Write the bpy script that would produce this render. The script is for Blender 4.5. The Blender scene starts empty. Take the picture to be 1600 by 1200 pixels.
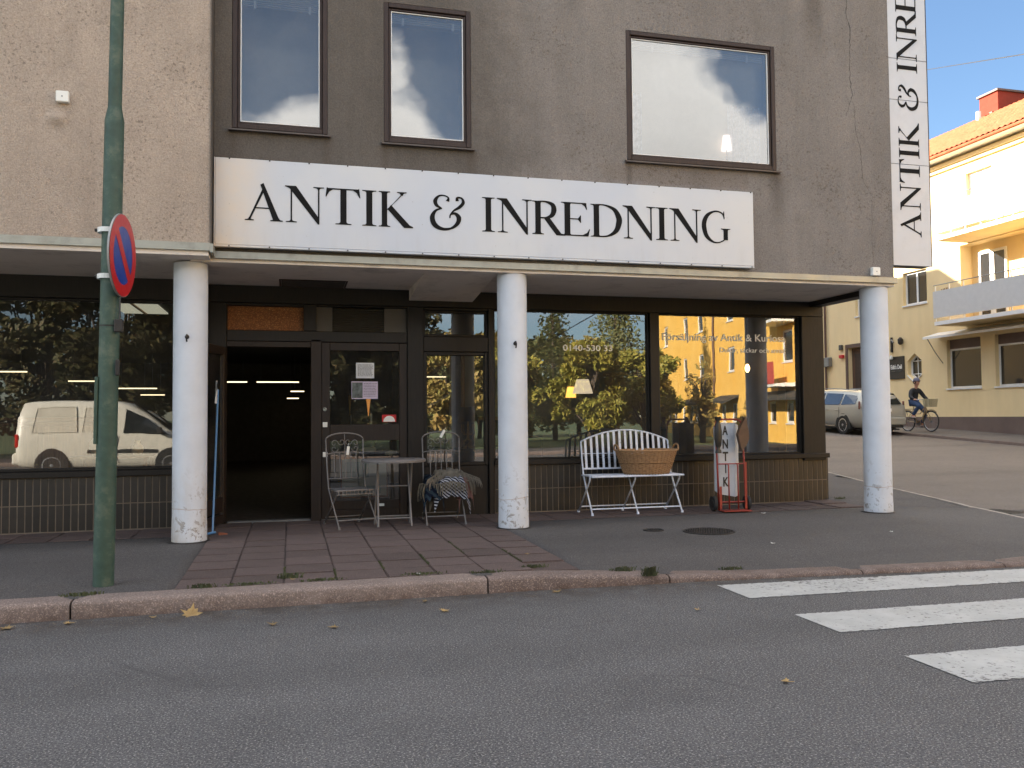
import bpy, bmesh, math, random
from mathutils import Vector, Matrix, Quaternion, noise
from mathutils.geometry import tessellate_polygon
PI = math.pi
rad = math.radians
S = bpy.context.scene
COL = S.collection

# ------------------------------------------------------------------ camera, sky, sun, exposure
cam = bpy.data.objects.new('camera', bpy.data.cameras.new('camera'))
COL.objects.link(cam); S.camera = cam
cam.data.sensor_fit = 'HORIZONTAL'; cam.data.sensor_width = 36.0
cam.data.lens = 36.0 * 1320 / 1600
cam.data.clip_start = 0.05; cam.data.clip_end = 3000
YAW, PITCH, ROLL = 0.25640869, 0.03841431, -0.00838379
_f = Vector((math.sin(YAW)*math.cos(PITCH), math.cos(YAW)*math.cos(PITCH), math.sin(PITCH)))
_r = Vector((math.cos(YAW), -math.sin(YAW), 0)); _u = _r.cross(_f)
_r2 = math.cos(ROLL)*_r + math.sin(ROLL)*_u; _u2 = -math.sin(ROLL)*_r + math.cos(ROLL)*_u
cam.matrix_world = Matrix.Translation((0, 0, 1.35)) @ Matrix((_r2, _u2, -_f)).transposed().to_4x4()

SUN_AZ, SUN_EL = rad(-55), rad(21)          # azimuth clockwise from +Y
SUN_DIR = Vector((math.sin(SUN_AZ)*math.cos(SUN_EL), math.cos(SUN_AZ)*math.cos(SUN_EL), math.sin(SUN_EL)))
W = bpy.data.worlds.new('World'); S.world = W; W.use_nodes = True
wn, wl = W.node_tree.nodes, W.node_tree.links
bg = wn['Background']
sky = wn.new('ShaderNodeTexSky'); sky.sky_type = 'NISHITA'; sky.sun_disc = False
sky.sun_elevation = SUN_EL; sky.sun_rotation = SUN_AZ; sky.altitude = 60; sky.air_density = 1.0; sky.dust_density = 0.4; sky.ozone_density = 3.0
bg.inputs[1].default_value = 0.052
tc = wn.new('ShaderNodeTexCoord'); sep = wn.new('ShaderNodeSeparateXYZ'); wl.new(tc.outputs['Generated'], sep.inputs[0])
def wmath(op, a, b=None, c=None, clamp=False):
    n = wn.new('ShaderNodeMath'); n.operation = op; n.use_clamp = clamp
    for i, v in enumerate((a, b, c)):
        if v is None: continue
        if isinstance(v, (int, float)): n.inputs[i].default_value = v
        else: wl.new(v, n.inputs[i])
    return n.outputs[0]
def wstep(v, a, b):
    n = wn.new('ShaderNodeMapRange'); n.interpolation_type = 'SMOOTHSTEP'
    n.inputs['From Min'].default_value = a; n.inputs['From Max'].default_value = b
    wl.new(v, n.inputs['Value']); return n.outputs[0]
cn = wn.new('ShaderNodeTexNoise'); cn.inputs['Scale'].default_value = 7.0; cn.inputs['Detail'].default_value = 9; cn.inputs['Roughness'].default_value = 0.55
mp = wn.new('ShaderNodeMapping'); mp.inputs['Location'].default_value = (3.7, 1.3, 0.4); mp.inputs['Scale'].default_value = (1, 1, 1.5)
wl.new(tc.outputs['Generated'], mp.inputs[0]); wl.new(mp.outputs[0], cn.inputs['Vector'])
# cumulus bank standing over the far side of the road (behind the camera)
az = wmath('ARCTAN2', sep.outputs[0], wmath('MULTIPLY', sep.outputs[1], -1.0))      # 0 = straight across the road
fc = wn.new('ShaderNodeFloatCurve'); cv = fc.mapping.curves[0]
TOPS = [(-90, .30), (-60, .36), (-40, .30), (-22, .38), (-10, .31), (-3, .325), (1.7, .352), (6.5, .385), (11.2, .315), (16, .34), (22.6, .46), (27, .445), (31.5, .355), (40, .30), (55, .38), (75, .32), (90, .34)]
for i, (a, b) in enumerate(TOPS):
    if i in (0, len(TOPS)-1): cv.points[0 if i == 0 else -1].location = (0 if i == 0 else 1, b)
    else: cv.points.new((a+90)/180, b)
fc.mapping.update()
wl.new(wmath('ADD', wmath('MULTIPLY', az, 1/PI), 0.5), fc.inputs[1])
f_ = wmath('ADD', wmath('MULTIPLY', wmath('SUBTRACT', cn.outputs[0], 0.5), 0.22), wmath('SUBTRACT', fc.outputs[0], sep.outputs[2]))
m_ = wstep(f_, -0.004, 0.045)
m_ = wmath('MULTIPLY', m_, wstep(sep.outputs[2], 0.09, 0.2))
m_ = wmath('MULTIPLY', m_, wstep(wmath('MULTIPLY', sep.outputs[1], -1.0), 0.05, 0.35))
# unseen scattered clouds higher up, added for neutral ambient light
cn2 = wn.new('ShaderNodeTexNoise'); cn2.inputs['Scale'].default_value = 3.4; cn2.inputs['Detail'].default_value = 8; cn2.inputs['Roughness'].default_value = 0.55
wl.new(tc.outputs['Generated'], cn2.inputs['Vector'])
hi = wmath('MULTIPLY', wstep(cn2.outputs[0], 0.46, 0.58), wstep(sep.outputs[2], 0.50, 0.62))
m_ = wmath('MAXIMUM', m_, wmath('MULTIPLY', hi, 0.9))
m_ = wmath('MAXIMUM', m_, wmath('MULTIPLY', wstep(wmath('MULTIPLY', sep.outputs[1], -1.0), 0.0, 0.5), 0.03))       # thin veil on that side
cs = wn.new('ShaderNodeMapRange'); cs.inputs['From Min'].default_value = 0.0; cs.inputs['From Max'].default_value = 0.22
cs.inputs['To Min'].default_value = 15.5; cs.inputs['To Max'].default_value = 10.6; wl.new(f_, cs.inputs['Value'])
cc = wn.new('ShaderNodeCombineColor')
wl.new(cs.outputs[0], cc.inputs[0]); wl.new(wmath('MULTIPLY', cs.outputs[0], 0.985), cc.inputs[1]); wl.new(wmath('MULTIPLY', cs.outputs[0], 0.96), cc.inputs[2])
mx = wn.new('ShaderNodeMix'); mx.data_type = 'RGBA'; wl.new(m_, mx.inputs['Factor']); wl.new(sky.outputs[0], mx.inputs['A']); wl.new(cc.outputs[0], mx.inputs['B'])
wl.new(mx.outputs['Result'], bg.inputs[0])

sun = bpy.data.objects.new('sun', bpy.data.lights.new('sun', 'SUN')); COL.objects.link(sun)
sun.data.energy = 5.0; sun.data.angle = rad(0.53); sun.data.color = (1.0, 0.90, 0.76)
sun.rotation_euler = (-SUN_DIR).to_track_quat('-Z', 'Y').to_euler(); sun.location = (-20, 20, 30)
S.view_settings.view_transform = 'Standard'; S.view_settings.look = 'None'
S.view_settings.gamma = 1; S.view_settings.use_curve_mapping = False; S.view_settings.exposure = 2.40
S.render.engine = 'CYCLES'
S.cycles.use_denoising = True; S.cycles.max_bounces = 8; S.cycles.transparent_max_bounces = 16
S.cycles.sample_clamp_indirect = 6.0; S.cycles.caustics_reflective = False; S.cycles.caustics_refractive = False

# ------------------------------------------------------------------ materials
def lin(r, g, b):
    f = lambda c: (c/255/12.92) if c/255 <= 0.04045 else ((c/255+0.055)/1.055)**2.4
    return (f(r), f(g), f(b))
class NT:
    def __init__(s, name):
        s.m = bpy.data.materials.new(name); s.m.use_nodes = True
        s.t = s.m.node_tree; s.n = s.t.nodes; s.l = s.t.links
        s.bs = s.n['Principled BSDF']; s.out = s.n['Material Output']; s._oc = None
    def put(s, v, sock):
        if isinstance(v, bpy.types.NodeSocket): s.l.new(v, sock)
        elif isinstance(v, (tuple, list)) and len(v) == 3 and len(sock.default_value) == 4: sock.default_value = (*v, 1)
        else: sock.default_value = v
    def oc(s):
        if s._oc is None: s._oc = s.n.new('ShaderNodeTexCoord').outputs['Object']
        return s._oc
    def mapping(s, scale=(1,1,1), loc=(0,0,0)):
        n = s.n.new('ShaderNodeMapping'); s.l.new(s.oc(), n.inputs[0]); n.inputs['Scale'].default_value = scale; n.inputs['Location'].default_value = loc; return n.outputs[0]
    def noise(s, scale, detail=4, rough=0.55, vec=None, dist=0.0):
        n = s.n.new('ShaderNodeTexNoise'); n.inputs['Scale'].default_value = scale; n.inputs['Detail'].default_value = detail
        n.inputs['Roughness'].default_value = rough; n.inputs['Distortion'].default_value = dist
        s.l.new(vec or s.oc(), n.inputs['Vector']); return n.outputs[0]
    def vor(s, scale, vec=None, feat='F1'):
        n = s.n.new('ShaderNodeTexVoronoi'); n.inputs['Scale'].default_value = scale; n.feature = feat
        s.l.new(vec or s.oc(), n.inputs['Vector']); return n.outputs[0]
    def math(s, op, a, b=0.0, clamp=False):
        n = s.n.new('ShaderNodeMath'); n.operation = op; n.use_clamp = clamp; s.put(a, n.inputs[0]); s.put(b, n.inputs[1]); return n.outputs[0]
    def rng(s, v, a, b, c=0.0, d=1.0, smooth=False):
        n = s.n.new('ShaderNodeMapRange'); n.inputs[1].default_value = a; n.inputs[2].default_value = b; n.inputs[3].default_value = c; n.inputs[4].default_value = d
        if smooth: n.interpolation_type = 'SMOOTHSTEP'
        s.put(v, n.inputs[0]); return n.outputs[0]
    def mix(s, f, a, b):
        n = s.n.new('ShaderNodeMix'); n.data_type = 'RGBA'; s.put(f, n.inputs['Factor'])
        A = [i for i in n.inputs if i.name == 'A' and i.type == 'RGBA'][0]; B = [i for i in n.inputs if i.name == 'B' and i.type == 'RGBA'][0]
        s.put(a, A); s.put(b, B); return [o for o in n.outputs if o.type == 'RGBA'][0]
    def scale(s, col, f):
        n = s.n.new('ShaderNodeVectorMath'); n.operation = 'SCALE'; s.put(col if isinstance(col, bpy.types.NodeSocket) else col, n.inputs[0]); s.put(f, n.inputs['Scale']); return n.outputs[0]
    def bump(s, h, strength=0.3, dist=0.01, normal=None):
        n = s.n.new('ShaderNodeBump'); n.inputs['Strength'].default_value = strength; n.inputs['Distance'].default_value = dist; s.put(h, n.inputs['Height'])
        if normal is not None: s.l.new(normal, n.inputs['Normal'])
        return n.outputs[0]
    def xyz(s):
        n = s.n.new('ShaderNodeSeparateXYZ'); s.l.new(s.oc(), n.inputs[0]); return n.outputs
    def rand(s):
        return s.n.new('ShaderNodeObjectInfo').outputs['Random']
    def set(s, col=None, rough=None, metal=None, normal=None, spec=None, coat=None, trans=None, sss=None):
        b = s.bs.inputs
        if col is not None: s.put(col, b['Base Color'])
        if rough is not None: s.put(rough, b['Roughness'])
        if metal is not None: s.put(metal, b['Metallic'])
        if normal is not None: s.l.new(normal, b['Normal'])
        if spec is not None: s.put(spec, b['Specular IOR Level'])
        if coat is not None: s.put(coat, b['Coat Weight'])
        return s.m
MATS = {}
def pm(name, col, rough=0.6, var=0.18, scale=6.0, bump=0.0, bscale=90.0, metal=0.0, spec=0.5, coat=0.0, rnd=0.0, dirt=0.0, dirtcol=(0.05, 0.045, 0.04), dscale=3.0):
    """plain procedural material: base colour with mottling, optional grain, wear and per-object variation"""
    if name in MATS: return MATS[name]
    t = NT(name)
    n = t.noise(scale, 5, 0.6)
    f = t.rng(n, 0.3, 0.7, 1-var, 1+var)
    if rnd: f = t.math('MULTIPLY', f, t.rng(t.rand(), 0, 1, 1-rnd, 1+rnd))
    c = t.scale(col, f)
    if dirt:
        d = t.rng(t.noise(dscale, 7, 0.68), 0.52, 0.72, 0, dirt)
        c = t.mix(d, c, dirtcol)
    nm = t.bump(t.noise(bscale, 3, 0.6), bump, 0.004) if bump else None
    r = t.rng(t.noise(scale*2.3, 3), 0.3, 0.7, max(0.02, rough-0.07), min(1, rough+0.07))
    t.set(c, r, metal, nm, spec, coat)
    MATS[name] = t.m; return t.m
def glass(name, refl=1.9, tint=(0.85, 0.88, 0.86), wav=0.012, haze=0.05):
    """window pane: fresnel mirror over a clear pane, slightly uneven like real float glass"""
    t = NT(name); t.n.remove(t.bs)
    tr = t.n.new('ShaderNodeBsdfTransparent'); tr.inputs[0].default_value = (*tint, 1)
    gl = t.n.new('ShaderNodeBsdfGlossy'); gl.inputs['Roughness'].default_value = 0.0
    fr = t.n.new('ShaderNodeFresnel'); fr.inputs[0].default_value = refl
    ms = t.n.new('ShaderNodeMixShader')
    b = t.bump(t.noise(1.6, 2, 0.5), wav, 0.05); t.l.new(b, gl.inputs['Normal'])
    t.l.new(fr.outputs[0], ms.inputs[0]); t.l.new(tr.outputs[0], ms.inputs[1]); t.l.new(gl.outputs[0], ms.inputs[2])
    # pale diffuse veil painted over the pane as haze, lifting its blacks
    du = t.n.new('ShaderNodeBsdfDiffuse'); du.inputs[0].default_value = (0.62, 0.58, 0.52, 1); m2 = t.n.new('ShaderNodeMixShader')
    t.l.new(t.rng(t.noise(2.2, 6, 0.7), 0.35, 0.7, haze*0.5, haze*1.6), m2.inputs[0]); t.l.new(ms.outputs[0], m2.inputs[1]); t.l.new(du.outputs[0], m2.inputs[2]); t.l.new(m2.outputs[0], t.out.inputs[0])
    return t.m
def emit(name, col, strength):
    t = NT(name); t.set((0.6, 0.6, 0.6)); t.bs.inputs['Emission Color'].default_value = (*col, 1); t.bs.inputs['Emission Strength'].default_value = strength; return t.m

def m_asphalt(name, base, lightc, scale=1.0, patch=0.10, crack=True):
    t = NT(name)
    big = t.noise(0.35, 5, 0.6); mid = t.noise(2.2, 5, 0.65); fine = t.noise(95*scale, 3, 0.7); v = t.vor(95*scale)
    c = t.mix(t.rng(big, 0.35, 0.65), base, [x*(1+patch*2) for x in base])
    c = t.scale(c, t.rng(mid, 0.25, 0.75, 1-patch*1.6, 1+patch*1.6))
    c = t.mix(t.rng(fine, 0.53, 0.64, 0, 0.95), c, [x*1.35 for x in lightc])
    c = t.mix(t.rng(t.noise(100*scale, 2, 0.6, vec=t.mapping((1,1,1), (3,7,0))), 0.56, 0.64, 0, 0.9), c, [x*0.25 for x in base])
    lane = t.noise(0.9, 3, 0.5, vec=t.mapping((0.06, 1.0, 1.0)))
    c = t.scale(c, t.rng(lane, 0.35, 0.65, 0.90, 1.10))
    if name == 'road_asphalt':
        yy = t.xyz()[1]
        g = t.math('MULTIPLY', t.rng(yy, 5.75, 6.3, 0, 0.75, True), t.rng(t.noise(5, 5, 0.65), 0.35, 0.6))
        c = t.mix(g, c, lin(58, 50, 44))
        oil = t.rng(t.noise(1.1, 4, 0.6, vec=t.mapping((1, 1, 1), (9, 2, 0))), 0.60, 0.70, 0, 0.16)
        c = t.mix(oil, c, lin(52, 50, 50))
    h = t.math('ADD', t.math('MULTIPLY', v, 0.7), t.math('MULTIPLY', fine, 0.6))
    nm = t.bump(h, 0.55, 0.006)
    if crack:
        w = t.rng(t.vor(0.55, vec=t.mapping((1, 1.6, 1)), feat='DISTANCE_TO_EDGE'), 0.0, 0.009, 0.35, 0)
        w = t.math('MULTIPLY', w, t.rng(t.noise(0.8, 3), 0.5, 0.62))
        c = t.mix(w, c, [x*0.35 for x in base])
    return t.set(c, t.rng(fine, 0.3, 0.7, 0.72, 0.95), None, nm, 0.35)

def m_stucco():
    t = NT('roughcast_render'); x, y, z = t.xyz()          # object space origin (0, 9, 0)
    left = lin(174, 159, 145); dark = lin(95, 90, 85); grey = lin(134, 128, 123)
    wob = t.math('MULTIPLY', t.math('SUBTRACT', t.noise(1.1, 5, 0.65), 0.5), 1.6)
    xx = t.math('ADD', x, wob)
    # smooth newer paint between the windows, older rough render to either side
    smooth_zone = t.math('MULTIPLY', t.rng(x, -0.78, -0.76), t.rng(xx, 1.75, 2.9, 1, 0, True))
    c = t.mix(smooth_zone, t.mix(t.rng(x, -0.8, -0.75), left, grey), dark)
    big = t.noise(0.7, 6, 0.62); c = t.scale(c, t.rng(big, 0.3, 0.7, 0.86, 1.12))
    streak = t.noise(1.0, 5, 0.6, vec=t.mapping((5, 5, 0.55)))
    c = t.scale(c, t.rng(streak, 0.3, 0.7, 0.93, 1.07))
    soot = t.rng(t.noise(1.7, 8, 0.72, vec=t.mapping((1, 1, 0.8), (4, 0, 2))), 0.54, 0.74, 0, 0.38)
    c = t.mix(t.math('MULTIPLY', soot, t.rng(xx, 5.6, 6.4, 1, 0.1)), c, lin(96, 88, 80))
    # repainted rectangle under the wide window and pale runs on the left wall
    px = t.math('MULTIPLY', t.math('MULTIPLY', t.rng(xx, 3.2, 3.3), t.rng(x, 5.25, 5.29, 1, 0)), t.math('MULTIPLY', t.rng(z, 4.02, 4.05), t.rng(z, 4.2, 4.24, 1, 0)))
    c = t.mix(t.math('MULTIPLY', px, 0.35), c, lin(120, 108, 98))
    pale = t.math('MULTIPLY', t.rng(t.noise(1.3, 6, 0.6, vec=t.mapping((1.3, 1, 0.5), (1, 0, 5))), 0.5, 0.66, 0, 0.55), t.rng(x, -0.8, -0.76, 1, 0.1))
    c = t.mix(t.math('MULTIPLY', pale, t.rng(z, 3.6, 4.8)), c, lin(176, 160, 145))
    for cx, zt, wd in ((-0.57, 4.27, .05), (0.36, 4.27, .07), (0.97, 4.25, .05), (1.90, 4.25, .09), (3.74, 4.24, .06), (5.66, 4.24, .16), (3.1, 6.5, .12), (6.2, 6.5, .2)):
        run = t.math('MULTIPLY', t.rng(t.math('ABSOLUTE', t.math('SUBTRACT', t.math('ADD', x, t.math('MULTIPLY', t.math('SUBTRACT', streak, 0.5), 0.12)), cx)), 0.0, wd, 0.5, 0, True), t.math('MULTIPLY', t.rng(z, zt-0.9, zt, 0, 1, True), t.rng(z, zt, zt+0.02, 1, 0)))
        c = t.mix(run, c, lin(84, 76, 69))
    grit = t.noise(60, 4, 0.75); pits = t.rng(t.vor(34), 0.05, 0.22, 0, 1)
    c = t.scale(c, t.rng(grit, 0.3, 0.7, 0.74, 1.2))
    speck = t.rng(t.math('ADD', t.noise(34, 3, 0.6), t.math('MULTIPLY', t.math('SUBTRACT', t.noise(1.3, 3), 0.5), 0.35)), 0.60, 0.70, 0, 0.5)
    c = t.mix(t.math('MULTIPLY', speck, t.rng(smooth_zone, 0, 1, 1, 0.1)), c, lin(84, 74, 66))
    comb = t.n.new('ShaderNodeTexWave'); comb.inputs['Scale'].default_value = 14; comb.inputs['Distortion'].default_value = 18; comb.inputs['Detail'].default_value = 3; comb.inputs['Detail Scale'].default_value = 1.6
    t.l.new(t.oc(), comb.inputs['Vector'])
    h = t.math('ADD', t.math('ADD', grit, t.math('MULTIPLY', pits, 0.5)), t.math('MULTIPLY', comb.outputs['Fac'], 0.35))
    h = t.math('MULTIPLY', h, t.rng(smooth_zone, 0, 1, 1, 0.25))
    nm = t.bump(h, 0.75, 0.012); nm = t.bump(t.noise(6, 4), 0.35, 0.03, nm)
    return t.set(c, 0.93, None, nm, 0.2)

def m_slab():
    t = NT('red_concrete_slab'); r = t.rand()
    c = t.mix(t.rng(r, 0, 1), lin(78, 67, 64), lin(93, 80, 77))
    c = t.scale(c, t.rng(t.noise(5, 6, 0.65), 0.3, 0.7, 0.82, 1.15))
    c = t.mix(t.rng(t.noise(90, 3, 0.6), 0.55, 0.7, 0, 0.5), c, lin(160, 140, 130))
    c = t.mix(t.rng(t.noise(110, 2, 0.6), 0.62, 0.72, 0, 0.6), c, lin(60, 48, 45))
    c = t.mix(t.rng(t.noise(2.2, 6, 0.7), 0.56, 0.7, 0, 0.5), c, lin(74, 66, 60))
    return t.set(c, 0.9, None, t.bump(t.noise(75, 4, 0.7), 0.4, 0.004), 0.3)
def m_granite():
    t = NT('red_granite'); f = t.noise(110, 3, 0.75); r = t.rand()
    c = t.mix(t.rng(r, 0, 1), lin(102, 89, 84), lin(120, 107, 101))
    c = t.scale(c, t.rng(t.noise(4, 5, 0.65), 0.3, 0.7, 0.8, 1.15))
    c = t.mix(t.rng(f, 0.52, 0.68, 0, 0.7), c, lin(196, 174, 160))
    c = t.mix(t.rng(t.noise(85, 3, 0.7), 0.58, 0.7, 0, 0.75), c, lin(70, 54, 48))
    z = t.xyz()[2]
    c = t.mix(t.math('MULTIPLY', t.rng(z, 0.0, 0.09, 0.6, 0), t.rng(t.noise(9, 5), 0.35, 0.6)), c, lin(70, 52, 40))
    return t.set(c, 0.85, None, t.bump(t.noise(60, 5, 0.75), 0.5, 0.008), 0.4)
def m_zebra():
    t = NT('worn_road_paint')
    wear = t.math('ADD', t.noise(26, 5, 0.75), t.math('MULTIPLY', t.noise(1.6, 4, 0.6), 0.5))
    c = t.scale(lin(176, 176, 173), t.rng(t.noise(3, 6, 0.7), 0.3, 0.7, 0.78, 1.05))
    c = t.mix(t.rng(t.noise(2.3, 6, 0.7), 0.6, 0.72, 0, 0.25), c, lin(150, 135, 110))
    c = t.mix(t.rng(wear, 0.82, 0.92, 0, 0.9), c, lin(84, 82, 80))
    return t.set(c, 0.7, None, t.bump(t.noise(70, 3, 0.7), 0.4, 0.004), 0.4)
def m_column():
    t = NT('flaking_white_column_paint'); x, y, z = t.xyz()
    c = t.scale(lin(205, 210, 218), t.rng(t.noise(3, 5, 0.6), 0.3, 0.7, 0.9, 1.04))
    low = t.rng(z, 0.1, 1.0, 1, 0, True)
    flake = t.math('MULTIPLY', t.rng(t.noise(12, 6, 0.7, dist=0.6), 0.565, 0.60), low)
    c = t.mix(t.math('MULTIPLY', flake, 0.8), c, lin(128, 120, 112))
    stain = t.math('MULTIPLY', t.rng(t.noise(2.2, 6, 0.65, vec=t.mapping((1, 1, 0.4))), 0.48, 0.65, 0, 0.7), t.rng(z, 0.1, 1.2, 1, 0.0, True))
    c = t.mix(stain, c, lin(178, 162, 140))
    ring = t.rng(t.math('ABSOLUTE', t.math('SUBTRACT', z, t.rng(t.noise(2.5, 3), 0, 1, 0.40, 0.50))), 0.0, 0.006, 0.6, 0)
    c = t.mix(ring, c, lin(150, 110, 70))
    dark = t.math('MULTIPLY', t.rng(t.noise(20, 5, 0.7), 0.6, 0.66), t.rng(z, 0.1, 0.45, 1, 0, True))
    c = t.mix(t.math('MULTIPLY', dark, 0.8), c, lin(70, 66, 62))
    return t.set(c, 0.55, None, t.bump(t.math('ADD', t.noise(25, 4), flake), 0.25, 0.004), 0.4)
def m_tile():
    t = NT('brown_glazed_tile'); r = t.rand()
    c = t.mix(t.rng(r, 0, 1), lin(28, 25, 23), lin(42, 37, 33))
    c = t.scale(c, t.rng(t.noise(9, 4), 0.3, 0.7, 0.8, 1.2))
    c = t.mix(t.rng(t.noise(5, 6, 0.7), 0.55, 0.7, 0, 0.3), c, lin(80, 70, 58))
    return t.set(c, t.rng(t.noise(14, 3), 0.3, 0.7, 0.25, 0.5), None, t.bump(t.noise(40, 3), 0.15, 0.003), 0.5)
def m_osb():
    t = NT('chipboard'); v = t.n.new('ShaderNodeTexVoronoi'); v.inputs['Scale'].default_value = 55
    t.l.new(t.mapping((1, 1, 1.6)), v.inputs['Vector'])
    c = t.mix(t.rng(v.outputs[0], 0.1, 0.5), lin(172, 116, 62), lin(112, 68, 34)); s_ = t.rng(t.noise(60, 3, 0.7), 0.62, 0.7, 0, 0.8)
    return t.set(t.mix(s_, c, lin(220, 180, 110)), 0.7, None, t.bump(v.outputs[0], 0.3, 0.003))
def m_yellow(name, a, b):
    t = NT(name); c = t.mix(t.rng(t.noise(0.35, 5, 0.6), 0.35, 0.65), a, b)
    c = t.scale(c, t.rng(t.noise(0.9, 5, 0.6, vec=t.mapping((2, 2, 0.4))), 0.3, 0.7, 0.94, 1.05))
    return t.set(c, 0.9, None, t.bump(t.noise(22, 4, 0.7), 0.3, 0.01), 0.2)
def m_plate():
    t = NT('sign_sheet'); x, y, z = t.xyz()
    c = t.mix(t.rng(t.noise(0.8, 4), 0.35, 0.65), lin(200, 202, 204), lin(188, 194, 204))
    edge = t.math('MULTIPLY', t.rng(x, 0.02, 0.7, 0.8, 0, True), t.rng(t.noise(1.5, 4), 0.3, 0.6))
    c = t.mix(edge, c, lin(224, 202, 172))
    c = t.mix(t.rng(t.noise(30, 4, 0.7), 0.68, 0.74, 0, 0.5), c, lin(120, 110, 100))
    drip = t.math('MULTIPLY', t.rng(t.noise(3.0, 5, 0.6, vec=t.mapping((3, 3, 0.4))), 0.5, 0.7, 0, 0.10), t.rng(z, 0.02, 0.35, 1, 0, True))
    c = t.mix(drip, c, lin(150, 145, 138))
    return t.set(c, 0.35, None, None, 0.5)
def m_rust(name, col, rough=0.5):
    t = NT(name); c = t.scale(col, t.rng(t.noise(8, 4), 0.3, 0.7, 0.85, 1.12))
    c = t.mix(t.rng(t.noise(35, 6, 0.75), 0.58, 0.68, 0, 0.85), c, lin(96, 66, 44))
    return t.set(c, rough, None, t.bump(t.noise(60, 3), 0.2, 0.002), 0.5)
def m_wood(name, a, b, rough=0.55):
    t = NT(name); n = t.noise(6, 6, 0.65, vec=t.mapping((9, 9, 0.8)))
    c = t.mix(t.rng(n, 0.3, 0.7), a, b)
    return t.set(c, rough, None, t.bump(n, 0.2, 0.003), 0.3)
def m_leaf(name, cols, rough=0.6):
    t = NT(name); n = t.noise(0.9, 3, 0.7); f = t.noise(14, 2, 0.6)
    c = t.mix(t.rng(n, 0.35, 0.62), cols[0], cols[1]); c = t.mix(t.rng(f, 0.5, 0.66), c, cols[2])
    return t.set(c, rough, None, None, 0.3)
M = {}
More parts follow.
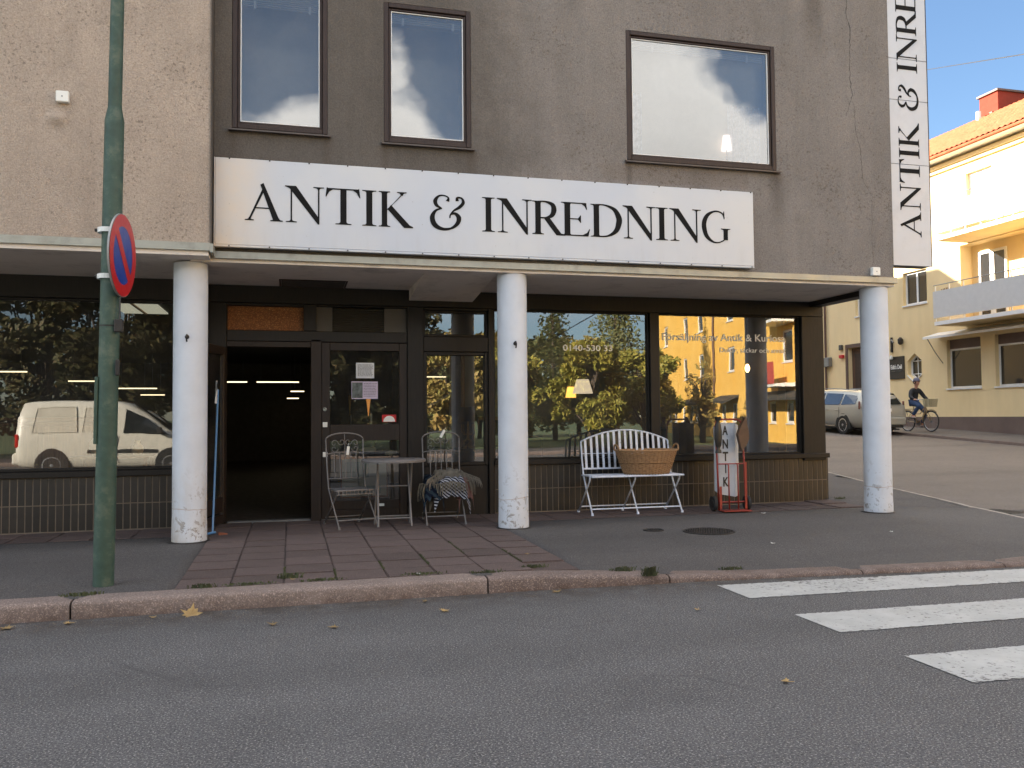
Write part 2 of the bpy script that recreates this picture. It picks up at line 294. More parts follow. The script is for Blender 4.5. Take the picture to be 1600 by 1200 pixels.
def build_mats():
    M.update(
     road=m_asphalt('road_asphalt', lin(76, 75, 76), lin(132, 129, 126)),
     pave=m_asphalt('pavement_asphalt', lin(72, 69, 68), lin(104, 100, 98), 1.2, 0.07),
     street=m_asphalt('street_asphalt', lin(98, 91, 85), lin(132, 123, 114), 1.0, 0.06),
     grass=pm('grass', (0.055, 0.085, 0.022), 0.9, 0.4, 2.0), dirtm=pm('soil', (0.07, 0.055, 0.04), 0.95, 0.3),
     stucco=m_stucco(), slab=m_slab(), granite=m_granite(), zebra=m_zebra(), column=m_column(), tile=m_tile(), osb=m_osb(), plate=m_plate(),
     soffit=pm('soffit_board', lin(222, 214, 206), 0.8, 0.07, 1.2, 0.1, dirt=0.35, dirtcol=lin(120, 108, 98)),
     trim=pm('zinc_trim', lin(160, 160, 150), 0.45, 0.12, 3, dirt=0.5, dirtcol=lin(112, 108, 96), dscale=4, metal=0.3),
     timber=m_wood('dark_stained_timber', lin(24, 21, 19), lin(36, 32, 28), 0.5),
     timber2=m_wood('dark_door_timber', lin(36, 29, 25), lin(48, 39, 34), 0.5),
     frame=m_wood('brown_window_timber', lin(44, 32, 28), lin(62, 48, 42), 0.45),
     sill=pm('brown_sill_metal', lin(74, 64, 58), 0.4, 0.1), mortar=pm('pale_mortar', lin(118, 107, 94), 0.9, 0.15, 12),
     glass_up=glass('upstairs_window_glass', 2.65, (0.9, 0.92, 0.92), 0.03), glass_shop=glass('shop_window_glass', 2.2, (0.74, 0.76, 0.72), 0.012, 0.028), glass_right=glass('big_pane_glass', 2.9, (0.7, 0.72, 0.68), 0.012), glass_far=glass('far_window_glass', 1.7, (0.8, 0.8, 0.8)),
     letter=pm('black_lettering', lin(22, 22, 22), 0.7, 0.12, 3, spec=0.15), black=pm('black_paint', (0.012, 0.012, 0.012), 0.4, 0.1),
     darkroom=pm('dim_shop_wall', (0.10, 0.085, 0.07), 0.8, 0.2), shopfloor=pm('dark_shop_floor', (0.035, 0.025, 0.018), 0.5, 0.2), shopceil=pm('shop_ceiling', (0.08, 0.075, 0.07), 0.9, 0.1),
     roomwall=pm('pale_room_wall', lin(205, 196, 180), 0.9, 0.05), white=pm('white_paint', lin(228, 228, 226), 0.4, 0.05), blind=pm('white_blind', lin(222, 222, 218), 0.6, 0.05),
     post=pm('green_post_paint', lin(54, 76, 64), 0.6, 0.25, 9, 0.2, 60, dirt=0.75, dirtcol=lin(96, 100, 84), dscale=9),
     greytin=pm('grey_metal', lin(126, 128, 130), 0.4, 0.1, metal=0.6), chrome=pm('bright_metal', lin(190, 192, 196), 0.22, 0.06, metal=1.0),
     signred=pm('sign_red', lin(186, 30, 36), 0.35, 0.06), signblue=pm('sign_blue', lin(30, 62, 150), 0.35, 0.06), signback=pm('sign_back', lin(150, 150, 150), 0.5, 0.06, metal=0.4),
     bench=m_rust('pale_bench_paint', lin(206, 214, 228), 0.4), chair=m_rust('weathered_grey_chair_metal', lin(114, 111, 110), 0.55),
     wicker=pm('wicker', lin(156, 122, 86), 0.6, 0.22, 30, 0.3, 140, rnd=0.05), wickerd=pm('wicker_stake', lin(136, 104, 72), 0.6, 0.2, 30),
     truckred=m_rust('worn_red_paint', lin(142, 50, 38), 0.45), rubber=pm('rubber', (0.02, 0.02, 0.02), 0.8, 0.2), leather=pm('brown_leather', lin(92, 68, 50), 0.6, 0.25),
     blanketA=None, iron=pm('cast_iron', lin(52, 49, 47), 0.6, 0.2, 20, 0.4, 60, metal=0.4),
     cream=m_yellow('cream_yellow_render', lin(232, 208, 160), lin(238, 216, 170)), creamtop=pm('white_balcony_front', lin(206, 204, 200), 0.7, 0.04),
     plinth=pm('brown_plinth', lin(112, 96, 88), 0.9, 0.1, 2), orange=m_yellow('orange_render', lin(236, 184, 86), lin(240, 194, 104)),
     rooftile=pm('clay_roof_tile', lin(156, 92, 66), 0.95, 0.25, 5, spec=0.08), chimney=pm('red_chimney_cladding', lin(134, 62, 50), 0.95, 0.08, spec=0.05),
     pane=pm('dark_pane', (0.02, 0.022, 0.025), 0.06, 0.1, spec=0.9), doorbrown=m_wood('far_brown_door', lin(86, 66, 56), lin(104, 82, 70)),
     carsilver=pm('silver_beige_car_paint', lin(166, 165, 156), 0.45, 0.02, metal=0.3, coat=0.3), carwhite=pm('cream_white_van_paint', lin(226, 222, 208), 0.35, 0.03, coat=0.5), carblue=pm('grey_blue_car_paint', lin(120, 134, 146), 0.32, 0.03, metal=0.5, coat=0.6),
     carglass=pm('dark_car_glass', (0.015, 0.02, 0.022), 0.04, 0.05, spec=1.0), carblack=pm('black_car_plastic', (0.018, 0.018, 0.018), 0.6, 0.1), tail=pm('red_lamp_lens', lin(190, 24, 20), 0.2, 0.05), alloy=pm('alloy_rim', lin(190, 190, 190), 0.3, 0.05, metal=0.8),
     skin=pm('skin', lin(196, 146, 122), 0.6, 0.06), jacket=pm('black_jacket', (0.018, 0.018, 0.022), 0.8, 0.2), jeans=pm('blue_jeans', lin(54, 74, 108), 0.85, 0.15), cap=pm('grey_cap', lin(104, 104, 122), 0.8, 0.1), shoe=pm('pale_shoe', lin(196, 176, 168), 0.7, 0.1), hair=pm('brown_hair', lin(60, 42, 30), 0.7, 0.2),
     bikeframe=pm('tan_bicycle_paint', lin(150, 128, 92), 0.4, 0.1), basket=pm('pale_bicycle_basket', lin(170, 160, 130), 0.7, 0.15, 30),
     paper=pm('paper', lin(214, 218, 222), 0.7, 0.04), print_=pm('printed_photo', (0.10, 0.12, 0.12), 0.6, 0.9, 14), ink=pm('grey_ink', lin(110, 112, 118), 0.7, 0.1), lilac=pm('lilac_paper', lin(196, 184, 206), 0.7, 0.04),
     bark=pm('tree_bark', (0.075, 0.055, 0.040), 0.9, 0.3, 8, 0.5, 30),
     leafdark=m_leaf('shaded_foliage', ((0.040, 0.050, 0.020), (0.075, 0.075, 0.028), (0.15, 0.095, 0.045))), leafcon=m_leaf('conifer_needles', ((0.07, 0.09, 0.035), (0.11, 0.12, 0.04), (0.16, 0.14, 0.05))),  # leafdark: shade over the left tree row put into the leaf colour
     leafmid=m_leaf('yellow_green_foliage', ((0.15, 0.17, 0.03), (0.28, 0.25, 0.04), (0.36, 0.25, 0.05))),
     leaforange=m_leaf('autumn_foliage', ((0.28, 0.19, 0.05), (0.20, 0.19, 0.05), (0.36, 0.22, 0.07))),
     leaffall=pm('fallen_leaf', lin(146, 122, 80), 0.8, 0.25, 20, rnd=0.25), weed=pm('weed_leaf', (0.055, 0.065, 0.026), 0.8, 0.35, 20, rnd=0.2),
     tube=emit('fluorescent_tube', (1.0, 0.80, 0.50), 0.55), warm=emit('warm_bulb', (1.0, 0.62, 0.22), 5.0), shade=emit('lit_lampshade', (1.0, 0.78, 0.55), 0.22), shadeup=emit('pink_lit_lampshade', (1.0, 0.8, 0.72), 0.18),
     brass=pm('brass', lin(176, 138, 70), 0.3, 0.1, metal=0.9), gold=pm('gilt_frame', lin(170, 126, 66), 0.4, 0.15, 20, metal=0.3), blue=pm('blue_broom_handle', lin(72, 122, 168), 0.4, 0.08),
     picsea=pm('faded_print', lin(150, 172, 180), 0.4, 0.25, 5), bone=pm('bone', lin(216, 206, 184), 0.6, 0.1), wire=pm('black_cable', (0.02, 0.02, 0.02), 0.6, 0.1), duct=pm('grey_vent_panel', lin(74, 70, 64), 0.6, 0.08),
     awn=pm('striped_awning_cloth', lin(206, 196, 170), 0.9, 0.08), awnd=pm('dark_awning_cloth', lin(60, 58, 54), 0.9, 0.1), lightwhite=pm('white_plastic', lin(226, 226, 220), 0.45, 0.03),
     signbrown=pm('black_shop_plate', lin(38, 34, 32), 0.4, 0.05), curtain=pm('patterned_curtain', lin(204, 204, 208), 0.8, 0.3, 16), railred=pm('red_balcony_cloth', lin(176, 66, 60), 0.7, 0.06), kerbl=pm('worn_light_kerb', lin(150, 142, 132), 0.9, 0.2, 8, 0.4, 60))

# ------------------------------------------------------------------ geometry helpers
class MB:
    def __init__(s): s.v = []; s.f = []
    def add(s, vs, fs):
        o = len(s.v); s.v += [tuple(v) for v in vs]; s.f += [tuple(i+o for i in f) for f in fs]; return s
    def box(s, x0, x1, y0, y1, z0, z1):
        if x0 > x1: x0, x1 = x1, x0
        if y0 > y1: y0, y1 = y1, y0
        if z0 > z1: z0, z1 = z1, z0
        return s.add([(x0,y0,z0),(x1,y0,z0),(x1,y1,z0),(x0,y1,z0),(x0,y0,z1),(x1,y0,z1),(x1,y1,z1),(x0,y1,z1)],
                     [(0,3,2,1),(4,5,6,7),(0,1,5,4),(1,2,6,5),(2,3,7,6),(3,0,4,7)])
    def cbox(s, x0, x1, y0, y1, z0, z1, c=0.01):
        """box with small chamfers on all edges"""
        bm = bmesh.new(); t = MB().box(x0, x1, y0, y1, z0, z1)
        vs = [bm.verts.new(v) for v in t.v]; [bm.faces.new([vs[i] for i in f]) for f in t.f]
        bmesh.ops.bevel(bm, geom=list(bm.edges), offset=c, segments=1, affect='EDGES')
        bm.verts.index_update(); s.add([v.co[:] for v in bm.verts], [[v.index for v in f.verts] for f in bm.faces]); bm.free(); return s
    def quad(s, a, b, c, d): return s.add([a, b, c, d], [(0,1,2,3)])
    def prism(s, pts, y0, y1, ax='y'):
        """2-D outline (a, b) extruded along an axis: y -> (a, y, b); x -> (x, a, b); z -> (a, b, z)"""
        m = {'y': lambda a, b, t: (a, t, b), 'x': lambda a, b, t: (t, a, b), 'z': lambda a, b, t: (a, b, t)}[ax]
        n = len(pts); vs = [m(a, b, y0) for a, b in pts] + [m(a, b, y1) for a, b in pts]
        tri = tessellate_polygon([[Vector((a, b, 0)) for a, b in pts]])
        fs = [tuple(t) for t in tri] + [tuple(i+n for i in reversed(t)) for t in tri] + [(i, (i+1) % n, n+(i+1) % n, n+i) for i in range(n)]
        return s.add(vs, fs)
    def tube(s, pts, r, seg=8, closed=False, cap=True):
        P = [Vector(p) for p in pts]; n = len(P); R = r if isinstance(r, (list, tuple)) else [r]*n
        T = []
        for i in range(n):
            a = P[(i-1) % n] if closed or i > 0 else P[i]; b = P[(i+1) % n] if closed or i < n-1 else P[i]
            d = (b-a); T.append(d.normalized() if d.length > 1e-9 else Vector((0,0,1)))
        up = Vector((0,0,1)) if abs(T[0].z) < 0.9 else Vector((1,0,0)); nrm = T[0].cross(up).normalized(); vs = []
        for i in range(n):
            nrm = (nrm - T[i]*nrm.dot(T[i])); nrm = nrm.normalized() if nrm.length > 1e-6 else T[i].orthogonal().normalized()
            bn = T[i].cross(nrm)
            for k in range(seg):
                a = 2*PI*k/seg; vs.append(P[i] + (nrm*math.cos(a) + bn*math.sin(a))*R[i])
        fs = []
        for i in range(n if closed else n-1):
            j = (i+1) % n
            for k in range(seg): fs.append((i*seg+k, i*seg+(k+1) % seg, j*seg+(k+1) % seg, j*seg+k))
        if cap and not closed: fs += [tuple(range(seg))[::-1], tuple((n-1)*seg+k for k in range(seg))]
        return s.add(vs, fs)
    def lathe(s, prof, c=(0,0,0), seg=24, ax='z', sx=1.0, sy=1.0):
        vs = []; n = len(prof)
        for r, h in prof:
            for k in range(seg):
                a = 2*PI*k/seg; x, y = r*math.cos(a)*sx, r*math.sin(a)*sy
                p = {'z': (x, y, h), 'y': (x, h, y), 'x': (h, x, y)}[ax]; vs.append((p[0]+c[0], p[1]+c[1], p[2]+c[2]))
        fs = [(i*seg+k, i*seg+(k+1) % seg, (i+1)*seg+(k+1) % seg, (i+1)*seg+k) for i in range(n-1) for k in range(seg)]
        fs += [tuple(range(seg))[::-1], tuple((n-1)*seg+k for k in range(seg))]
        return s.add(vs, fs)
    def xf(s, m): s.v = [tuple(m @ Vector(v)) for v in s.v]; return s
    def join(s, o): return s.add(o.v, o.f)
def wmat(o):
    m = Matrix.Identity(4)
    while o is not None: m = Matrix.LocRotScale(o.location, o.rotation_euler, o.scale) @ m; o = o.parent
    return m
def obj(name, mb, mat, parent=None, world=True, smooth=False, label=None, kind=None, recalc=True):
    me = mb if isinstance(mb, bpy.types.Mesh) else bpy.data.meshes.new(name)
    if not isinstance(mb, bpy.types.Mesh):
        vs = mb.v
        if parent is not None and world:
            inv = wmat(parent).inverted(); vs = [tuple(inv @ Vector(v)) for v in vs]
        me.from_pydata(vs, [], mb.f)
        if recalc:
            bm = bmesh.new(); bm.from_mesh(me); bmesh.ops.recalc_face_normals(bm, faces=bm.faces); bm.to_mesh(me); bm.free()
        if smooth:
            me.polygons.foreach_set('use_smooth', [True]*len(me.polygons))
            if smooth is not True:
                try: me.set_sharp_from_angle(angle=rad(smooth))
                except Exception: pass
        me.materials.append(M[mat] if isinstance(mat, str) else mat)
    o = bpy.data.objects.new(name, me); COL.objects.link(o)
    if parent is not None: o.parent = parent
    if label: o['label'] = label
    if kind: o['kind'] = kind
    return o
def thing(name, label, cat, loc=(0,0,0), rz=0.0, group=None, rot=None):
    o = bpy.data.objects.new(name, None); o.empty_display_size = 0.2; COL.objects.link(o)
    o.location = loc; o.rotation_euler = rot or (0, 0, rz); o['label'] = label; o['category'] = cat
    if group: o['group'] = group
    return o
def tag(o, label, cat, group=None):
    o['label'] = label; o['category'] = cat
    if group: o['group'] = group
    return o
def single(name, label, cat, mb, mat, loc=(0,0,0), group=None, smooth=False, rz=0.0):
    """a thing that is one mesh, given in local coordinates"""
    o = obj(name, mb, mat, None, False, smooth); o.location = loc; o.rotation_euler = (0, 0, rz); return tag(o, label, cat, group)
def copy_tree(o, parent=None):
    c = o.copy(); COL.objects.link(c); c.parent = parent
    for ch in [x for x in bpy.data.objects if x.parent == o]: copy_tree(ch, c)
    return c
def text_mb(txt, size, depth=0.003, spacing=1.0, shear=0.0, offset=0.0):
    cu = bpy.data.curves.new('lettering', 'FONT'); cu.body = txt; cu.size = size; cu.extrude = depth/2; cu.space_character = spacing; cu.shear = shear; cu.offset = offset; cu.resolution_u = 4
    o = bpy.data.objects.new('lettering', cu); COL.objects.link(o)
    dg = bpy.context.evaluated_depsgraph_get(); me = bpy.data.meshes.new_from_object(o.evaluated_get(dg))
    mb = MB(); mb.add([(v.co.x, -v.co.z, v.co.y) for v in me.vertices], [tuple(p.vertices) for p in me.polygons])
    bpy.data.objects.remove(o); bpy.data.curves.remove(cu); bpy.data.meshes.remove(me); return mb
def fit(mb, x0, x1, z0, z1, y):
    xs = [v[0] for v in mb.v]; zs = [v[2] for v in mb.v]; ys = [v[1] for v in mb.v]
    ax, bx, az, bz = min(xs), max(xs), min(zs), max(zs); my = max(ys)
    mb.v = [(x0+(v[0]-ax)/(bx-ax)*(x1-x0), y+(v[1]-my), z0+(v[2]-az)/(bz-az)*(z1-z0)) for v in mb.v]; return mb
def wall(y0, y1, xs, zs, holes, flip='y'):
    """wall slab between y0 and y1 with rectangular openings; xs, zs = outer limits"""
    X = sorted({xs[0], xs[1], *[h[0] for h in holes], *[h[1] for h in holes]}); Z = sorted({zs[0], zs[1], *[h[2] for h in holes], *[h[3] for h in holes]})
    mb = MB(); solid = lambda i, k: 0 <= i < len(X)-1 and 0 <= k < len(Z)-1 and not any(h[0] <= (X[i]+X[i+1])/2 <= h[1] and h[2] <= (Z[k]+Z[k+1])/2 <= h[3] for h in holes)
    idx = {}
    def V(i, k, y):
        if (i, k, y) not in idx: idx[(i, k, y)] = len(mb.v); mb.v.append((X[i], y, Z[k]) if flip == 'y' else (y, X[i], Z[k]))
        return idx[(i, k, y)]
    for i in range(len(X)-1):
        for k in range(len(Z)-1):
            if not solid(i, k): continue
            mb.f.append((V(i,k,y0), V(i+1,k,y0), V(i+1,k+1,y0), V(i,k+1,y0))); mb.f.append((V(i,k+1,y1), V(i+1,k+1,y1), V(i+1,k,y1), V(i,k,y1)))
            if not solid(i-1, k): mb.f.append((V(i,k,y0), V(i,k+1,y0), V(i,k+1,y1), V(i,k,y1)))
            if not solid(i+1, k): mb.f.append((V(i+1,k,y1), V(i+1,k+1,y1), V(i+1,k+1,y0), V(i+1,k,y0)))
            if not solid(i, k-1): mb.f.append((V(i,k,y1), V(i+1,k,y1), V(i+1,k,y0), V(i,k,y0)))
            if not solid(i, k+1): mb.f.append((V(i,k+1,y0), V(i+1,k+1,y0), V(i+1,k+1,y1), V(i,k+1,y1)))
    return mb
def arc(c, r, a0, a1, n, f=lambda x, y: (x, y)): return [f(c[0]+r*math.cos(a0+(a1-a0)*i/n), c[1]+r*math.sin(a0+(a1-a0)*i/n)) for i in range(n+1)]
def ss(a, b, x):
    t = max(0.0, min(1.0, (x-a)/(b-a))); return t*t*(3-2*t)
def frame_mb(x0, x1, z0, z1, w, y0, y1, c=0.006):
    m = MB(); m.cbox(x0, x0+w, y0, y1, z0, z1, c); m.cbox(x1-w, x1, y0, y1, z0, z1, c)
    m.cbox(x0+w, x1-w, y0+0.002, y1, z0, z0+w, c); m.cbox(x0+w, x1-w, y0+0.002, y1, z1-w, z1, c); return m
random.seed(7); build_mats()

# ------------------------------------------------------------------ ground
KERB = [(-60, 6.35), (-10, 6.35), (0, 6.34), (2, 6.34), (3.2, 6.29), (4.2, 6.21), (5.2, 6.12), (6.2, 6.07), (7.0, 6.2), (7.7, 6.6), (8.3, 7.3), (8.75, 8.2), (9.05, 9.4), (9.25, 10.6), (9.45, 12.0), (9.85, 14.0), (10.0, 18), (10.0, 70)]
FAR = [(80, 6.3), (26, 6.3), (22.5, 6.9), (20.6, 8.4), (19.7, 11), (19.6, 14), (19.6, 70)]
def rz_(x, y): return 0.045*max(0.0, y-9.6)*ss(6.6, 7.5, x)
def near_seg(P, x, y):
    best = (1e9, 0)
    for (ax, ay), (bx, by) in zip(P, P[1:]):
        dx, dy = bx-ax, by-ay; t = max(0, min(1, ((x-ax)*dx+(y-ay)*dy)/(dx*dx+dy*dy)))
        d = math.hypot(x-ax-t*dx, y-ay-t*dy)
        if d < best[0]: best = (d, (dx*(y-ay)-dy*(x-ax)))
    return best
def kh(x, y):
    if x > 6.5: return 0.03 + 0.03*ss(7.5, 10, y)
    return 0.12 - 0.088*ss(1.4, 3.9, x)
def pz(x, y):
    d, s_ = near_seg(KERB, x, y); h = kh(x, y); return h + (0.12-h)*ss(0.2, 1.6, d) + rz_(x, y)
def sheet(xs, ys, zf, keep=lambda x, y: True):
    m = MB(); idx = {}
    def V(i, j):
        if (i, j) not in idx: idx[(i, j)] = len(m.v); m.v.append((xs[i], ys[j], zf(xs[i], ys[j])))
        return idx[(i, j)]
    for i in range(len(xs)-1):
        for j in range(len(ys)-1):
            if keep((xs[i]+xs[i+1])/2, (ys[j]+ys[j+1])/2): m.f.append((V(i,j), V(i+1,j), V(i+1,j+1), V(i,j+1)))
    return m
def fr(a, b, s_):
    n = max(1, int(round((b-a)/s_))); return [a+(b-a)*i/n for i in range(n+1)]
obj('ground', sheet([-700, -200, -62, 90, 200, 700], [-700, -200, -50, 7, 7.2, 72, 200, 700], lambda x, y: -0.06), 'grass', kind='structure', recalc=False)
road = obj('road', sheet(fr(-60, 5, 5)+fr(6, 9, 1)+fr(10, 90, 4)[0:], fr(-7.2, 9.6, 1.2), lambda x, y: 0.0), 'road', kind='structure', recalc=False)
side = obj('side_street', sheet(fr(8.0, 20, 1), fr(9.6, 70, 1.5), lambda x, y: 0.0+0.045*max(0, y-9.6)), 'street', kind='structure', recalc=False)
def on_near(x, y): return near_seg(KERB, x, y)[1] > 0
SL0, SL1, SLY = -0.82, 2.28, 6.56
def slab_zone(x, y): return (SL0 < x < SL1 and SLY < y < 10.5) or (x <= SL0 and 9.5 < y < 10.32) or (x >= SL1 and 9.62 < y < 10.5)
gx = fr(-12, -3.3, 0.6)+fr(-3.3, SL0-0.004, 0.12)[1:]+[SL0+0.004]+fr(SL0+0.004, SL1-0.004, 0.13)[1:]+[SL1+0.004]+fr(SL1+0.004, 10.2, 0.12)[1:]
gy = fr(6.02, SLY-0.004, 0.06)+[SLY+0.004]+fr(SLY+0.004, 9.5-0.004, 0.12)[1:]+[9.504, 9.616, 9.624]+fr(9.624, 10.9, 0.12)[1:]+fr(10.9, 70, 1.2)[1:]
def pave_z(x, y):
    z = pz(x, y) - (0.014 if slab_zone(x, y) else 0)
    if abs(x) > 0: z += 0.003*noise.noise((x*0.7, y*0.7, 3))
    return z
pave = obj('pavement', sheet(gx, gy, pave_z, lambda x, y: on_near(x, y) and near_seg(KERB, x, y)[0] > 0.08 and not (x < 7.2 and y > 11)), 'pave', kind='structure', smooth=True, recalc=False)
far_pave = obj('far_pavement', sheet(fr(19.7, 23, 0.55)+[40, 80], [6.6]+fr(9, 70, 1.5), lambda x, y: 0.07+0.045*max(0, y-9.6)+0.03*min(1, max(0, (x-19.7)/2.6))*ss(28, 24, y), lambda x, y: near_seg(FAR, x, y)[1] < 0), 'street', kind='structure', recalc=False)
obj('opposite_pavement', sheet(fr(-60, 90, 10), [-10.4, -7.3], lambda x, y: 0.12), 'pave', kind='structure', recalc=False)

# kerb stones: a rounded section swept along the kerb line
def path_pts(P, s0, s1, step):
    L = [0]
    for a, b in zip(P, P[1:]): L.append(L[-1]+math.hypot(b[0]-a[0], b[1]-a[1]))
    out = []; n = max(1, int((s1-s0)/step))
    for i in range(n+1):
        s_ = s0+(s1-s0)*i/n
        k = max(j for j in range(len(L)) if L[j] <= s_+1e-9); k = min(k, len(P)-2); t = (s_-L[k])/(L[k+1]-L[k])
        a, b = P[k], P[k+1]; d = Vector((b[0]-a[0], b[1]-a[1])).normalized(); out.append((a[0]+(b[0]-a[0])*t, a[1]+(b[1]-a[1])*t, d))
    return out
def s_at_x(P, x):
    L = 0
    for a, b in zip(P, P[1:]):
        if a[0] <= x <= b[0]: return L+math.hypot(b[0]-a[0], b[1]-a[1])*(x-a[0])/(b[0]-a[0])
        L += math.hypot(b[0]-a[0], b[1]-a[1])
    return L
def kerb_run(P, cuts, width, zf, parent, side_=1, name='kerb_stone', mat='granite', jit=0.004):
    for k, (s0, s1) in enumerate(zip(cuts, cuts[1:])):
        pts = path_pts(P, s0+0.007, s1-0.007, 0.14); m = MB(); n = len(pts)
        prof = [(0.0, -0.10), (0.0, -0.03), (0.008, -0.012), (0.03, 0.0), (width*0.5, 0.002), (width-0.01, 0.0), (width, -0.012), (width, -0.10)]
        for i, (x, y, d) in enumerate(pts):
            nx, ny = -d.y*side_, d.x*side_; e = 0.012 if i in (0, n-1) else 0
            ho = zf(x, y)
            for q, (a, h) in enumerate(prof):
                w_ = noise.noise((x*9+k*3, y*9, q*2.1))*jit
                if h < -0.05: zz = -0.05 + rz_(x, y)
                elif q in (1, 6): zz = max(ho-0.03, -0.04+rz_(x, y))
                else: zz = ho+h+w_-e*0.4
                m.v.append((x+nx*(a+w_), y+ny*(a+w_), zz))
        q = len(prof)
        for i in range(n-1):
            for j in range(q-1): m.f.append((i*q+j, i*q+j+1, (i+1)*q+j+1, (i+1)*q+j))
        m.f += [tuple(range(q)), tuple((n-1)*q+j for j in range(q))[::-1]]
        obj(name, m, mat, parent, smooth=50)
kz = lambda x, y: kh(x, y)+rz_(x, y)+0.002
kx = [-13.5, -10.6, -7.5, -4.4, -1.44, 1.46, 2.95, 4.65, 6.02]
kc = [s_at_x(KERB, x) for x in kx]; kc += [kc[-1]+1.1*i for i in range(1, 4)]
kerb_run(KERB, kc, 0.235, kz, pave, jit=0.002)
kc2 = [kc[-1]+2.0*i for i in range(0, 14)]
kerb_run(KERB, kc2, 0.10, kz, pave, mat='kerbl')
L_ = s_at_x(list(reversed(FAR)), 19.65)
kerb_run(list(reversed(FAR)), [0.0+3.0*i for i in range(0, 26)], 0.16, lambda x, y: 0.08+0.045*max(0, y-9.6), far_pave, -1)
kerb_run([(-60, -7.2), (90, -7.2)], [30+4*i for i in range(22)], 0.16, lambda x, y: 0.125, road, -1)

# paving slabs, one by one (three shared meshes, slightly worn)
def slab_mesh(w, d, seed):
    random.seed(seed); bm = bmesh.new(); g = 0.0028
    t = MB().box(g, w-g, g, d-g, -0.05, 0.0); vs = [bm.verts.new(v) for v in t.v]; [bm.faces.new([vs[i] for i in f]) for f in t.f]
    top = [e for e in bm.edges if all(v.co.z > -0.01 for v in e.verts)]
    bmesh.ops.bevel(bm, geom=top, offset=0.007, segments=2, affect='EDGES')
    for v in bm.verts:
        if v.co.z > -0.01: v.co.z += random.uniform(-0.001, 0.001); v.co.x += random.uniform(-0.0015, 0.0015); v.co.y += random.uniform(-0.0015, 0.0015)
    me = bpy.data.meshes.new('slab'); bm.to_mesh(me); bm.free(); me.materials.append(M['slab']); return me
def lay(x0, x1, y0, y1, nx, ny, seed):
    w, d = (x1-x0)/nx, (y1-y0)/ny; ms = [slab_mesh(w, d, seed+i) for i in range(3)]; rr = random.Random(seed)
    for i in range(nx):
        for j in range(ny):
            o = obj('slab', ms[rr.randrange(3)], None, pave, False); o.location = (x0+i*w, y0+j*d, pz(x0+i*w+w/2, y0+j*d+d/2)+0.0025+rr.uniform(-0.002, 0.002))
            o.rotation_euler = (rr.uniform(-0.006, 0.006), rr.uniform(-0.006, 0.006), rr.uniform(-0.004, 0.004))
lay(SL0, SL1, SLY+0.01, 10.49, 8, 10, 3)
lay(-4.72, SL0, 9.5, 10.28, 10, 2, 31)
lay(SL1, 7.34, 9.62, 10.46, 13, 2, 57)

# zebra crossing bars
for k in range(8):
    ya = 6.10-1.03*k; x0 = 3.26+0.02*k; n = 220; m = MB(); rr = random.Random(k)
    yb = ya-0.49
    for i in range(n+1):
        x = x0+(x0*0+7.6-x0)*i/n; bend = -0.045*(x-x0) if k == 0 else -0.02*(x-x0)
        m.v += [(x, ya+bend+rr.uniform(-.009, .009), 0.0045), (x, yb+bend*0.8+rr.uniform(-.009, .009), 0.0045)]
    for i in range(n): m.f.append((2*i, 2*i+1, 2*i+3, 2*i+2))
    obj('crossing_stripe', m, 'zebra', road, recalc=False)

# manhole covers, drain
def cover(x, y, r, label):
    t = thing('manhole_cover', label, 'manhole cover', (x, y, pz(x, y)+0.004), 0.3)
    m = MB().lathe([(r, -0.03), (r, 0.004), (r-0.02, 0.006), (r-0.024, 0.0), (0.01, 0.0)], seg=36); obj('rim', m, 'iron', t, False)
    m = MB(); n = int(r/0.035)
    for i in range(-n, n+1):
        for j in range(-n, n+1):
            if math.hypot(i, j)*0.035 < r-0.04: m.box(i*0.035-.011, i*0.035+.011, j*0.035-.011, j*0.035+.011, 0.0, 0.005)
    obj('stud_pattern', m, 'iron', t, False, kind='stuff')
cover(4.27, 8.15, 0.27, 'large round dark iron cover in the asphalt pavement in front of the bench')
cover(3.76, 8.42, 0.11, 'small round dark iron cover left of the large one in the pavement')
t = thing('street_drain', 'iron drain grate by the low kerb at the street corner', 'drain', (9.35, 9.5, 0.0), 0.25)
obj('drain_frame', frame_mb(-0.2, 0.2, -0.26, 0.26, 0.03, -0.01, 0.012).xf(Matrix.Rotation(-PI/2, 4, 'X')), 'iron', t, False)
for i in range(7): obj('bar', MB().box(-0.17, 0.17, -0.21+i*0.065, -0.185+i*0.065, -0.005, 0.01), 'iron', t, False)

# ------------------------------------------------------------------ shop building
B = thing('shop_building', 'grey and beige roughcast building with an antique shop behind its round white columns', 'building', (0, 9, 0))
FR, FL = 8.93, 8.68
W1 = (-0.585, 0.37, 4.31, 6.05); W2 = (0.955, 1.905, 4.28, 5.80); W3 = (3.73, 5.66, 4.28, 5.80)
up2 = [(a, b, c+3.0, d+2.95) for a, b, c, d in (W1, W2, W3)]; up3 = [(a, b, c+5.9, d+5.75) for a, b, c, d in (W1, W2, W3)]
obj('upper_wall', wall(FR, FR+0.3, (-0.756, 7.28), (3.005, 11.9), [W1, W2, W3]+up2+up3), 'stucco', B)
obj('upper_wall', wall(FL, FR+0.3, (-10, -0.76), (3.035, 11.9), []), 'stucco', B)
obj('side_wall', MB().box(6.98, 7.28, FR+0.302, 26, 3.005, 11.9), 'stucco', B)
obj('side_wall', MB().box(-10, -9.7, FR+0.302, 26, 3.0, 11.9), 'stucco', B)
obj('back_wall', MB().box(-9.698, 6.978, 25.7, 26, 0, 11.9), 'stucco', B)
obj('flat_roof', MB().box(-10.1, 7.4, 8.6, 26.1, 11.902, 12.1), 'sill', B)
obj('floor_slab', MB().box(-9.69, 6.97, FR+0.31, 25.69, 3.02, 3.2), 'soffit', B)
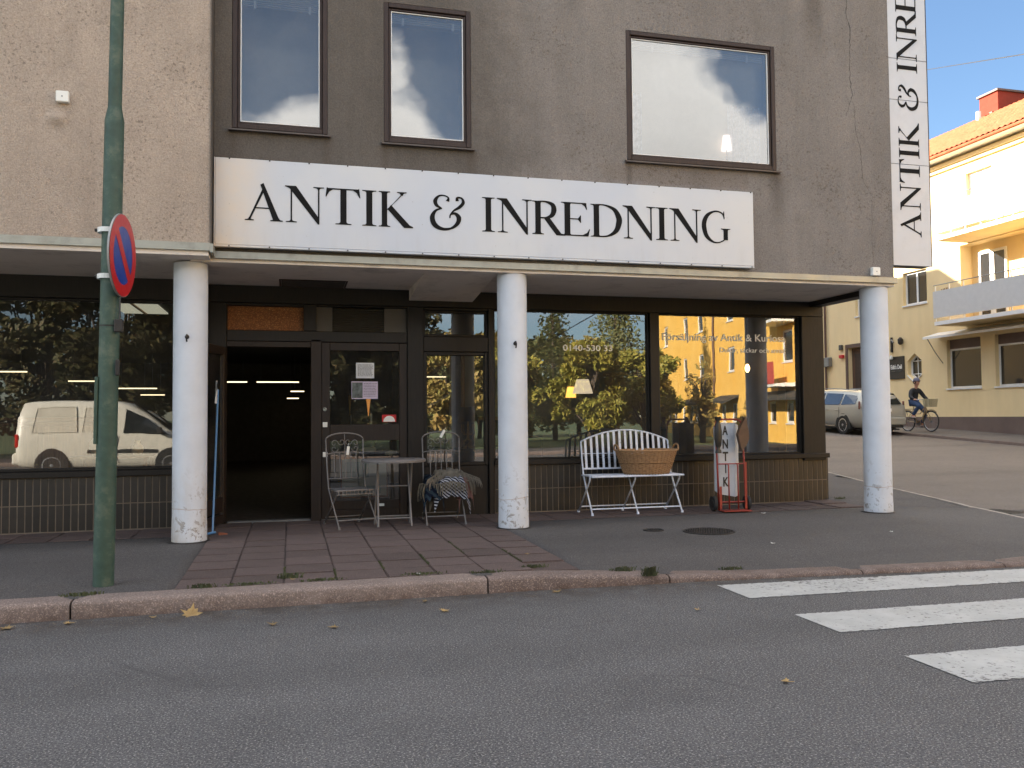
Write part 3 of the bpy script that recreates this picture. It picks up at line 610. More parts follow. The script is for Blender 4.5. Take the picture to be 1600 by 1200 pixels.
obj('soffit', MB().box(-0.97, 7.28, FR+0.004, 10.44, 2.93, 2.999), 'soffit', B)
obj('soffit', MB().box(-10, -0.975, FL+0.004, 10.30, 2.945, 2.999), 'soffit', B)
obj('soffit', MB().box(-0.974, -0.78, FL+0.004, FR-0.002, 2.945, 2.999), 'soffit', B)
m = MB().box(-0.76, 7.30, FR-0.035, FR-0.002, 2.965, 3.035).box(-0.76, 7.30, FR-0.045, FR-0.036, 2.965, 2.975); obj('drip_trim', m, 'trim', B)
m = MB().box(-10, -0.765, FL-0.03, FL-0.002, 2.99, 3.065).box(-0.763, -0.735, FL-0.03, FR-0.05, 2.975, 3.06); obj('drip_trim', m, 'trim', B)
obj('edge_beam', MB().box(7.08, 7.27, FR+0.31, 26, 2.86, 2.928), 'timber', B)
obj('soffit_box', MB().prism([(8.97, 2.965), (8.97, 2.95), (10.415, 2.80), (10.415, 2.965)], 1.42, 2.22, 'x'), 'soffit', B)
obj('soffit_vent_frame', frame_mb(-0.13, 0.64, 9.86, 10.42, 0.02, 0, 0.01).xf(Matrix(((1,0,0,0),(0,0,1,0),(0,-1,0,2.928),(0,0,0,1)))), 'frame', B)
obj('soffit_vent', MB().box(-0.105, 0.615, 9.885, 10.395, 2.923, 2.9295), 'duct', B)
for x, lb in ((-0.985, 'chipped white column nearest the open door'), (2.395, 'white column between the door bay and the bench'), (7.115, 'white corner column with flaked paint at its foot')):
    m = MB(); pr = [(0.166, 0.085)]+[(0.166 if z > .2 else 0.170, z) for z in (0.13, 0.2, 0.4, 1.0, 1.6, 2.3, 2.928)]
    m.lathe(pr, (x, 9.11, 0), 40); obj('column', m, 'column', B, smooth=40, label=lb)
    mm = MB().lathe([(0.205, 0.07), (0.2, 0.128), (0.165, 0.131)], (x, 9.11, 0), 20)
    mm.v = [(a+noise.noise((a*9, b*9, 1))*0.03, b+noise.noise((a*9, b*9, 5))*0.03, c) for a, b, c in mm.v]; obj('column_footing', mm, 'iron', B, smooth=True)
# upstairs windows
def up_window(w, blind_h, kind=0, glassm='glass_up'):
    x0, x1, z0, z1 = w; y = FR-0.004
    f = obj('window', frame_mb(x0+0.001, x1-0.001, z0+0.001, z1-0.001, 0.052, y, y+0.10), 'frame', B)
    obj('inner_frame', frame_mb(x0+0.054, x1-0.054, z0+0.054, z1-0.054, 0.026, y+0.02, y+0.09), 'frame', f)
    obj('sill', MB().add(*(lambda m: (m.v, m.f))(MB().prism([(y-0.055, z0-0.035), (y-0.055, z0-0.02), (y+0.0, z0-0.002), (y+0.0, z0-0.035)], x0-0.03, x1+0.03, 'x'))), 'sill', f)
    a, b, c, d = x0+0.081, x1-0.081, z0+0.081, z1-0.081
    obj('glazing_strip', frame_mb(a, b, c, d, 0.010, y+0.03, y+0.06, 0.002), 'white', f)
    obj('pane', MB().quad((a+.005, y+0.045, c+.005), (b-.005, y+0.045, c+.005), (b-.005, y+0.045, d-.005), (a+.005, y+0.045, d-.005)), glassm, f, recalc=False)
    if blind_h:
        m = MB(); n = max(1, int(blind_h/0.022))
        for i in range(n): m.box(a+0.01, b-0.01, y+0.12, y+0.145, d-0.012-i*0.022, d-0.006-i*0.022)
        obj('venetian_blind', m, 'blind', f)
        for xx in (a+(b-a)*0.16, a+(b-a)*0.86): obj('blind_clip', MB().box(xx, xx+0.025, y+0.10, y+0.118, d-blind_h-0.01, d-blind_h+0.07), 'white', f)
    yb = 9.7 if kind == 0 else 9.17  # pale sheet added behind the pane to milk it, closest at the wide window
    rb = MB().box(x0-0.02, x1+0.02, yb, yb+0.03, z0-0.3, z1+0.1)
    obj('pale_backing', rb, 'roomwall', B)
    rs = MB().box(x0-0.06, x0-0.02, FR+0.31, 9.89, z0-0.3, z1+0.1).box(x1+0.02, x1+0.06, FR+0.31, 9.89, z0-0.3, z1+0.1).box(x0-.06, x1+.06, FR+0.31, 9.89, z0-0.36, z0-0.31).box(x0-.06, x1+.06, FR+.31, 9.89, z1+0.11, z1+0.15)
    obj('room_lining', rs, 'roomwall', B)
    return f
up_window(W1, 0.34); up_window(W2, 0.10); w3 = up_window(W3, 0.09, 1)
for w in up2+up3: up_window(w, 0.3)
def curtain(x0, x1, z0, z1, y, folds):
    m = MB(); n = folds*6
    for i in range(n+1):
        x = x0+(x1-x0)*i/n; yy = y+0.018*math.sin(i/6*2*PI)
        m.v += [(x, yy, z0), (x, yy, z1)]
    for i in range(n): m.f.append((2*i, 2*i+2, 2*i+3, 2*i+1))
    return m
obj('curtain', curtain(3.84, 4.0, 4.37, 5.15, 9.12, 3), 'curtain', w3, recalc=False)
obj('curtain', curtain(5.12, 5.56, 4.37, 5.1, 9.12, 6), 'curtain', w3, recalc=False)
t = thing('windowsill_lamp', 'small lit white table lamp standing behind the wide upstairs window', 'lamp', (5.09, 9.10, 4.36))
obj('lamp_foot', MB().lathe([(0.05, 0), (0.05, 0.01), (0.008, 0.02), (0.006, 0.2)], seg=14), 'greytin', t, False, True)
obj('lamp_shade', MB().lathe([(0.066, 0.18), (0.042, 0.36)], seg=18), 'shadeup', t, False, 60)
for (x, y, z, lb) in ((-2.08, FL, 4.39, 'small white box fixed high on the beige left wall'), (6.99, FR, 3.10, 'small white box at the lower corner of the wall above the corner column')):
    t = thing('wall_box', lb, 'wall box', (x, y, z))
    obj('housing', MB().cbox(-0.055, 0.055, -0.055, -0.001, -0.052, 0.052, 0.006), 'lightwhite', t, False)
    obj('screw', MB().lathe([(0.007, -0.0575), (0.007, -0.054)], seg=8, ax='y'), 'greytin', t, False)
# hollow in the render below the box
m = MB(); 
for i in range(13):
    for j in range(13):
        u, v = i/6-1, j/6-1; r = min(1, math.hypot(u, v)); m.v.append((-2.13+u*0.12, FL-0.001-0.035*(1-ss(0, 1, r)), 4.19+v*0.1))
m.f = [(i*13+j, (i+1)*13+j, (i+1)*13+j+1, i*13+j+1) for i in range(12) for j in range(12)]
obj('render_lump', m, 'stucco', B, smooth=True, recalc=False)
# crack running down the right part of the wall: an irregular dark groove
cp = [(6.70, 6.9), (6.68, 6.3), (6.73, 6.15), (6.71, 5.5), (6.74, 5.3), (6.63, 5.0)]
cq = [(6.76, 5.2), (6.77, 4.9), (6.84, 4.6), (6.86, 4.25), (6.99, 4.05), (6.97, 3.5), (6.99, 3.25), (6.93, 3.08)]
for C_, w_ in ((cp, 0.0065), (cq, 0.0028)):
    m = MB(); P = []
    for a, b in zip(C_, C_[1:]):
        n = max(2, int(abs(a[1]-b[1])/0.03))
        for i in range(n): t_ = i/n; P.append((a[0]+(b[0]-a[0])*t_+random.uniform(-.007, .007), a[1]+(b[1]-a[1])*t_))
    for i, (x, z) in enumerate(P):
        ww = w_*random.uniform(0.3, 1.2)*(1 if i < len(P)*0.5 else 0.6); m.v += [(x-ww, FR-0.0015, z), (x+ww, FR-0.0015, z)]
    m.f = [(2*i, 2*i+2, 2*i+3, 2*i+1) for i in range(len(P)-1)]
    obj('crack', m, 'iron', B, recalc=False)

# ---- ground-floor shopfront
Y0 = 10.5
obj('header', MB().cbox(-0.96, 7.30, 10.42, 10.62, 2.725, 2.929, 0.004), 'timber', B)
obj('header', MB().cbox(-10, -1.20, 10.22, 10.42, 2.70, 2.944, 0.004), 'timber', B)
obj('return_panel', MB().box(-1.2, -0.97, 10.24, 10.56, 0.09, 2.943), 'timber', B)
def bar(n_, x0, x1, z0, z1, y0=10.44, y1=10.56, mat='timber', c=0.006): return obj(n_, MB().cbox(x0, x1, y0, y1, z0, z1, c), mat, B)
bar('post', -0.95, -0.73, 0.09, 2.724); bar('post', 0.235, 0.36, 0.09, 2.30, mat='timber2'); bar('post', 1.40, 1.60, 0.09, 2.724, 10.43); bar('post', 2.43, 2.50, 0.09, 2.724, 10.43)
bar('mullion', 4.65, 4.78, 0.80, 2.724, 10.43, 10.6); bar('corner_post', 6.95, 7.30, 0.70, 2.724, 10.42, 10.86)
bar('transom', -0.728, 1.398, 2.27, 2.40); bar('transom', 1.602, 2.428, 2.17, 2.36); bar('mullion', 0.15, 0.30, 2.402, 2.723)
bar('transom_head', -0.728, 0.148, 2.69, 2.723); bar('transom_head', 0.302, 1.398, 2.70, 2.723); bar('transom_head', 1.602, 2.428, 2.69, 2.723)
bar('lock_rail', -0.728, 0.233, 2.20, 2.268, mat='timber2')
obj('chipboard_panel', MB().box(-0.726, 0.149, 10.51, 10.53, 2.401, 2.689), 'osb', B)
v = obj('vent_panel', MB().box(0.301, 0.49, 10.49, 10.52, 2.401, 2.70).box(1.12, 1.397, 10.49, 10.52, 2.401, 2.70).box(0.492, 1.118, 10.54, 10.55, 2.401, 2.70), 'duct', B)
for i in range(11):
    z = 2.415+i*0.0265; obj('louvre', MB().prism([(10.495, z), (10.497, z+0.004), (10.53, z+0.02), (10.53, z+0.016)], 0.495, 1.115, 'x'), 'duct', v)
# transom lights and narrow window
def pane(n_, x0, x1, z0, z1, y=10.515, mat='glass_shop', parent=None, label=None):
    return obj(n_, MB().quad((x0, y, z0), (x1, y, z0), (x1, y, z1), (x0, y, z1)), mat, parent or B, recalc=False, label=label)
tw = obj('transom_window', frame_mb(1.601, 2.429, 2.361, 2.689, 0.03, 10.47, 10.54), 'timber', B); pane('pane', 1.63, 2.40, 2.39, 2.66, mat='glass_right', parent=tw)
nw = obj('narrow_window', frame_mb(1.601, 2.429, 0.74, 2.169, 0.045, 10.46, 10.54), 'timber', B); pane('pane', 1.645, 2.385, 0.785, 2.125, mat='glass_right', parent=nw)
bar('lower_panel', 1.601, 2.429, 0.09, 0.739, 10.47, 10.54)
p1 = obj('shop_window', frame_mb(2.501, 4.649, 0.80, 2.724, 0.022, 10.47, 10.55), 'timber', B); pane('pane', 2.52, 4.63, 0.82, 2.705, mat='glass_right', parent=p1)
p2 = obj('shop_window', frame_mb(4.781, 6.949, 0.80, 2.724, 0.022, 10.47, 10.55), 'timber', B); pane('pane', 4.80, 6.93, 0.82, 2.705, mat='glass_right', parent=p2)
obj('window_ledge', MB().cbox(2.501, 7.345, 10.395, 10.56, 0.735, 0.80, 0.005), 'timber', B); 
p3 = obj('shop_window', frame_mb(-9.9, -1.201, 0.79, 2.70, 0.03, 10.27, 10.36), 'timber', B)
pane('pane', -9.87, -1.23, 0.82, 2.67, 10.32, parent=p3)
obj('window_ledge', MB().cbox(-9.9, -1.202, 10.19, 10.36, 0.725, 0.79, 0.005), 'timber', B)
# tiled plinths: a mortar core and every tile on it
def plinth(x0, x1, yf, rows, pitch, x_end=None):
    pl = obj('plinth', MB().box(x0, x1, yf+0.0045, yf+0.3, 0.05, rows[-1][1]+0.005), 'mortar', B)
    me = {}
    for (z0, z1) in rows:
        w, h = pitch-0.008, z1-z0-0.008; k = round(h, 3)
        mt = MB(); mt.v = [(0,0,0),(w,0,0),(w,0,h),(0,0,h),(0.003,-0.006,0.003),(w-0.003,-0.006,0.003),(w-0.003,-0.006,h-0.003),(0.003,-0.006,h-0.003)]
        mt.f = [(4,5,6,7),(0,1,5,4),(1,2,6,5),(2,3,7,6),(3,0,4,7)]
        mesh = bpy.data.meshes.new('tile'); mesh.from_pydata(mt.v, [], mt.f); mesh.materials.append(M['tile'])
        n = int((x1-x0)/pitch)
        for i in range(n):
            o = obj('tile', mesh, None, pl, False)
            # parent sits at the building origin (0, 9, 0)
            o.location = (x0+0.004+i*pitch, yf+0.006-9+random.uniform(-0.0012, 0.0012), z0+0.004)
            o.rotation_euler = (random.uniform(-.004, .004), 0, random.uniform(-.006, .006))
    return pl
plinth(2.51, 7.33, 10.455, [(0.13, 0.425), (0.425, 0.73)], 0.0765)
plinth(-4.9, -1.21, 10.24, [(0.13, 0.42), (0.42, 0.72)], 0.0755)
obj('plinth_core', MB().box(-9.9, -4.905, 10.246, 10.5, 0.05, 0.72), 'tile', B)
obj('plinth_core', MB().box(7.332, 7.35, 10.46, 26, 0.05, 0.73), 'tile', B)
obj('side_wall', MB().box(7.0, 7.30, 10.87, 26, 0.05, 2.858), 'stucco', B)
# thresholds
obj('threshold', MB().cbox(-0.72, 0.235, 10.485, 10.6, 0.09, 0.142, 0.004), 'greytin', B); obj('threshold', MB().cbox(0.362, 1.398, 10.485, 10.6, 0.09, 0.1375, 0.003), 'greytin', B)
# fixed door leaf
d = obj('door', frame_mb(0.361, 1.399, 0.138, 2.268, 0.10, 10.455, 10.52), 'timber2', B, label='closed glazed door leaf with notices on its glass')
obj('mid_rail', MB().cbox(0.461, 1.299, 10.457, 10.52, 1.07, 1.27, 0.005), 'timber2', d); obj('kick_panel', MB().cbox(0.461, 1.299, 10.459, 10.52, 0.238, 0.345, 0.005), 'timber2', d)
obj('handle_plate', MB().cbox(0.375, 0.43, 10.449, 10.456, 1.24, 1.30, 0.002), 'lightwhite', d); obj('handle_plate', MB().cbox(0.375, 0.43, 10.449, 10.456, 0.88, 0.94, 0.002), 'lightwhite', d)
obj('lock', MB().lathe([(0.022, 10.44), (0.022, 10.455)], (0.40, 0, 1.455), 16, 'y'), 'chrome', d); obj('bolt_plate', MB().box(1.05, 1.11, 10.45, 10.458, 0.27, 0.30), 'lightwhite', d)
for z0, z1 in ((1.27, 2.168), (0.345, 1.07)): pane('pane', 0.462, 1.298, z0, z1, 10.50, parent=d)
# open leaf, swung out towards the pavement
hx, hy = -0.745, 10.43
R_ = Matrix.Translation((hx, hy, 0)) @ Matrix.Rotation(rad(-105), 4, 'Z')
d2 = obj('door', frame_mb(0.0, 0.90, 0.15, 2.19, 0.10, -0.022, 0.022).xf(R_), 'timber2', B, label='open glazed door leaf swung out beside the white column')
obj('mid_rail', MB().cbox(0.101, 0.799, -0.02, 0.02, 0.28, 0.45, 0.004).xf(R_), 'timber2', d2)
obj('pane', MB().quad((0.1, 0, 0.45), (0.8, 0, 0.45), (0.8, 0, 2.09), (0.1, 0, 2.09)).xf(R_), 'glass_shop', d2, recalc=False)
obj('pull_handle', MB().tube([(0.85, -0.025, 1.22), (0.85, -0.06, 1.24), (0.85, -0.06, 1.50), (0.85, -0.025, 1.52)], 0.011, 8).xf(R_), 'chrome', d2, smooth=True)
for z in (0.88, 1.25): obj('strike_plate', MB().box(0.895, 0.903, -0.02, 0.02, z, z+0.06).xf(R_), 'lightwhite', d2)
for z in (0.88, 1.25): obj('strike_plate', MB().box(-0.80, -0.755, 10.43, 10.4385, z, z+0.06), 'lightwhite', B)
# door closer and interior
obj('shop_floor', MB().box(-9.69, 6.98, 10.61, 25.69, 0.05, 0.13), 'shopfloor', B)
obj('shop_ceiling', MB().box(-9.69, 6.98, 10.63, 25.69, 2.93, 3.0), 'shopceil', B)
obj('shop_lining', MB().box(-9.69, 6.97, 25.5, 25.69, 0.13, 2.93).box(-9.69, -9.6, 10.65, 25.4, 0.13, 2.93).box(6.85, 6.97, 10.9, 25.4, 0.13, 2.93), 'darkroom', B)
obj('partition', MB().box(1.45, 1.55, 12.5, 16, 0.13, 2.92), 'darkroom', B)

# ------------------------------------------------------------------ signs: hand-drawn roman capitals
def serif_stem(x0, x1, z0, z1, bot=True, top=True, e=0.085, h=0.022, b=0.075):
    L = []; R = []
    if bot:
        L += [(x0-e, z0), (x0-e, z0+h)] + [(x0-e*(1-t)**2, z0+h+(b-h)*t*t) for t in (.4, .7, 1)]; R += [(x1+e, z0), (x1+e, z0+h)] + [(x1+e*(1-t)**2, z0+h+(b-h)*t*t) for t in (.4, .7, 1)]
    else: L += [(x0, z0)]; R += [(x1, z0)]
    if top:
        L += [(x0-e*(1-t)**2, z1-h-(b-h)*t*t) for t in (1, .7, .4)] + [(x0-e, z1-h), (x0-e, z1)]; R += [(x1+e*(1-t)**2, z1-h-(b-h)*t*t) for t in (1, .7, .4)] + [(x1+e, z1-h), (x1+e, z1)]
    else: L += [(x0, z1)]; R += [(x1, z1)]
    return L + R[::-1]
def ribbon(pts, ws):
    """stroke with varying width through points, as one outline"""
    n = len(pts); fine = []; fw = []
    for i in range(n-1):
        p0 = pts[max(0, i-1)]; p1 = pts[i]; p2 = pts[i+1]; p3 = pts[min(n-1, i+2)]
        for k in range(6):
            t = k/6; q = [0.5*((2*p1[j])+(-p0[j]+p2[j])*t+(2*p0[j]-5*p1[j]+4*p2[j]-p3[j])*t*t+(-p0[j]+3*p1[j]-3*p2[j]+p3[j])*t**3) for j in (0, 1)]
            fine.append(q); fw.append(ws[i]+(ws[i+1]-ws[i])*t)
    fine.append(list(pts[-1])); fw.append(ws[-1]); L = []; R = []
    for i, p in enumerate(fine):
        a = fine[max(0, i-1)]; b = fine[min(len(fine)-1, i+1)]; dx, dy = b[0]-a[0], b[1]-a[1]; l = math.hypot(dx, dy) or 1
        L.append((p[0]-dy/l*fw[i]/2, p[1]+dx/l*fw[i]/2)); R.append((p[0]+dy/l*fw[i]/2, p[1]-dx/l*fw[i]/2))
    return ('r', L, R)
TK, TN = 0.15, 0.03
def glyph(ch):
    G = []
    if ch == 'A':
        G = [[(0.09, 0.02), (0.138, 0.02), (0.50, 0.84), (0.47, 0.95), (0.445, 0.87)], [(0.39, 0.98), (0.47, 1.03), (0.88, 0.02), (0.715, 0.02)], [(0.24, 0.36), (0.64, 0.36), (0.65, 0.33), (0.23, 0.33)],
             serif_stem(0.105, 0.13, 0, 0.09, True, False, 0.1), serif_stem(0.73, 0.87, 0, 0.08, True, False, 0.09)]
    elif ch == 'N':
        G = [serif_stem(0.145, 0.183, 0, 0.97, True, False, 0.12), [(0.0, 1.0), (0.0, 0.978), (0.07, 0.955), (0.12, 0.93), (0.845, -0.03), (0.885, -0.03), (0.885, 0.12), (0.285, 1.0)], serif_stem(0.847, 0.885, 0.0, 1.0, False, True, 0.12)]
    elif ch == 'I': G = [serif_stem(0.1, 0.1+TK, 0, 1, e=0.1)]
    elif ch == 'T':
        G = [serif_stem(0.36, 0.36+TK, 0, 0.97, True, False, 0.12), [(0.0, 0.76), (0.02, 0.76), (0.09, 0.90), (0.18, 0.965), (0.67, 0.965), (0.76, 0.90), (0.83, 0.76), (0.85, 0.76), (0.82, 1.02), (0.79, 1.0), (0.06, 1.0), (0.03, 1.02)]]
    elif ch == 'K':
        G = [serif_stem(0.1, 0.1+TK, 0, 1), [(0.22, 0.44), (0.66, 0.94), (0.70, 0.94), (0.25, 0.50)], serif_stem(0.63, 0.70, 0.90, 1.0, False, True, 0.10, b=0.09), [(0.26, 0.50), (0.36, 0.62), (0.88, 0.07), (0.98, 0.02), (0.98, -0.01), (0.73, -0.01)]]
    elif ch == 'R':
        G = [serif_stem(0.1, 0.1+TK, 0, 1), ribbon([(0.18, 0.985), (0.40, 0.985), (0.585, 0.90), (0.62, 0.74), (0.56, 0.58), (0.40, 0.505), (0.2, 0.50)], [0.035, 0.05, 0.12, 0.15, 0.12, 0.05, 0.035]), [(0.33, 0.50), (0.48, 0.53), (0.82, 0.05), (0.94, 0.02), (0.94, -0.01), (0.69, -0.01)]]
    elif ch == 'E':
        G = [serif_stem(0.1, 0.1+TK, 0, 1), [(0.2, 1.0), (0.2, 0.968), (0.55, 0.968), (0.64, 0.90), (0.685, 0.80), (0.70, 0.80), (0.68, 1.0)], [(0.2, 0.525), (0.2, 0.495), (0.46, 0.495), (0.52, 0.40), (0.535, 0.40), (0.535, 0.62), (0.52, 0.62), (0.46, 0.525)], [(0.2, 0.0), (0.2, 0.032), (0.58, 0.035), (0.70, 0.11), (0.76, 0.22), (0.775, 0.22), (0.73, 0.0)]]
    elif ch == 'D':
        G = [serif_stem(0.1, 0.1+TK, 0, 1), ribbon([(0.16, 0.985), (0.42, 0.98), (0.68, 0.86), (0.80, 0.64), (0.81, 0.46), (0.72, 0.20), (0.48, 0.035), (0.16, 0.015)], [0.035, 0.04, 0.11, 0.155, 0.16, 0.13, 0.05, 0.035])]
    elif ch == 'G':
        G = [ribbon([(0.80, 0.80), (0.74, 0.93), (0.58, 1.0), (0.40, 0.98), (0.20, 0.86), (0.09, 0.66), (0.08, 0.44), (0.17, 0.18), (0.38, 0.01), (0.58, -0.01), (0.76, 0.06), (0.84, 0.14)], [0.035, 0.04, 0.045, 0.06, 0.12, 0.155, 0.16, 0.13, 0.06, 0.04, 0.04, 0.035]), [(0.785, 0.76), (0.81, 0.76), (0.80, 1.01), (0.78, 1.01), (0.76, 0.92)], serif_stem(0.77, 0.77+TK, 0.08, 0.45, False, True, 0.09)]
    elif ch == '&':
        G = [ribbon([(0.46, 0.86), (0.48, 0.97), (0.36, 1.03), (0.22, 1.0), (0.13, 0.86), (0.17, 0.72), (0.30, 0.64)], [0.10, 0.04, 0.035, 0.06, 0.11, 0.09, 0.03]),
             ribbon([(0.31, 0.64), (0.14, 0.56), (0.05, 0.36), (0.12, 0.13), (0.32, 0.02), (0.55, 0.05), (0.72, 0.20), (0.76, 0.38), (0.66, 0.50), (0.54, 0.46), (0.52, 0.36)], [0.03, 0.07, 0.13, 0.14, 0.09, 0.06, 0.11, 0.13, 0.08, 0.04, 0.03]),
             ribbon([(0.52, 0.44), (0.62, 0.58), (0.78, 0.70), (0.88, 0.84), (0.84, 0.97), (0.72, 0.98), (0.72, 0.88)], [0.03, 0.05, 0.09, 0.09, 0.05, 0.06, 0.09])]
    m = MB(); k = 0
    for g in G:
        y0 = -0.004-0.0004*k; k += 1
        if isinstance(g, tuple):
            L, R = g[1], g[2]; n = len(L); o = len(m.v)
            for i in range(n): m.v += [(L[i][0], y0, L[i][1]), (R[i][0], y0, R[i][1]), (R[i][0], 0, R[i][1]), (L[i][0], 0, L[i][1])]
            for i in range(n-1):
                a = o+4*i; b = a+4
                for q in range(4): m.f.append((a+q, a+(q+1) % 4, b+(q+1) % 4, b+q))
            m.f += [(o, o+1, o+2, o+3), (o+4*n-4, o+4*n-3, o+4*n-2, o+4*n-1)]
        else: m.prism(g, y0, 0)
    return m
LET = [('A', -0.45, -0.08), ('N', -0.06, 0.33), ('T', 0.345, 0.70), ('I', 0.72, 0.865), ('K', 0.89, 1.25), ('&', 1.43, 1.81), ('I', 2.0, 2.14), ('N', 2.165, 2.56), ('R', 2.565, 2.945), ('E', 2.90, 3.235),
       ('D', 3.245, 3.62), ('N', 3.63, 4.03), ('I', 4.035, 4.18), ('N', 4.205, 4.60), ('G', 4.61, 4.975)]
DROP = {'N': (-0.03, 1.0), '&': (-0.03, 1.0), 'A': (0, 1.03), 'G': (-0.02, 1.01), 'K': (-.01, 1), 'R': (-.01, 1), 'T': (0, 1.02)}
t = thing('shop_sign', 'long white board above the shop reading ANTIK & INREDNING in black capitals', 'sign', (-0.74, FR, 3.09))
obj('board', MB().cbox(-0.735, 5.285, 8.845, 8.90, 3.095, 3.975, 0.005), 'plate', t)
obj('edge_strip', MB().cbox(-0.735, 5.285, 8.842, 8.905, 3.072, 3.093, 0.003).box(-0.745, -0.737, 8.842, 8.905, 3.072, 3.975), 'plate', t)
obj('mounting_rail', MB().box(-0.70, 5.25, 8.902, 8.928, 3.2, 3.25).box(-0.70, 5.25, 8.902, 8.928, 3.8, 3.85), 'greytin', t)
for ch, x0, x1 in LET:
    a, b = DROP.get(ch, (0, 1)); obj('letter', fit(glyph(ch), x0, x1, 3.352+a*0.375, 3.352+b*0.375, 8.8445), 'letter', t)
m = MB()
for i in range(16):
    x = -0.6+i*0.39
    for z in (3.968, 3.083): m.lathe([(0.008, 8.836), (0.008, 8.844)], (x, 0, z), 6, 'y')
obj('screws', m, 'iron', t, kind='stuff')
M['plate2'] = pm('sign_panel_sheet', lin(196, 200, 206), 0.4, 0.04, 2, dirt=0.12)
t = thing('projecting_sign', 'tall white upright sign at the building corner with ANTIK & INREDNING running upwards', 'sign', (7.58, 8.95, 3.2))
VX0, VX1, VY = 7.292, 7.872, 8.945
obj('case', MB().box(VX0+0.004, VX1-0.002, VY+0.012, VY+0.20, 3.205, 9.2), 'black', t)
zz = [3.20, 4.49, 5.31, 5.84, 7.0, 8.1, 9.2]
for a, b in zip(zz, zz[1:]): obj('panel', MB().cbox(VX0, VX1-0.012, VY, VY+0.011, a+0.003, b-0.003, 0.002), 'plate2', t)
obj('corner_strip', MB().box(VX1-0.012, VX1, VY-0.001, VY+0.012, 3.20, 9.2), 'black', t)
sc, sh = 0.858, 0.80
for ch, x0, x1 in LET:
    a, b = DROP.get(ch, (0, 1)); h = 0.375*sh; g = fit(glyph(ch), (x0+0.45)*sc, (x1+0.45)*sc, a*h, b*h, 0.0)
    g.v = [(7.715-v[2], VY-0.0005+v[1], 3.57+v[0]) for v in g.v]; obj('letter', g, 'letter', t)
# lettering on the panes (white film on the inner face reads as print)
def film(txt, x0, x1, z0, z1, label, off=0.0, mat='lightwhite'):
    o = obj('window_lettering', fit(text_mb(txt, 0.1, 0.002, offset=off), x0, x1, z0, z1, 10.510), mat, None); return tag(o, label, 'lettering')
film('0140-530 33', 3.45, 4.14, 2.205, 2.285, 'white phone number 0140-530 33 on the left shop pane', 0.0015)
film('Försäljning av Antik & Kuriosa', 4.86, 6.74, 2.335, 2.465, 'pale lettering Försäljning av Antik & Kuriosa across the right shop pane', 0.001)
film('Dukar, säckar och annat', 5.72, 6.74, 2.20, 2.275, 'smaller pale second line of lettering on the right shop pane', 0.0)

# lamp post with no-parking sign
t = thing('lamp_post', 'green painted steel lamp post standing on the pavement by the kerb', 'lamp post', (-1.345, 6.90, 0.12), rot=(0.0, rad(0.75), 0))
obj('lower_shaft', MB().lathe([(0.072, -0.05), (0.074, 0.3), (0.071, 1.2), (0.069, 3.50), (0.050, 3.60)], seg=28), 'post', t, False, 40)
obj('upper_shaft', MB().lathe([(0.0495, 3.55), (0.047, 5.0), (0.043, 7.5)], seg=24), 'post', t, False, 40)
obj('hatch', MB().cbox(-0.085, -0.06, -0.05, 0.03, 1.05, 1.55, 0.004), 'post', t, False)
for z, c in ((1.93, 'greytin'), (1.62, 'greytin')):
    b_ = obj('cable_box' if z > 1.8 else 'clip', MB().cbox(0.045, 0.105, -0.09, -0.05, z-0.045, z+0.05, 0.006) if z > 1.8 else MB().cbox(0.06, 0.09, -0.085, -0.06, z-0.06, z+0.06, 0.006), 'iron', t, False)
obj('band', MB().lathe([(0.0735, 1.93), (0.0735, 1.94)], seg=28), 'iron', t, False)
obj('cable', MB().tube([(0.08, -0.07, 1.97), (0.078, -0.05, 2.2), (0.07, -0.02, 2.5)], 0.006, 6), 'wire', t, False)
obj('lamp_arm', MB().tube([(0, 0, 7.45), (0, -0.2, 7.8), (0, -0.9, 7.95)], 0.035, 10), 'post', t, False, True)
obj('lamp_head', MB().lathe([(0.05, -1.5), (0.12, -1.4), (0.13, -1.0), (0.05, -0.85)], (0, 0, 7.95), 14, 'y', 1, 0.5), 'greytin', t, False, True)
ph = rad(7); n_ = Vector((math.cos(ph), -math.sin(ph), 0)); rt = Vector((math.sin(ph), math.cos(ph), 0))     # sign normal, sign 'right' seen from its front
t = thing('no_parking_sign', 'round red and blue no-parking sign strapped to the green post', 'road sign', (-1.225, 6.86, 2.585))
tilt = rad(1.2)
F = Matrix((( *rt, 0), ( -n_.x, -n_.y, 0, 0), (0, 0, 1, 0), (0, 0, 0, 1))).transposed()   # local x=right, y=back, z=up
def S_(mb): return mb.xf(Matrix(((rt.x, -n_.x, 0, 0), (rt.y, -n_.y, 0, 0), (0, 0, 1, 0), (0, 0, 0, 1))) @ Matrix.Rotation(tilt, 4, 'X'))
RR = 0.312
obj('plate_back', S_(MB().lathe([(RR, 0.0), (RR, 0.014)], seg=48, ax='y')), 'signback', t, False)
def ring(r0, r1, y, seg=64):
    m = MB()
    for i in range(seg): a = 2*PI*i/seg; m.v += [(r0*math.cos(a), y, r0*math.sin(a)), (r1*math.cos(a), y, r1*math.sin(a))]
    for i in range(seg): j = (i+1) % seg; m.f.append((2*i, 2*i+1, 2*j+1, 2*j))
    return m
obj('red_ring', S_(ring(RR*0.70, RR*0.985, -0.003)), 'signred', t, False, recalc=False)
m = MB(); m.v = [(RR*0.70*math.cos(2*PI*i/48), -0.002, RR*0.70*math.sin(2*PI*i/48)) for i in range(48)]; m.f = [tuple(range(48))]
obj('blue_field', S_(m), 'signblue', t, False, recalc=False)
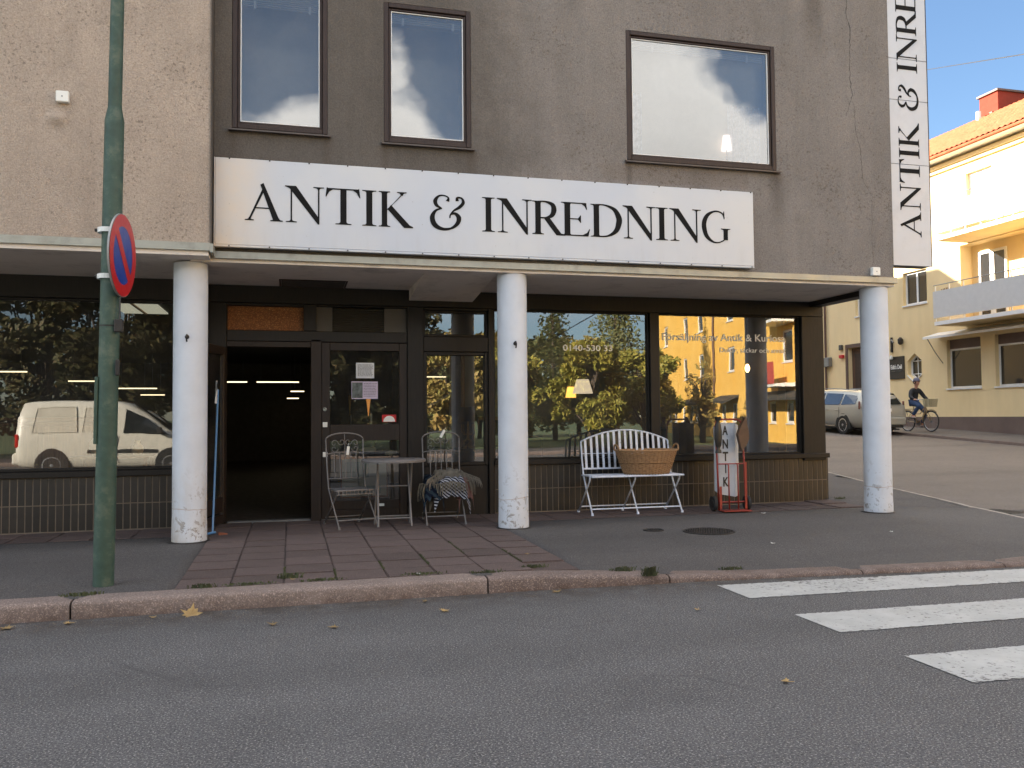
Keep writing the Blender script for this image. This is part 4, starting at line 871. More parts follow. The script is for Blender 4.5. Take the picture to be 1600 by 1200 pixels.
m = MB(); w_ = 0.028; m.v = [(-0.20, -0.004, 0.16), (-0.16, -0.004, 0.20), (0.20, -0.004, -0.16), (0.16, -0.004, -0.20)]; m.f = [(0, 1, 2, 3)]
m.v = [(-RR*.52-w_, -0.004, RR*.52-w_), (-RR*.52+w_, -0.004, RR*.52+w_), (RR*.52+w_, -0.004, -RR*.52+w_), (RR*.52-w_, -0.004, -RR*.52-w_)]
obj('red_slash', S_(m), 'signred', t, False, recalc=False)
for z in (0.19, -0.16):
    m = MB(); P = []
    for i in range(15): a = rad(70)+rad(220)*i/14; P.append((-0.105+0.078*math.cos(a), 0.03+0.078*math.sin(a)))
    for (x, y) in P: m.v += [(x, y, z-0.018), (x, y, z+0.018)]
    m.f = [(2*i, 2*i+1, 2*i+3, 2*i+2) for i in range(14)]
    st = obj('strap', m, 'lightwhite', t, False, recalc=False); obj('clamp_bolt', MB().lathe([(0.012, -0.2), (0.012, -0.18)], (0, 0.02, z), 8, 'x'), 'iron', st, False)
    obj('bracket', MB().box(-0.06, -0.013, -0.02, 0.02, z-0.015, z+0.015), 'greytin', t, False)
for (x, z) in ((-1.0, 2.17), (2.385, 2.15)):
    single('wall_hook', 'small iron hook on the %s white column' % ('left' if x < 0 else 'middle'), 'hook', MB().tube([(0, 0, 0.02), (0, -0.03, 0.02), (0.0, -0.05, -0.01), (0.0, -0.03, -0.05)], 0.008, 6).lathe([(0.022, 0.0), (0.018, -0.012)], seg=12, ax='y'), 'iron', (x, 8.944, z))
# ------------------------------------------------------------------ furniture on the pavement
PZ = 0.124
# bistro chairs: back at +y, seat in front (-y)
def make_chair(label, loc, rz):
    t = thing('folding_chair', label, 'chair', loc, rz, 'grey metal folding chairs')
    r = 0.0085; W_ = 0.222
    for s in (-1, 1):
        obj('back_leg_rail', MB().tube([(s*W_, 0.20, 0.975), (s*W_*0.98, 0.17, 0.70), (s*W_*0.98, 0.10, 0.42), (s*W_, -0.32, 0.012)], r, 8), 'chair', t, False, True)
        obj('leg', MB().tube([(s*(W_-0.018), -0.20, 0.40), (s*(W_-0.018), -0.16, 0.36), (s*(W_-0.018), 0.30, 0.012)], r, 8), 'chair', t, False, True)
        obj('rubber_foot', MB().lathe([(0.014, 0), (0.012, 0.03)], (s*W_, -0.32, 0), 10), 'chair', t, False); obj('rubber_foot', MB().lathe([(0.014, 0), (0.012, 0.03)], (s*(W_-0.018), 0.30, 0), 10), 'chair', t, False)
    obj('stretcher', MB().tube([(-W_, -0.235, 0.09), (W_, -0.235, 0.09)], 0.007, 6), 'chair', t, False); obj('stretcher', MB().tube([(-W_, 0.215, 0.085), (W_, 0.215, 0.085)], 0.007, 6), 'chair', t, False)
    top = [(W_*math.sin(a), 0.20, 0.975+0.075*math.cos(a)) for a in [rad(-90+180*i/12) for i in range(13)]]
    obj('top_rail', MB().tube(top, r, 8), 'chair', t, False, True)
    low = [(W_*math.sin(a), 0.175, 0.80+0.03*math.cos(a)) for a in [rad(-90+180*i/12) for i in range(13)]]
    obj('mid_rail', MB().tube(low, 0.006, 6), 'chair', t, False, True)
    obj('low_rail', MB().tube([(-W_, 0.135, 0.53), (W_, 0.135, 0.53)], 0.006, 6), 'chair', t, False)
    for i in range(5):
        x = -0.13+i*0.065; obj('back_bar', MB().tube([(x, 0.136, 0.53), (x, 0.176, 0.80+0.03*math.sqrt(max(0, 1-(x/W_)**2)))], 0.0055, 6), 'chair', t, False)
    def scroll(cx, cz, s, r0=0.045, flip=1):
        return [(cx+s*r0*(1-a/9)*math.cos(a*0.9), 0.188, cz+flip*r0*(1-a/9)*math.sin(a*0.9)) for a in [k*0.35 for k in range(22)]]
    for cx, cz, s, f_ in ((-0.125, 0.93, 1, 1), (-0.125, 0.87, 1, -1), (0.125, 0.93, -1, 1), (0.125, 0.87, -1, -1), (-0.04, 0.95, -1, -1), (0.04, 0.95, 1, -1)):
        obj('scroll', MB().tube(scroll(cx, cz, s, 0.045, f_), 0.0045, 5), 'chair', t, False, True)
    obj('scroll_bar', MB().tube([(0, 0.178, 0.83), (0, 0.20, 1.06)], 0.0045, 5), 'chair', t, False)
    # seat: frame, slats, pierced front rail
    obj('seat_frame', MB().tube([(-0.20, 0.13, 0.415), (0.20, 0.13, 0.415), (0.225, -0.22, 0.415), (-0.225, -0.22, 0.415)], 0.009, 8, True), 'chair', t, False)
    for i in range(9): x = -0.18+i*0.045; obj('seat_slat', MB().cbox(x-0.014, x+0.014, -0.22, 0.13, 0.418, 0.423, 0.001), 'chair', t, False)
    for i in range(10):
        x = -0.20+i*0.0445; obj('seat_rail_link', MB().box(x-0.005, x+0.005, -0.233, -0.227, 0.377, 0.414), 'chair', t, False)
    obj('seat_rail', MB().box(-0.22, 0.22, -0.234, -0.226, 0.37, 0.378), 'chair', t, False)
    return t
ch1 = make_chair('grey metal folding chair with empty seat standing left of the small table', (0.655, 9.83, PZ), rad(14))
ch2 = copy_tree(ch1); ch2.location = (1.735, 9.86, PZ); ch2.rotation_euler = (0, 0, rad(-3)); ch2['label'] = 'grey metal folding chair right of the small table with fringed scarves on its seat'
for (x, y, z, lb, rt_) in ((0.645, 10.0, 0.97, 'paper price tag hanging on the back of the left folding chair', 0.1), (1.76, 10.02, 1.15, 'paper price tag tied to the top of the right folding chair', 0.5)):
    o = single('price_tag', lb, 'tag', MB().cbox(-0.016, 0.016, -0.002, 0.002, -0.05, 0.05, 0.001).tube([(0, 0, 0.05), (0, 0.004, 0.09)], 0.0015, 4), 'lightwhite', (x, y, z)); o.rotation_euler = (0, rt_, 0)
t = thing('bistro_table', 'small round grey metal folding table between the two chairs', 'table', (1.13, 9.62, PZ))
obj('table_top', MB().lathe([(0.355, 0.735), (0.36, 0.742), (0.36, 0.752), (0.353, 0.757)], seg=40), 'chair', t, False, 40)
obj('top_rim', MB().lathe([(0.361, 0.725), (0.364, 0.744), (0.361, 0.748)], seg=40), 'chair', t, False, 40)
for s in (-1, 1):
    obj('leg', MB().tube([(s*0.17, 0.12, 0.73), (s*0.185, -0.13, 0.01)], 0.0105, 8), 'chair', t, False); obj('leg', MB().tube([(s*0.19, -0.10, 0.73), (s*0.20, 0.17, 0.01)], 0.0105, 8), 'chair', t, False)
for y, z in ((-0.10, 0.10), (0.14, 0.10), (0.03, 0.45)): obj('stretcher', MB().tube([(-0.19, y, z), (0.19, y, z)], 0.008, 6), 'chair', t, False)
# scarves heaped on the right chair
rs = random.Random(5)
def heap(cx, cy, w, d, h, z0, seed, n=26):
    m = MB(); 
    for i in range(n+1):
        for j in range(n+1):
            u, v = 2*i/n-1, 2*j/n-1; r = max(abs(u), abs(v)); base = 1-ss(0.55, 1.0, math.hypot(u, v)*0.85)
            z = z0+h*base+0.035*noise.noise((u*2.5+seed, v*2.5, seed))+0.015*math.sin(u*14+v*5+seed)
            drop = max(0, abs(u)-0.75)*0.7+max(0, -v-0.75)*0.6
            m.v.append((cx+u*w*(1-0.08*base), cy+v*d, z-drop))
    m.f = [(i*(n+1)+j, (i+1)*(n+1)+j, (i+1)*(n+1)+j+1, i*(n+1)+j+1) for i in range(n) for j in range(n)]
    return m
def m_scarf(name, a, b, sc_, rotz=0.0):
    t_ = NT(name); w = t_.n.new('ShaderNodeTexWave'); w.inputs['Scale'].default_value = sc_; w.inputs['Distortion'].default_value = 1.6; w.bands_direction = 'DIAGONAL'
    t_.l.new(t_.oc(), w.inputs['Vector']); c = t_.mix(t_.rng(w.outputs['Fac'], 0.42, 0.58), a, b)
    return t_.set(c, 0.95, None, t_.bump(t_.noise(140, 3), 0.5, 0.003), 0.1)
M['scarf1'] = m_scarf('navy_striped_wool', lin(22, 26, 36), lin(158, 158, 164), 13); M['scarf2'] = pm('olive_wool', lin(106, 99, 88), 0.95, 0.3, 14, 0.5, 120); M['scarf3'] = m_scarf('navy_wool', lin(22, 28, 42), lin(44, 56, 66), 6)
M['fringe'] = pm('wool_fringe', lin(112, 104, 90), 0.95, 0.3, 12)
def fringe(pts, L, seed, mb=None):
    rr = random.Random(seed); m = mb or MB()
    for (x, y, z, dx, dy) in pts:
        l = L*rr.uniform(0.6, 1.2); a = rr.uniform(-.4, .4)
        m.tube([(x, y, z), (x+dx*0.03+a*0.01, y+dy*0.03, z+0.004), (x+dx*0.055+a*0.02, y+dy*0.05, z-l*0.5), (x+dx*0.06+a*0.04+rr.uniform(-.01, .01), y+dy*0.055, z-l)], [0.006, 0.0055, 0.005, 0.0025], 4)
    return m
def scarf(label, hm, mat, fr_, fmat='fringe'):
    t = thing('scarf', label, 'scarf', (1.75, 9.80, PZ+0.435), group='scarves heaped on the right chair')
    for q in (hm, fr_): q.v = [(a, b, c-0.045) for a, b, c in q.v]
    obj('cloth', hm, mat, t, smooth=True, recalc=False); obj('fringe', fr_, fmat, t, kind='stuff')
P1 = [(1.60+0.36*i/26, 9.60+0.02*math.sin(i), PZ+0.53-0.03*abs(i-13)/13, 0.1, -1) for i in range(27)]
scarf('dark navy and white striped scarf at the front of the heap on the chair seat', heap(1.80, 9.76, 0.21, 0.17, 0.085, PZ+0.485, 1), 'scarf1', fringe(P1, 0.13, 1))
P2 = [(1.53+0.55*i/60, 9.62+0.20*math.sin(PI*i/60)-0.05, PZ+0.56+0.085*math.sin(PI*i/60), (i-30)/40, -0.8) for i in range(61)]
scarf('olive brown shaggy scarf arched over the top of the heap', heap(1.79, 9.82, 0.245, 0.14, 0.14, PZ+0.50, 4.2), 'scarf2', fringe(P2+[(p[0]+.01, p[1]-.02, p[2]-0.03, p[3], p[4]) for p in P2], 0.085, 3), 'scarf2')
P3 = [(1.49+0.0*i+rs.uniform(-.03, .05), 9.62+0.01*i, PZ+0.50, -1, -0.4) for i in range(16)]
scarf('dark blue scarf drooping over the left edge of the chair seat', heap(1.585, 9.76, 0.12, 0.18, 0.10, PZ+0.48, 9.1), 'scarf3', fringe(P3, 0.17, 5))
P4 = [(1.99+rs.uniform(-.03, .03), 9.60+0.012*i, PZ+0.53, 1, -0.3) for i in range(18)]
scarf('reddish brown scarf end hanging off the right side of the chair', heap(1.97, 9.78, 0.09, 0.16, 0.09, PZ+0.485, 6.4), pm('red_brown_wool', lin(112, 78, 70), 0.95, 0.3, 14, 0.5, 120), fringe(P4, 0.15, 6))

# garden bench (about 1.3 m wide): back at +y, slightly turned
t = thing('garden_bench', 'pale blue-white metal garden bench with arched slatted back', 'bench', (4.18, 10.02, PZ), rad(0))
BW = 0.60; b_ = 'bench'
arch = lambda x: 0.90+0.14*(1-(x/BW)**2)
obj('back_frame', MB().tube([(x, 0.20-0.0*abs(x), arch(x)) for x in [(-BW+2*BW*i/24) for i in range(25)]], 0.011, 8), b_, t, False, True)
obj('lower_back_rail', MB().cbox(-BW, BW, 0.135, 0.147, 0.545, 0.567, 0.002), b_, t, False); obj('middle_back_wire', MB().tube([(-BW, 0.185, 0.745), (BW, 0.185, 0.745)], 0.005, 6), b_, t, False)
for i in range(15):
    x = -BW+0.055+i*(2*BW-0.11)/14; w = 0.0145
    m = MB(); zt = arch(x)-0.006; m.v = [(x-w, 0.142, 0.56), (x+w, 0.142, 0.56), (x+w*1.1, 0.192, zt), (x-w*1.1, 0.192, zt), (x-w, 0.147, 0.56), (x+w, 0.147, 0.56), (x+w*1.1, 0.197, zt), (x-w*1.1, 0.197, zt)]
    m.f = [(0,1,2,3), (7,6,5,4), (0,4,5,1), (1,5,6,2), (2,6,7,3), (3,7,4,0)]; obj('back_slat', m, b_, t, False)
for s in (-1, 0, 1):
    x = s*BW
    if s: obj('back_post', MB().tube([(x, 0.20, 0.90), (x, 0.17, 0.70), (x, 0.12, 0.50), (x, 0.02, 0.33), (x+0.0, -0.20, 0.012)], 0.0115, 8), b_, t, False, True)
    else: obj('leg', MB().tube([(x, 0.12, 0.50), (x, -0.20, 0.012)], 0.010, 8), b_, t, False, True)
    obj('leg', MB().tube([(x-0.025, -0.20, 0.485), (x-0.025, -0.185, 0.43), (x-0.025, -0.10, 0.34), (x-0.025, 0.24, 0.012)], 0.0105, 8), b_, t, False, True)
    for y in (-0.20, 0.24): obj('foot', MB().lathe([(0.018, 0), (0.015, 0.03)], (x-(0.025 if y > 0 else 0), y, 0), 10), b_, t, False)
for y in (-0.165, 0.205): obj('stretcher', MB().tube([(-BW, y, 0.075), (BW, y, 0.075)], 0.009, 8), b_, t, False)
obj('seat_frame', MB().tube([(-BW-0.01, 0.14, 0.475), (BW+0.01, 0.14, 0.475), (BW+0.01, -0.24, 0.475), (-BW-0.01, -0.24, 0.475)], 0.012, 8, True), b_, t, False)
for i in range(11): y = -0.215+i*0.034; obj('seat_slat', MB().cbox(-BW, BW, y-0.011, y+0.011, 0.482, 0.487, 0.001), b_, t, False)
# wicker basket on the bench
t = thing('wicker_basket', 'large oval brown wicker basket standing on the right half of the bench', 'basket', (4.36, 9.95, PZ+0.488))
def brad(h): return 0.29+0.115*(h/0.30)**0.9
def bell(h, k, n, w=0.0, dr=0.0, sx=1.0, sy=0.62): a = 2*PI*k/n; r = brad(h)+dr; return ((r)*math.cos(a)*sx, (r*sy)*math.sin(a), h)
m = MB(); NS = 44
for row in range(25):
    h = 0.012+row*0.0115
    if row in (11, 12): continue
    P = []
    for k in range(NS*4):
        wob = 0.006*math.cos(PI*(k/4)+PI*row+0.4); x, y, z = bell(h, k, NS*4, dr=wob+0.0); P.append((x, y, z+0.0015*math.sin(k*0.7+row)))
    m.tube(P, 0.0062, 4, True)
obj('weave', m, 'wicker', t, False, True, kind='stuff')
for k in range(NS):
    P = [bell(h, k, NS, dr=0.001) for h in (0.0, 0.1, 0.2, 0.30)]; obj('stake', MB().tube(P, 0.0055, 5), 'wickerd', t, False)
for off, hh in ((0, 0.145), (1, 0.152)):
    m = MB(); P = [bell(hh, k, 160, dr=0.009*math.cos(k*0.55+off*PI)) for k in range(160)]; obj('twined_band', m.tube(P, 0.006, 4, True), 'wicker', t, False, True)
for off in range(3):
    P = [(lambda b: (b[0], b[1], b[2]+0.007*math.sin(k*0.6+off*2.1)))(bell(0.298, k, 200, dr=0.008*math.cos(k*0.6+off*2.1))) for k in range(200)]; obj('rim', MB().tube(P, 0.0085, 5, True), 'wicker', t, False, True)
obj('bottom', MB().lathe([(0.285, 0.004), (0.285, 0.012)], seg=44, sy=0.62), 'wickerd', t, False)
for s in (-1, 1):
    for off in range(2): P = [(s*(0.395+0.02*math.sin(a)), 0.085*math.cos(a)*1.0, 0.295+0.075*math.sin(a)+0.005*math.sin(a*9+off*PI)) for a in [PI*i/16 for i in range(17)]]; obj('handle', MB().tube(P, 0.011, 6), 'wicker', t, False, True)
obj('lining', MB().lathe([(0.27, 0.014), (0.36, 0.24)], seg=44, sy=0.62), pm('dark_wicker_inside', lin(92, 64, 40), 0.9, 0.2), t, False, True)
# hand truck with ANTIK board
t = thing('hand_truck', 'old red hand truck with two wheels carrying a white board', 'hand truck', (5.43, 9.72, PZ), rad(-3))
k_ = 'truckred'
obj('frame_tube', MB().tube([(-0.185, 0.0, 0.02), (-0.185, 0.03, 0.6), (-0.185, 0.07, 1.08), (-0.165, 0.075, 1.14), (-0.12, 0.078, 1.165), (0.12, 0.078, 1.165), (0.165, 0.075, 1.14), (0.185, 0.07, 1.08), (0.185, 0.03, 0.6), (0.185, 0.0, 0.02)], 0.0125, 8), k_, t, False, True)
obj('cross_bar', MB().tube([(-0.185, 0.02, 0.60), (0.185, 0.02, 0.60)], 0.009, 6), k_, t, False); obj('cross_bar', MB().tube([(-0.185, 0.0, 0.12), (0.185, 0.0, 0.12)], 0.010, 6), k_, t, False)
for x in (-0.06, 0.065): obj('upright_bar', MB().tube([(x, -0.035, 0.03), (x, -0.03, 0.585), (x, -0.005, 0.60)], 0.009, 6), k_, t, False, True)
for x in (-0.17, 0.175): obj('side_flat', MB().cbox(x-0.016, x+0.016, -0.03, -0.022, 0.03, 0.32 if x < 0 else 0.62, 0.002), k_, t, False)
obj('toe_plate', MB().cbox(-0.19, 0.19, -0.16, 0.0, 0.012, 0.022, 0.003), k_, t, False); obj('axle', MB().tube([(-0.25, 0.05, 0.10), (0.25, 0.05, 0.10)], 0.009, 8), 'iron', t, False)
for x in (-0.235, 0.225):
    w_ = obj('wheel', MB().lathe([(0.065, x-0.016), (0.092, x-0.019), (0.099, x), (0.092, x+0.019), (0.065, x+0.016)], (0, 0.05, 0.10), 24, 'x'), 'rubber', t, False, 50); obj('hub', MB().lathe([(0.045, x-0.021), (0.06, x), (0.045, x+0.021)], (0, 0.05, 0.10), 16, 'x'), 'iron', w_, False)
t = thing('folding_sign_board', 'white folded board with upright black letters ANTIK standing on the hand truck', 'sign', (5.45, 9.845, PZ+0.19), rad(-2))
bd = MB(); bd.v = [(-0.17, 0.045, 0.06), (-0.135, -0.01, 0.02), (0.085, -0.015, -0.02), (0.17, 0.05, 0.0), (-0.17, 0.045, 0.88), (-0.135, -0.01, 0.93), (0.085, -0.015, 0.93), (0.17, 0.05, 0.90)]
bd.v += [(x, y+0.012, z) for x, y, z in bd.v]; bd.f = [(0,1,5,4), (1,2,6,5), (2,3,7,6), (12,13,9,8), (13,14,10,9), (14,15,11,10), (4,5,13,12), (5,6,14,13), (6,7,15,14), (1,0,8,9), (2,1,9,10), (3,2,10,11), (0,4,12,8), (7,3,11,15)]
obj('board', bd, pm('board_paint', lin(186, 190, 196), 0.5, 0.06, 4, dirt=0.3), t, False)
for ch, z0 in zip('ANTIK', (0.775, 0.60, 0.44, 0.285, 0.115)):
    w = 0.075 if ch != 'I' else 0.014; g = fit(text_mb(ch, 0.1, 0.002, offset=0.003), -0.045-w/2, -0.045+w/2, z0, z0+0.12, -0.0145); obj('letter', g, 'black', t, False)
t = thing('turned_bobbin', 'dark wooden spool tied to the left upright of the red hand truck', 'ornament', (5.235, 9.70, PZ+0.74))
obj('spool', MB().lathe([(0.045, 0), (0.042, 0.03), (0.022, 0.06), (0.04, 0.10), (0.052, 0.18), (0.052, 0.28), (0.040, 0.36), (0.022, 0.40), (0.042, 0.43), (0.045, 0.46)], seg=18, sy=0.5), 'black', t, False, 50)
t = thing('leather_pouch', 'brown leather skate-like pouch hanging from the right handle of the hand truck', 'pouch', (5.60, 9.70, PZ+0.78))
m = MB().prism([(-0.10, 0.19), (-0.06, 0.03), (-0.035, -0.02), (-0.01, 0.03), (0.02, 0.06), (0.055, 0.14), (0.05, 0.25), (0.035, 0.30), (0.02, 0.41), (0.005, 0.40), (-0.06, 0.29)], -0.03, 0.03); obj('leather', m, 'leather', t, False)
obj('strap', MB().tube([(0, 0, 0.38), (-0.02, 0, 0.42), (-0.02, 0.05, 0.41)], 0.008, 6), 'black', t, False)
# broom-like blue pole leaning by the open door
t = thing('blue_pole', 'thin blue pole with a small foot leaning beside the open door', 'pole', (-0.80, 9.55, PZ))
obj('stick', MB().tube([(0.0, 0.0, 0.01), (0.02, 0.34, 1.55)], 0.011, 8), 'blue', t, False); obj('foot_bar', MB().tube([(-0.05, -0.03, 0.012), (0.03, 0.01, 0.02)], 0.014, 6), 'blue', t, False)
single('door_wedge', 'small orange-brown wedge on the slabs at the foot of the blue pole', 'wedge', MB().prism([(-0.04, 0), (0.05, 0), (0.05, 0.012), (-0.04, 0.03)], -0.025, 0.025), pm('rusty_brick', lin(130, 80, 60), 0.9, 0.2), (-0.70, 9.5, PZ), rz=0.3)
t = thing('hanging_note', 'crumpled white paper note hanging on the open door leaf', 'note', (-0.79, 9.80, 1.52))
m = MB()
for i in range(5):
    for j in range(6): m.v.append((-0.0+0.012*math.sin(i*1.3+j), 0.06*(i/4-0.5)-0.03*j/5, -0.05*j+0.25))
m.f = [(i*6+j, (i+1)*6+j, (i+1)*6+j+1, i*6+j+1) for i in range(4) for j in range(5)]; obj('sheet', m, 'paper', t, False, True, recalc=False)
# notices on the door glass
def notice(x0, x1, z0, z1, mat, label, lines=0, pic=None, lm='ink'):
    t = thing('notice', label, 'notice', ((x0+x1)/2, 10.495, z0)); obj('sheet', MB().box(x0, x1, 10.492, 10.4945, z0, z1), mat, t)
    if pic: obj('photo', MB().box(x0+0.006, x0+(x1-x0)*pic, 10.4905, 10.4915, z0+0.012, z1-0.012), 'print_', t)
    m = MB(); rr = random.Random(int(z0*100)); xs = x0+0.02 if not pic else x0+(x1-x0)*pic+0.012
    for i in range(lines):
        z = z1-0.025-i*(z1-z0-0.04)/lines; x = xs
        while x < x1-0.03:
            w = rr.uniform(0.008, 0.03); m.box(x, min(x+w, x1-0.012), 10.4905, 10.4915, z-0.004, z+0.003); x += w+0.006
    if lines: obj('print_lines', m, lm, t, kind='stuff')
    return t
notice(0.775, 0.995, 1.835, 2.025, 'paper', 'pale notice sheet with lines of text at the top of the door glass', 10)
notice(0.72, 1.04, 1.58, 1.795, 'lilac', 'lilac poster with a dark photo and text below the upper notice', 9, 0.42)
t = thing('sticker', 'red sticker with a white half-round label low on the door glass', 'sticker', (1.18, 10.495, 1.295))
obj('red_field', MB().box(1.09, 1.265, 10.492, 10.4945, 1.295, 1.385), 'signred', t); obj('white_dome', MB().prism([(1.178+0.072*math.cos(a), 1.299+0.072*math.sin(a)) for a in [PI*i/14 for i in range(15)]], 10.4905, 10.4915), 'lightwhite', t)

# ------------------------------------------------------------------ yellow house across the side street
Yb = thing('yellow_building', 'cream yellow three-storey building with balconies and clay tile roof across the side street', 'building', (22.3, 25, 0))
XW = 22.3
G1 = (23.27, 24.78, 2.20, 3.90); G2 = (21.1, 22.68, 2.20, 3.90); UPW = (25.66, 26.88, 5.37, 6.60); UP2 = (28.4, 29.66, 5.30, 6.60)
LOG = (21.35, 24.05, 4.47, 7.10); DOOR = (28.45, 30.2, 0.7, 4.05); TOP = [(22.6, 23.7, 8.1, 9.5), (20.0, 21.2, 8.1, 9.5), (25.7, 26.9, 8.1, 9.4), (28.4, 29.7, 8.1, 9.4)]
hexo = (26.02, 26.74, 2.50, 3.58)
obj('facade', wall(XW, XW+0.35, (12, 44), (0.2, 10.2), [G1, G2, UPW, UP2, LOG, DOOR, hexo, (18.9, 20.5, 2.2, 3.9), (31.9+1, 34.2, 5.3, 6.6)]+TOP, 'x'), 'cream', Yb)
obj('plinth', MB().box(XW-0.03, XW-0.002, 12, 28.3, 0.2, 1.21).box(XW-0.03, XW-0.002, 30.35, 44, 0.2, 1.21), 'plinth', Yb)
obj('body', MB().box(XW+1.6, 32, 12, 44, 0.2, 10.2).box(XW+0.351, XW+1.6, 12, 12.3, 0.2, 10.2).box(XW+0.351, XW+1.6, 43.7, 44, 0.2, 10.2), 'cream', Yb)
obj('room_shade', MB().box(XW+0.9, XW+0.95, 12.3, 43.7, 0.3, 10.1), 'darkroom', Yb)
# hexagonal window: infill around a pointed opening
yc, zc = 26.38, 3.04
hx_ = [(yc, 3.56), (yc+0.35, 3.30), (yc+0.35, 2.78), (yc, 2.52), (yc-0.35, 2.78), (yc-0.35, 3.30)]
m = MB()
for poly in ([(26.74, 3.58), (yc, 3.58), (yc, 3.56), (yc+0.35, 3.30), (26.74, 3.30)], [(26.02, 3.58), (26.02, 3.30), (yc-0.35, 3.30), (yc, 3.56), (yc, 3.58)], [(26.74, 2.5), (26.74, 2.78), (yc+0.35, 2.78), (yc, 2.52), (yc, 2.5)], [(26.02, 2.5), (yc, 2.5), (yc, 2.52), (yc-0.35, 2.78), (26.02, 2.78)]):
    m.prism(poly, XW+0.001, XW+0.22, 'x')
obj('hexagon_surround', m, 'cream', Yb)
hw = obj('hexagon_window', MB(), 'white', Yb); ins = [(yc+(a-yc)*0.99, zc+(b-zc)*0.99) for a, b in hx_]; inn = [(yc+(a-yc)*0.80, zc+(b-zc)*0.85) for a, b in hx_]
m = MB(); n = 6
m.v = [(XW+0.14, *p) for p in ins]+[(XW+0.14, *p) for p in inn]+[(XW+0.19, *p) for p in ins]+[(XW+0.19, *p) for p in inn]
for i in range(6): j = (i+1) % 6; m.f += [(i, j, 6+j, 6+i), (12+i, 18+i, 18+j, 12+j), (6+i, 6+j, 18+j, 18+i), (i, 12+i, 12+j, j)]
bpy.data.objects.remove(hw); hw = obj('hexagon_window', m, 'white', Yb, label='pointed hexagonal window with white bars')
obj('pane', MB().prism(inn, XW+0.17, XW+0.175, 'x'), 'pane', hw)
obj('glazing_bar', MB().box(XW+0.15, XW+0.168, yc-0.012, yc+0.012, 2.63, 3.45), 'white', hw)
for z in (2.80, 3.28): obj('glazing_bar', MB().box(XW+0.148, XW+0.169, yc-0.28, yc+0.28, z-0.012, z+0.012), 'white', hw)
obj('hexagon_sill', MB().prism([(yc+0.36, 2.77), (yc, 2.50), (yc-0.36, 2.77), (yc-0.36, 2.74), (yc, 2.465), (yc+0.36, 2.74)], XW-0.04, XW+0.13, 'x'), 'white', hw)
def fwin(w, depth=0.12, split=True, top_panel=None, par=None, fw=0.07, nm='window'):
    y0, y1, z0, z1 = w; zt = top_panel or z1
    T_ = Matrix(((0, 1, 0, XW+depth), (1, 0, 0, 0), (0, 0, 1, 0), (0, 0, 0, 1)))
    f = obj(nm, frame_mb(y0+.002, y1-.002, z0+.002, zt-.002, fw, 0, 0.07, 0.004).xf(T_), 'white', par or Yb)
    obj('pane', MB().box(y0+fw, y1-fw, 0.03, 0.035, z0+fw, zt-fw).xf(T_), 'pane', f)
    obj('sill', MB().box(XW-0.05, XW+depth, y0-0.03, y1+0.03, z0-0.05, z0-0.002), 'white', f)
    if split: obj('mullion', MB().box((y0+y1)/2-0.035, (y0+y1)/2+0.035, -0.004, 0.028, z0+fw, zt-fw).xf(T_), 'white', f)
    if top_panel: obj('top_panel', MB().box(y0+.002, y1-.002, 0.0, 0.06, zt+0.001, z1-.002).xf(T_), 'plinth', f)
    return f
fwin(G1, 0.14, False, 3.58, fw=0.06); fwin(G2, 0.14, False, 3.58, fw=0.06); fwin((18.9, 20.5, 2.2, 3.9), 0.14, False, 3.58)
for w in [UPW, UP2, (32.9, 34.2, 5.3, 6.6)]: fwin(w)
for w in TOP:
    f = fwin(w); obj('white_sheet', MB().box(XW+0.135, XW+0.149, w[0]+0.07, w[1]-0.07, w[2]+0.07, w[3]-0.07), 'blind', f)  # white sheets over the top panes stand in for overexposed glass
# entrance door
f = obj('entrance_door', MB().box(XW-0.03, XW+0.2, 28.3, 28.449, 0.7, 4.2).box(XW-0.03, XW+0.2, 30.201, 30.35, 0.7, 4.2).box(XW-0.029, XW+0.2, 28.451, 30.2, 4.051, 4.2), 'doorbrown', Yb)
obj('leaf', MB().box(XW+0.18, XW+0.24, 28.46, 29.30, 0.72, 4.04), 'doorbrown', f); obj('leaf', MB().box(XW+0.18, XW+0.24, 29.32, 30.19, 0.72, 4.04), 'doorbrown', f)
for y in (28.6, 29.45): obj('leaf_panel', MB().box(XW+0.165, XW+0.178, y, y+0.55, 0.95, 3.8), pm('dark_door_panel', lin(58, 46, 40), 0.6), f)
# loggia
obj('loggia_wall', MB().box(XW+0.5, XW+0.6, 21.2, 24.2, 4.4, 7.2).box(XW+0.351, XW+0.499, 24.051, 24.2, 4.4, 7.2).box(XW+0.351, XW+0.499, 21.2, 21.349, 4.4, 7.2).box(XW+0.351, XW+0.499, 21.35, 24.05, 7.101, 7.2).box(XW+0.351, XW+0.499, 21.35, 24.05, 4.4, 4.469), 'cream', Yb)
T_ = Matrix(((0, 1, 0, XW+0.44), (1, 0, 0, 0), (0, 0, 1, 0), (0, 0, 0, 1)))
bd_ = obj('balcony_door', frame_mb(22.55, 23.72, 4.48, 6.82, 0.09, 0, 0.05).xf(T_), 'white', Yb)
obj('pane', MB().box(22.64, 23.63, 0.02, 0.03, 4.57, 6.73).xf(T_), 'pane', bd_); obj('stile', MB().box(23.06, 23.24, -0.006, 0.018, 4.57, 6.73).xf(T_), 'white', bd_)
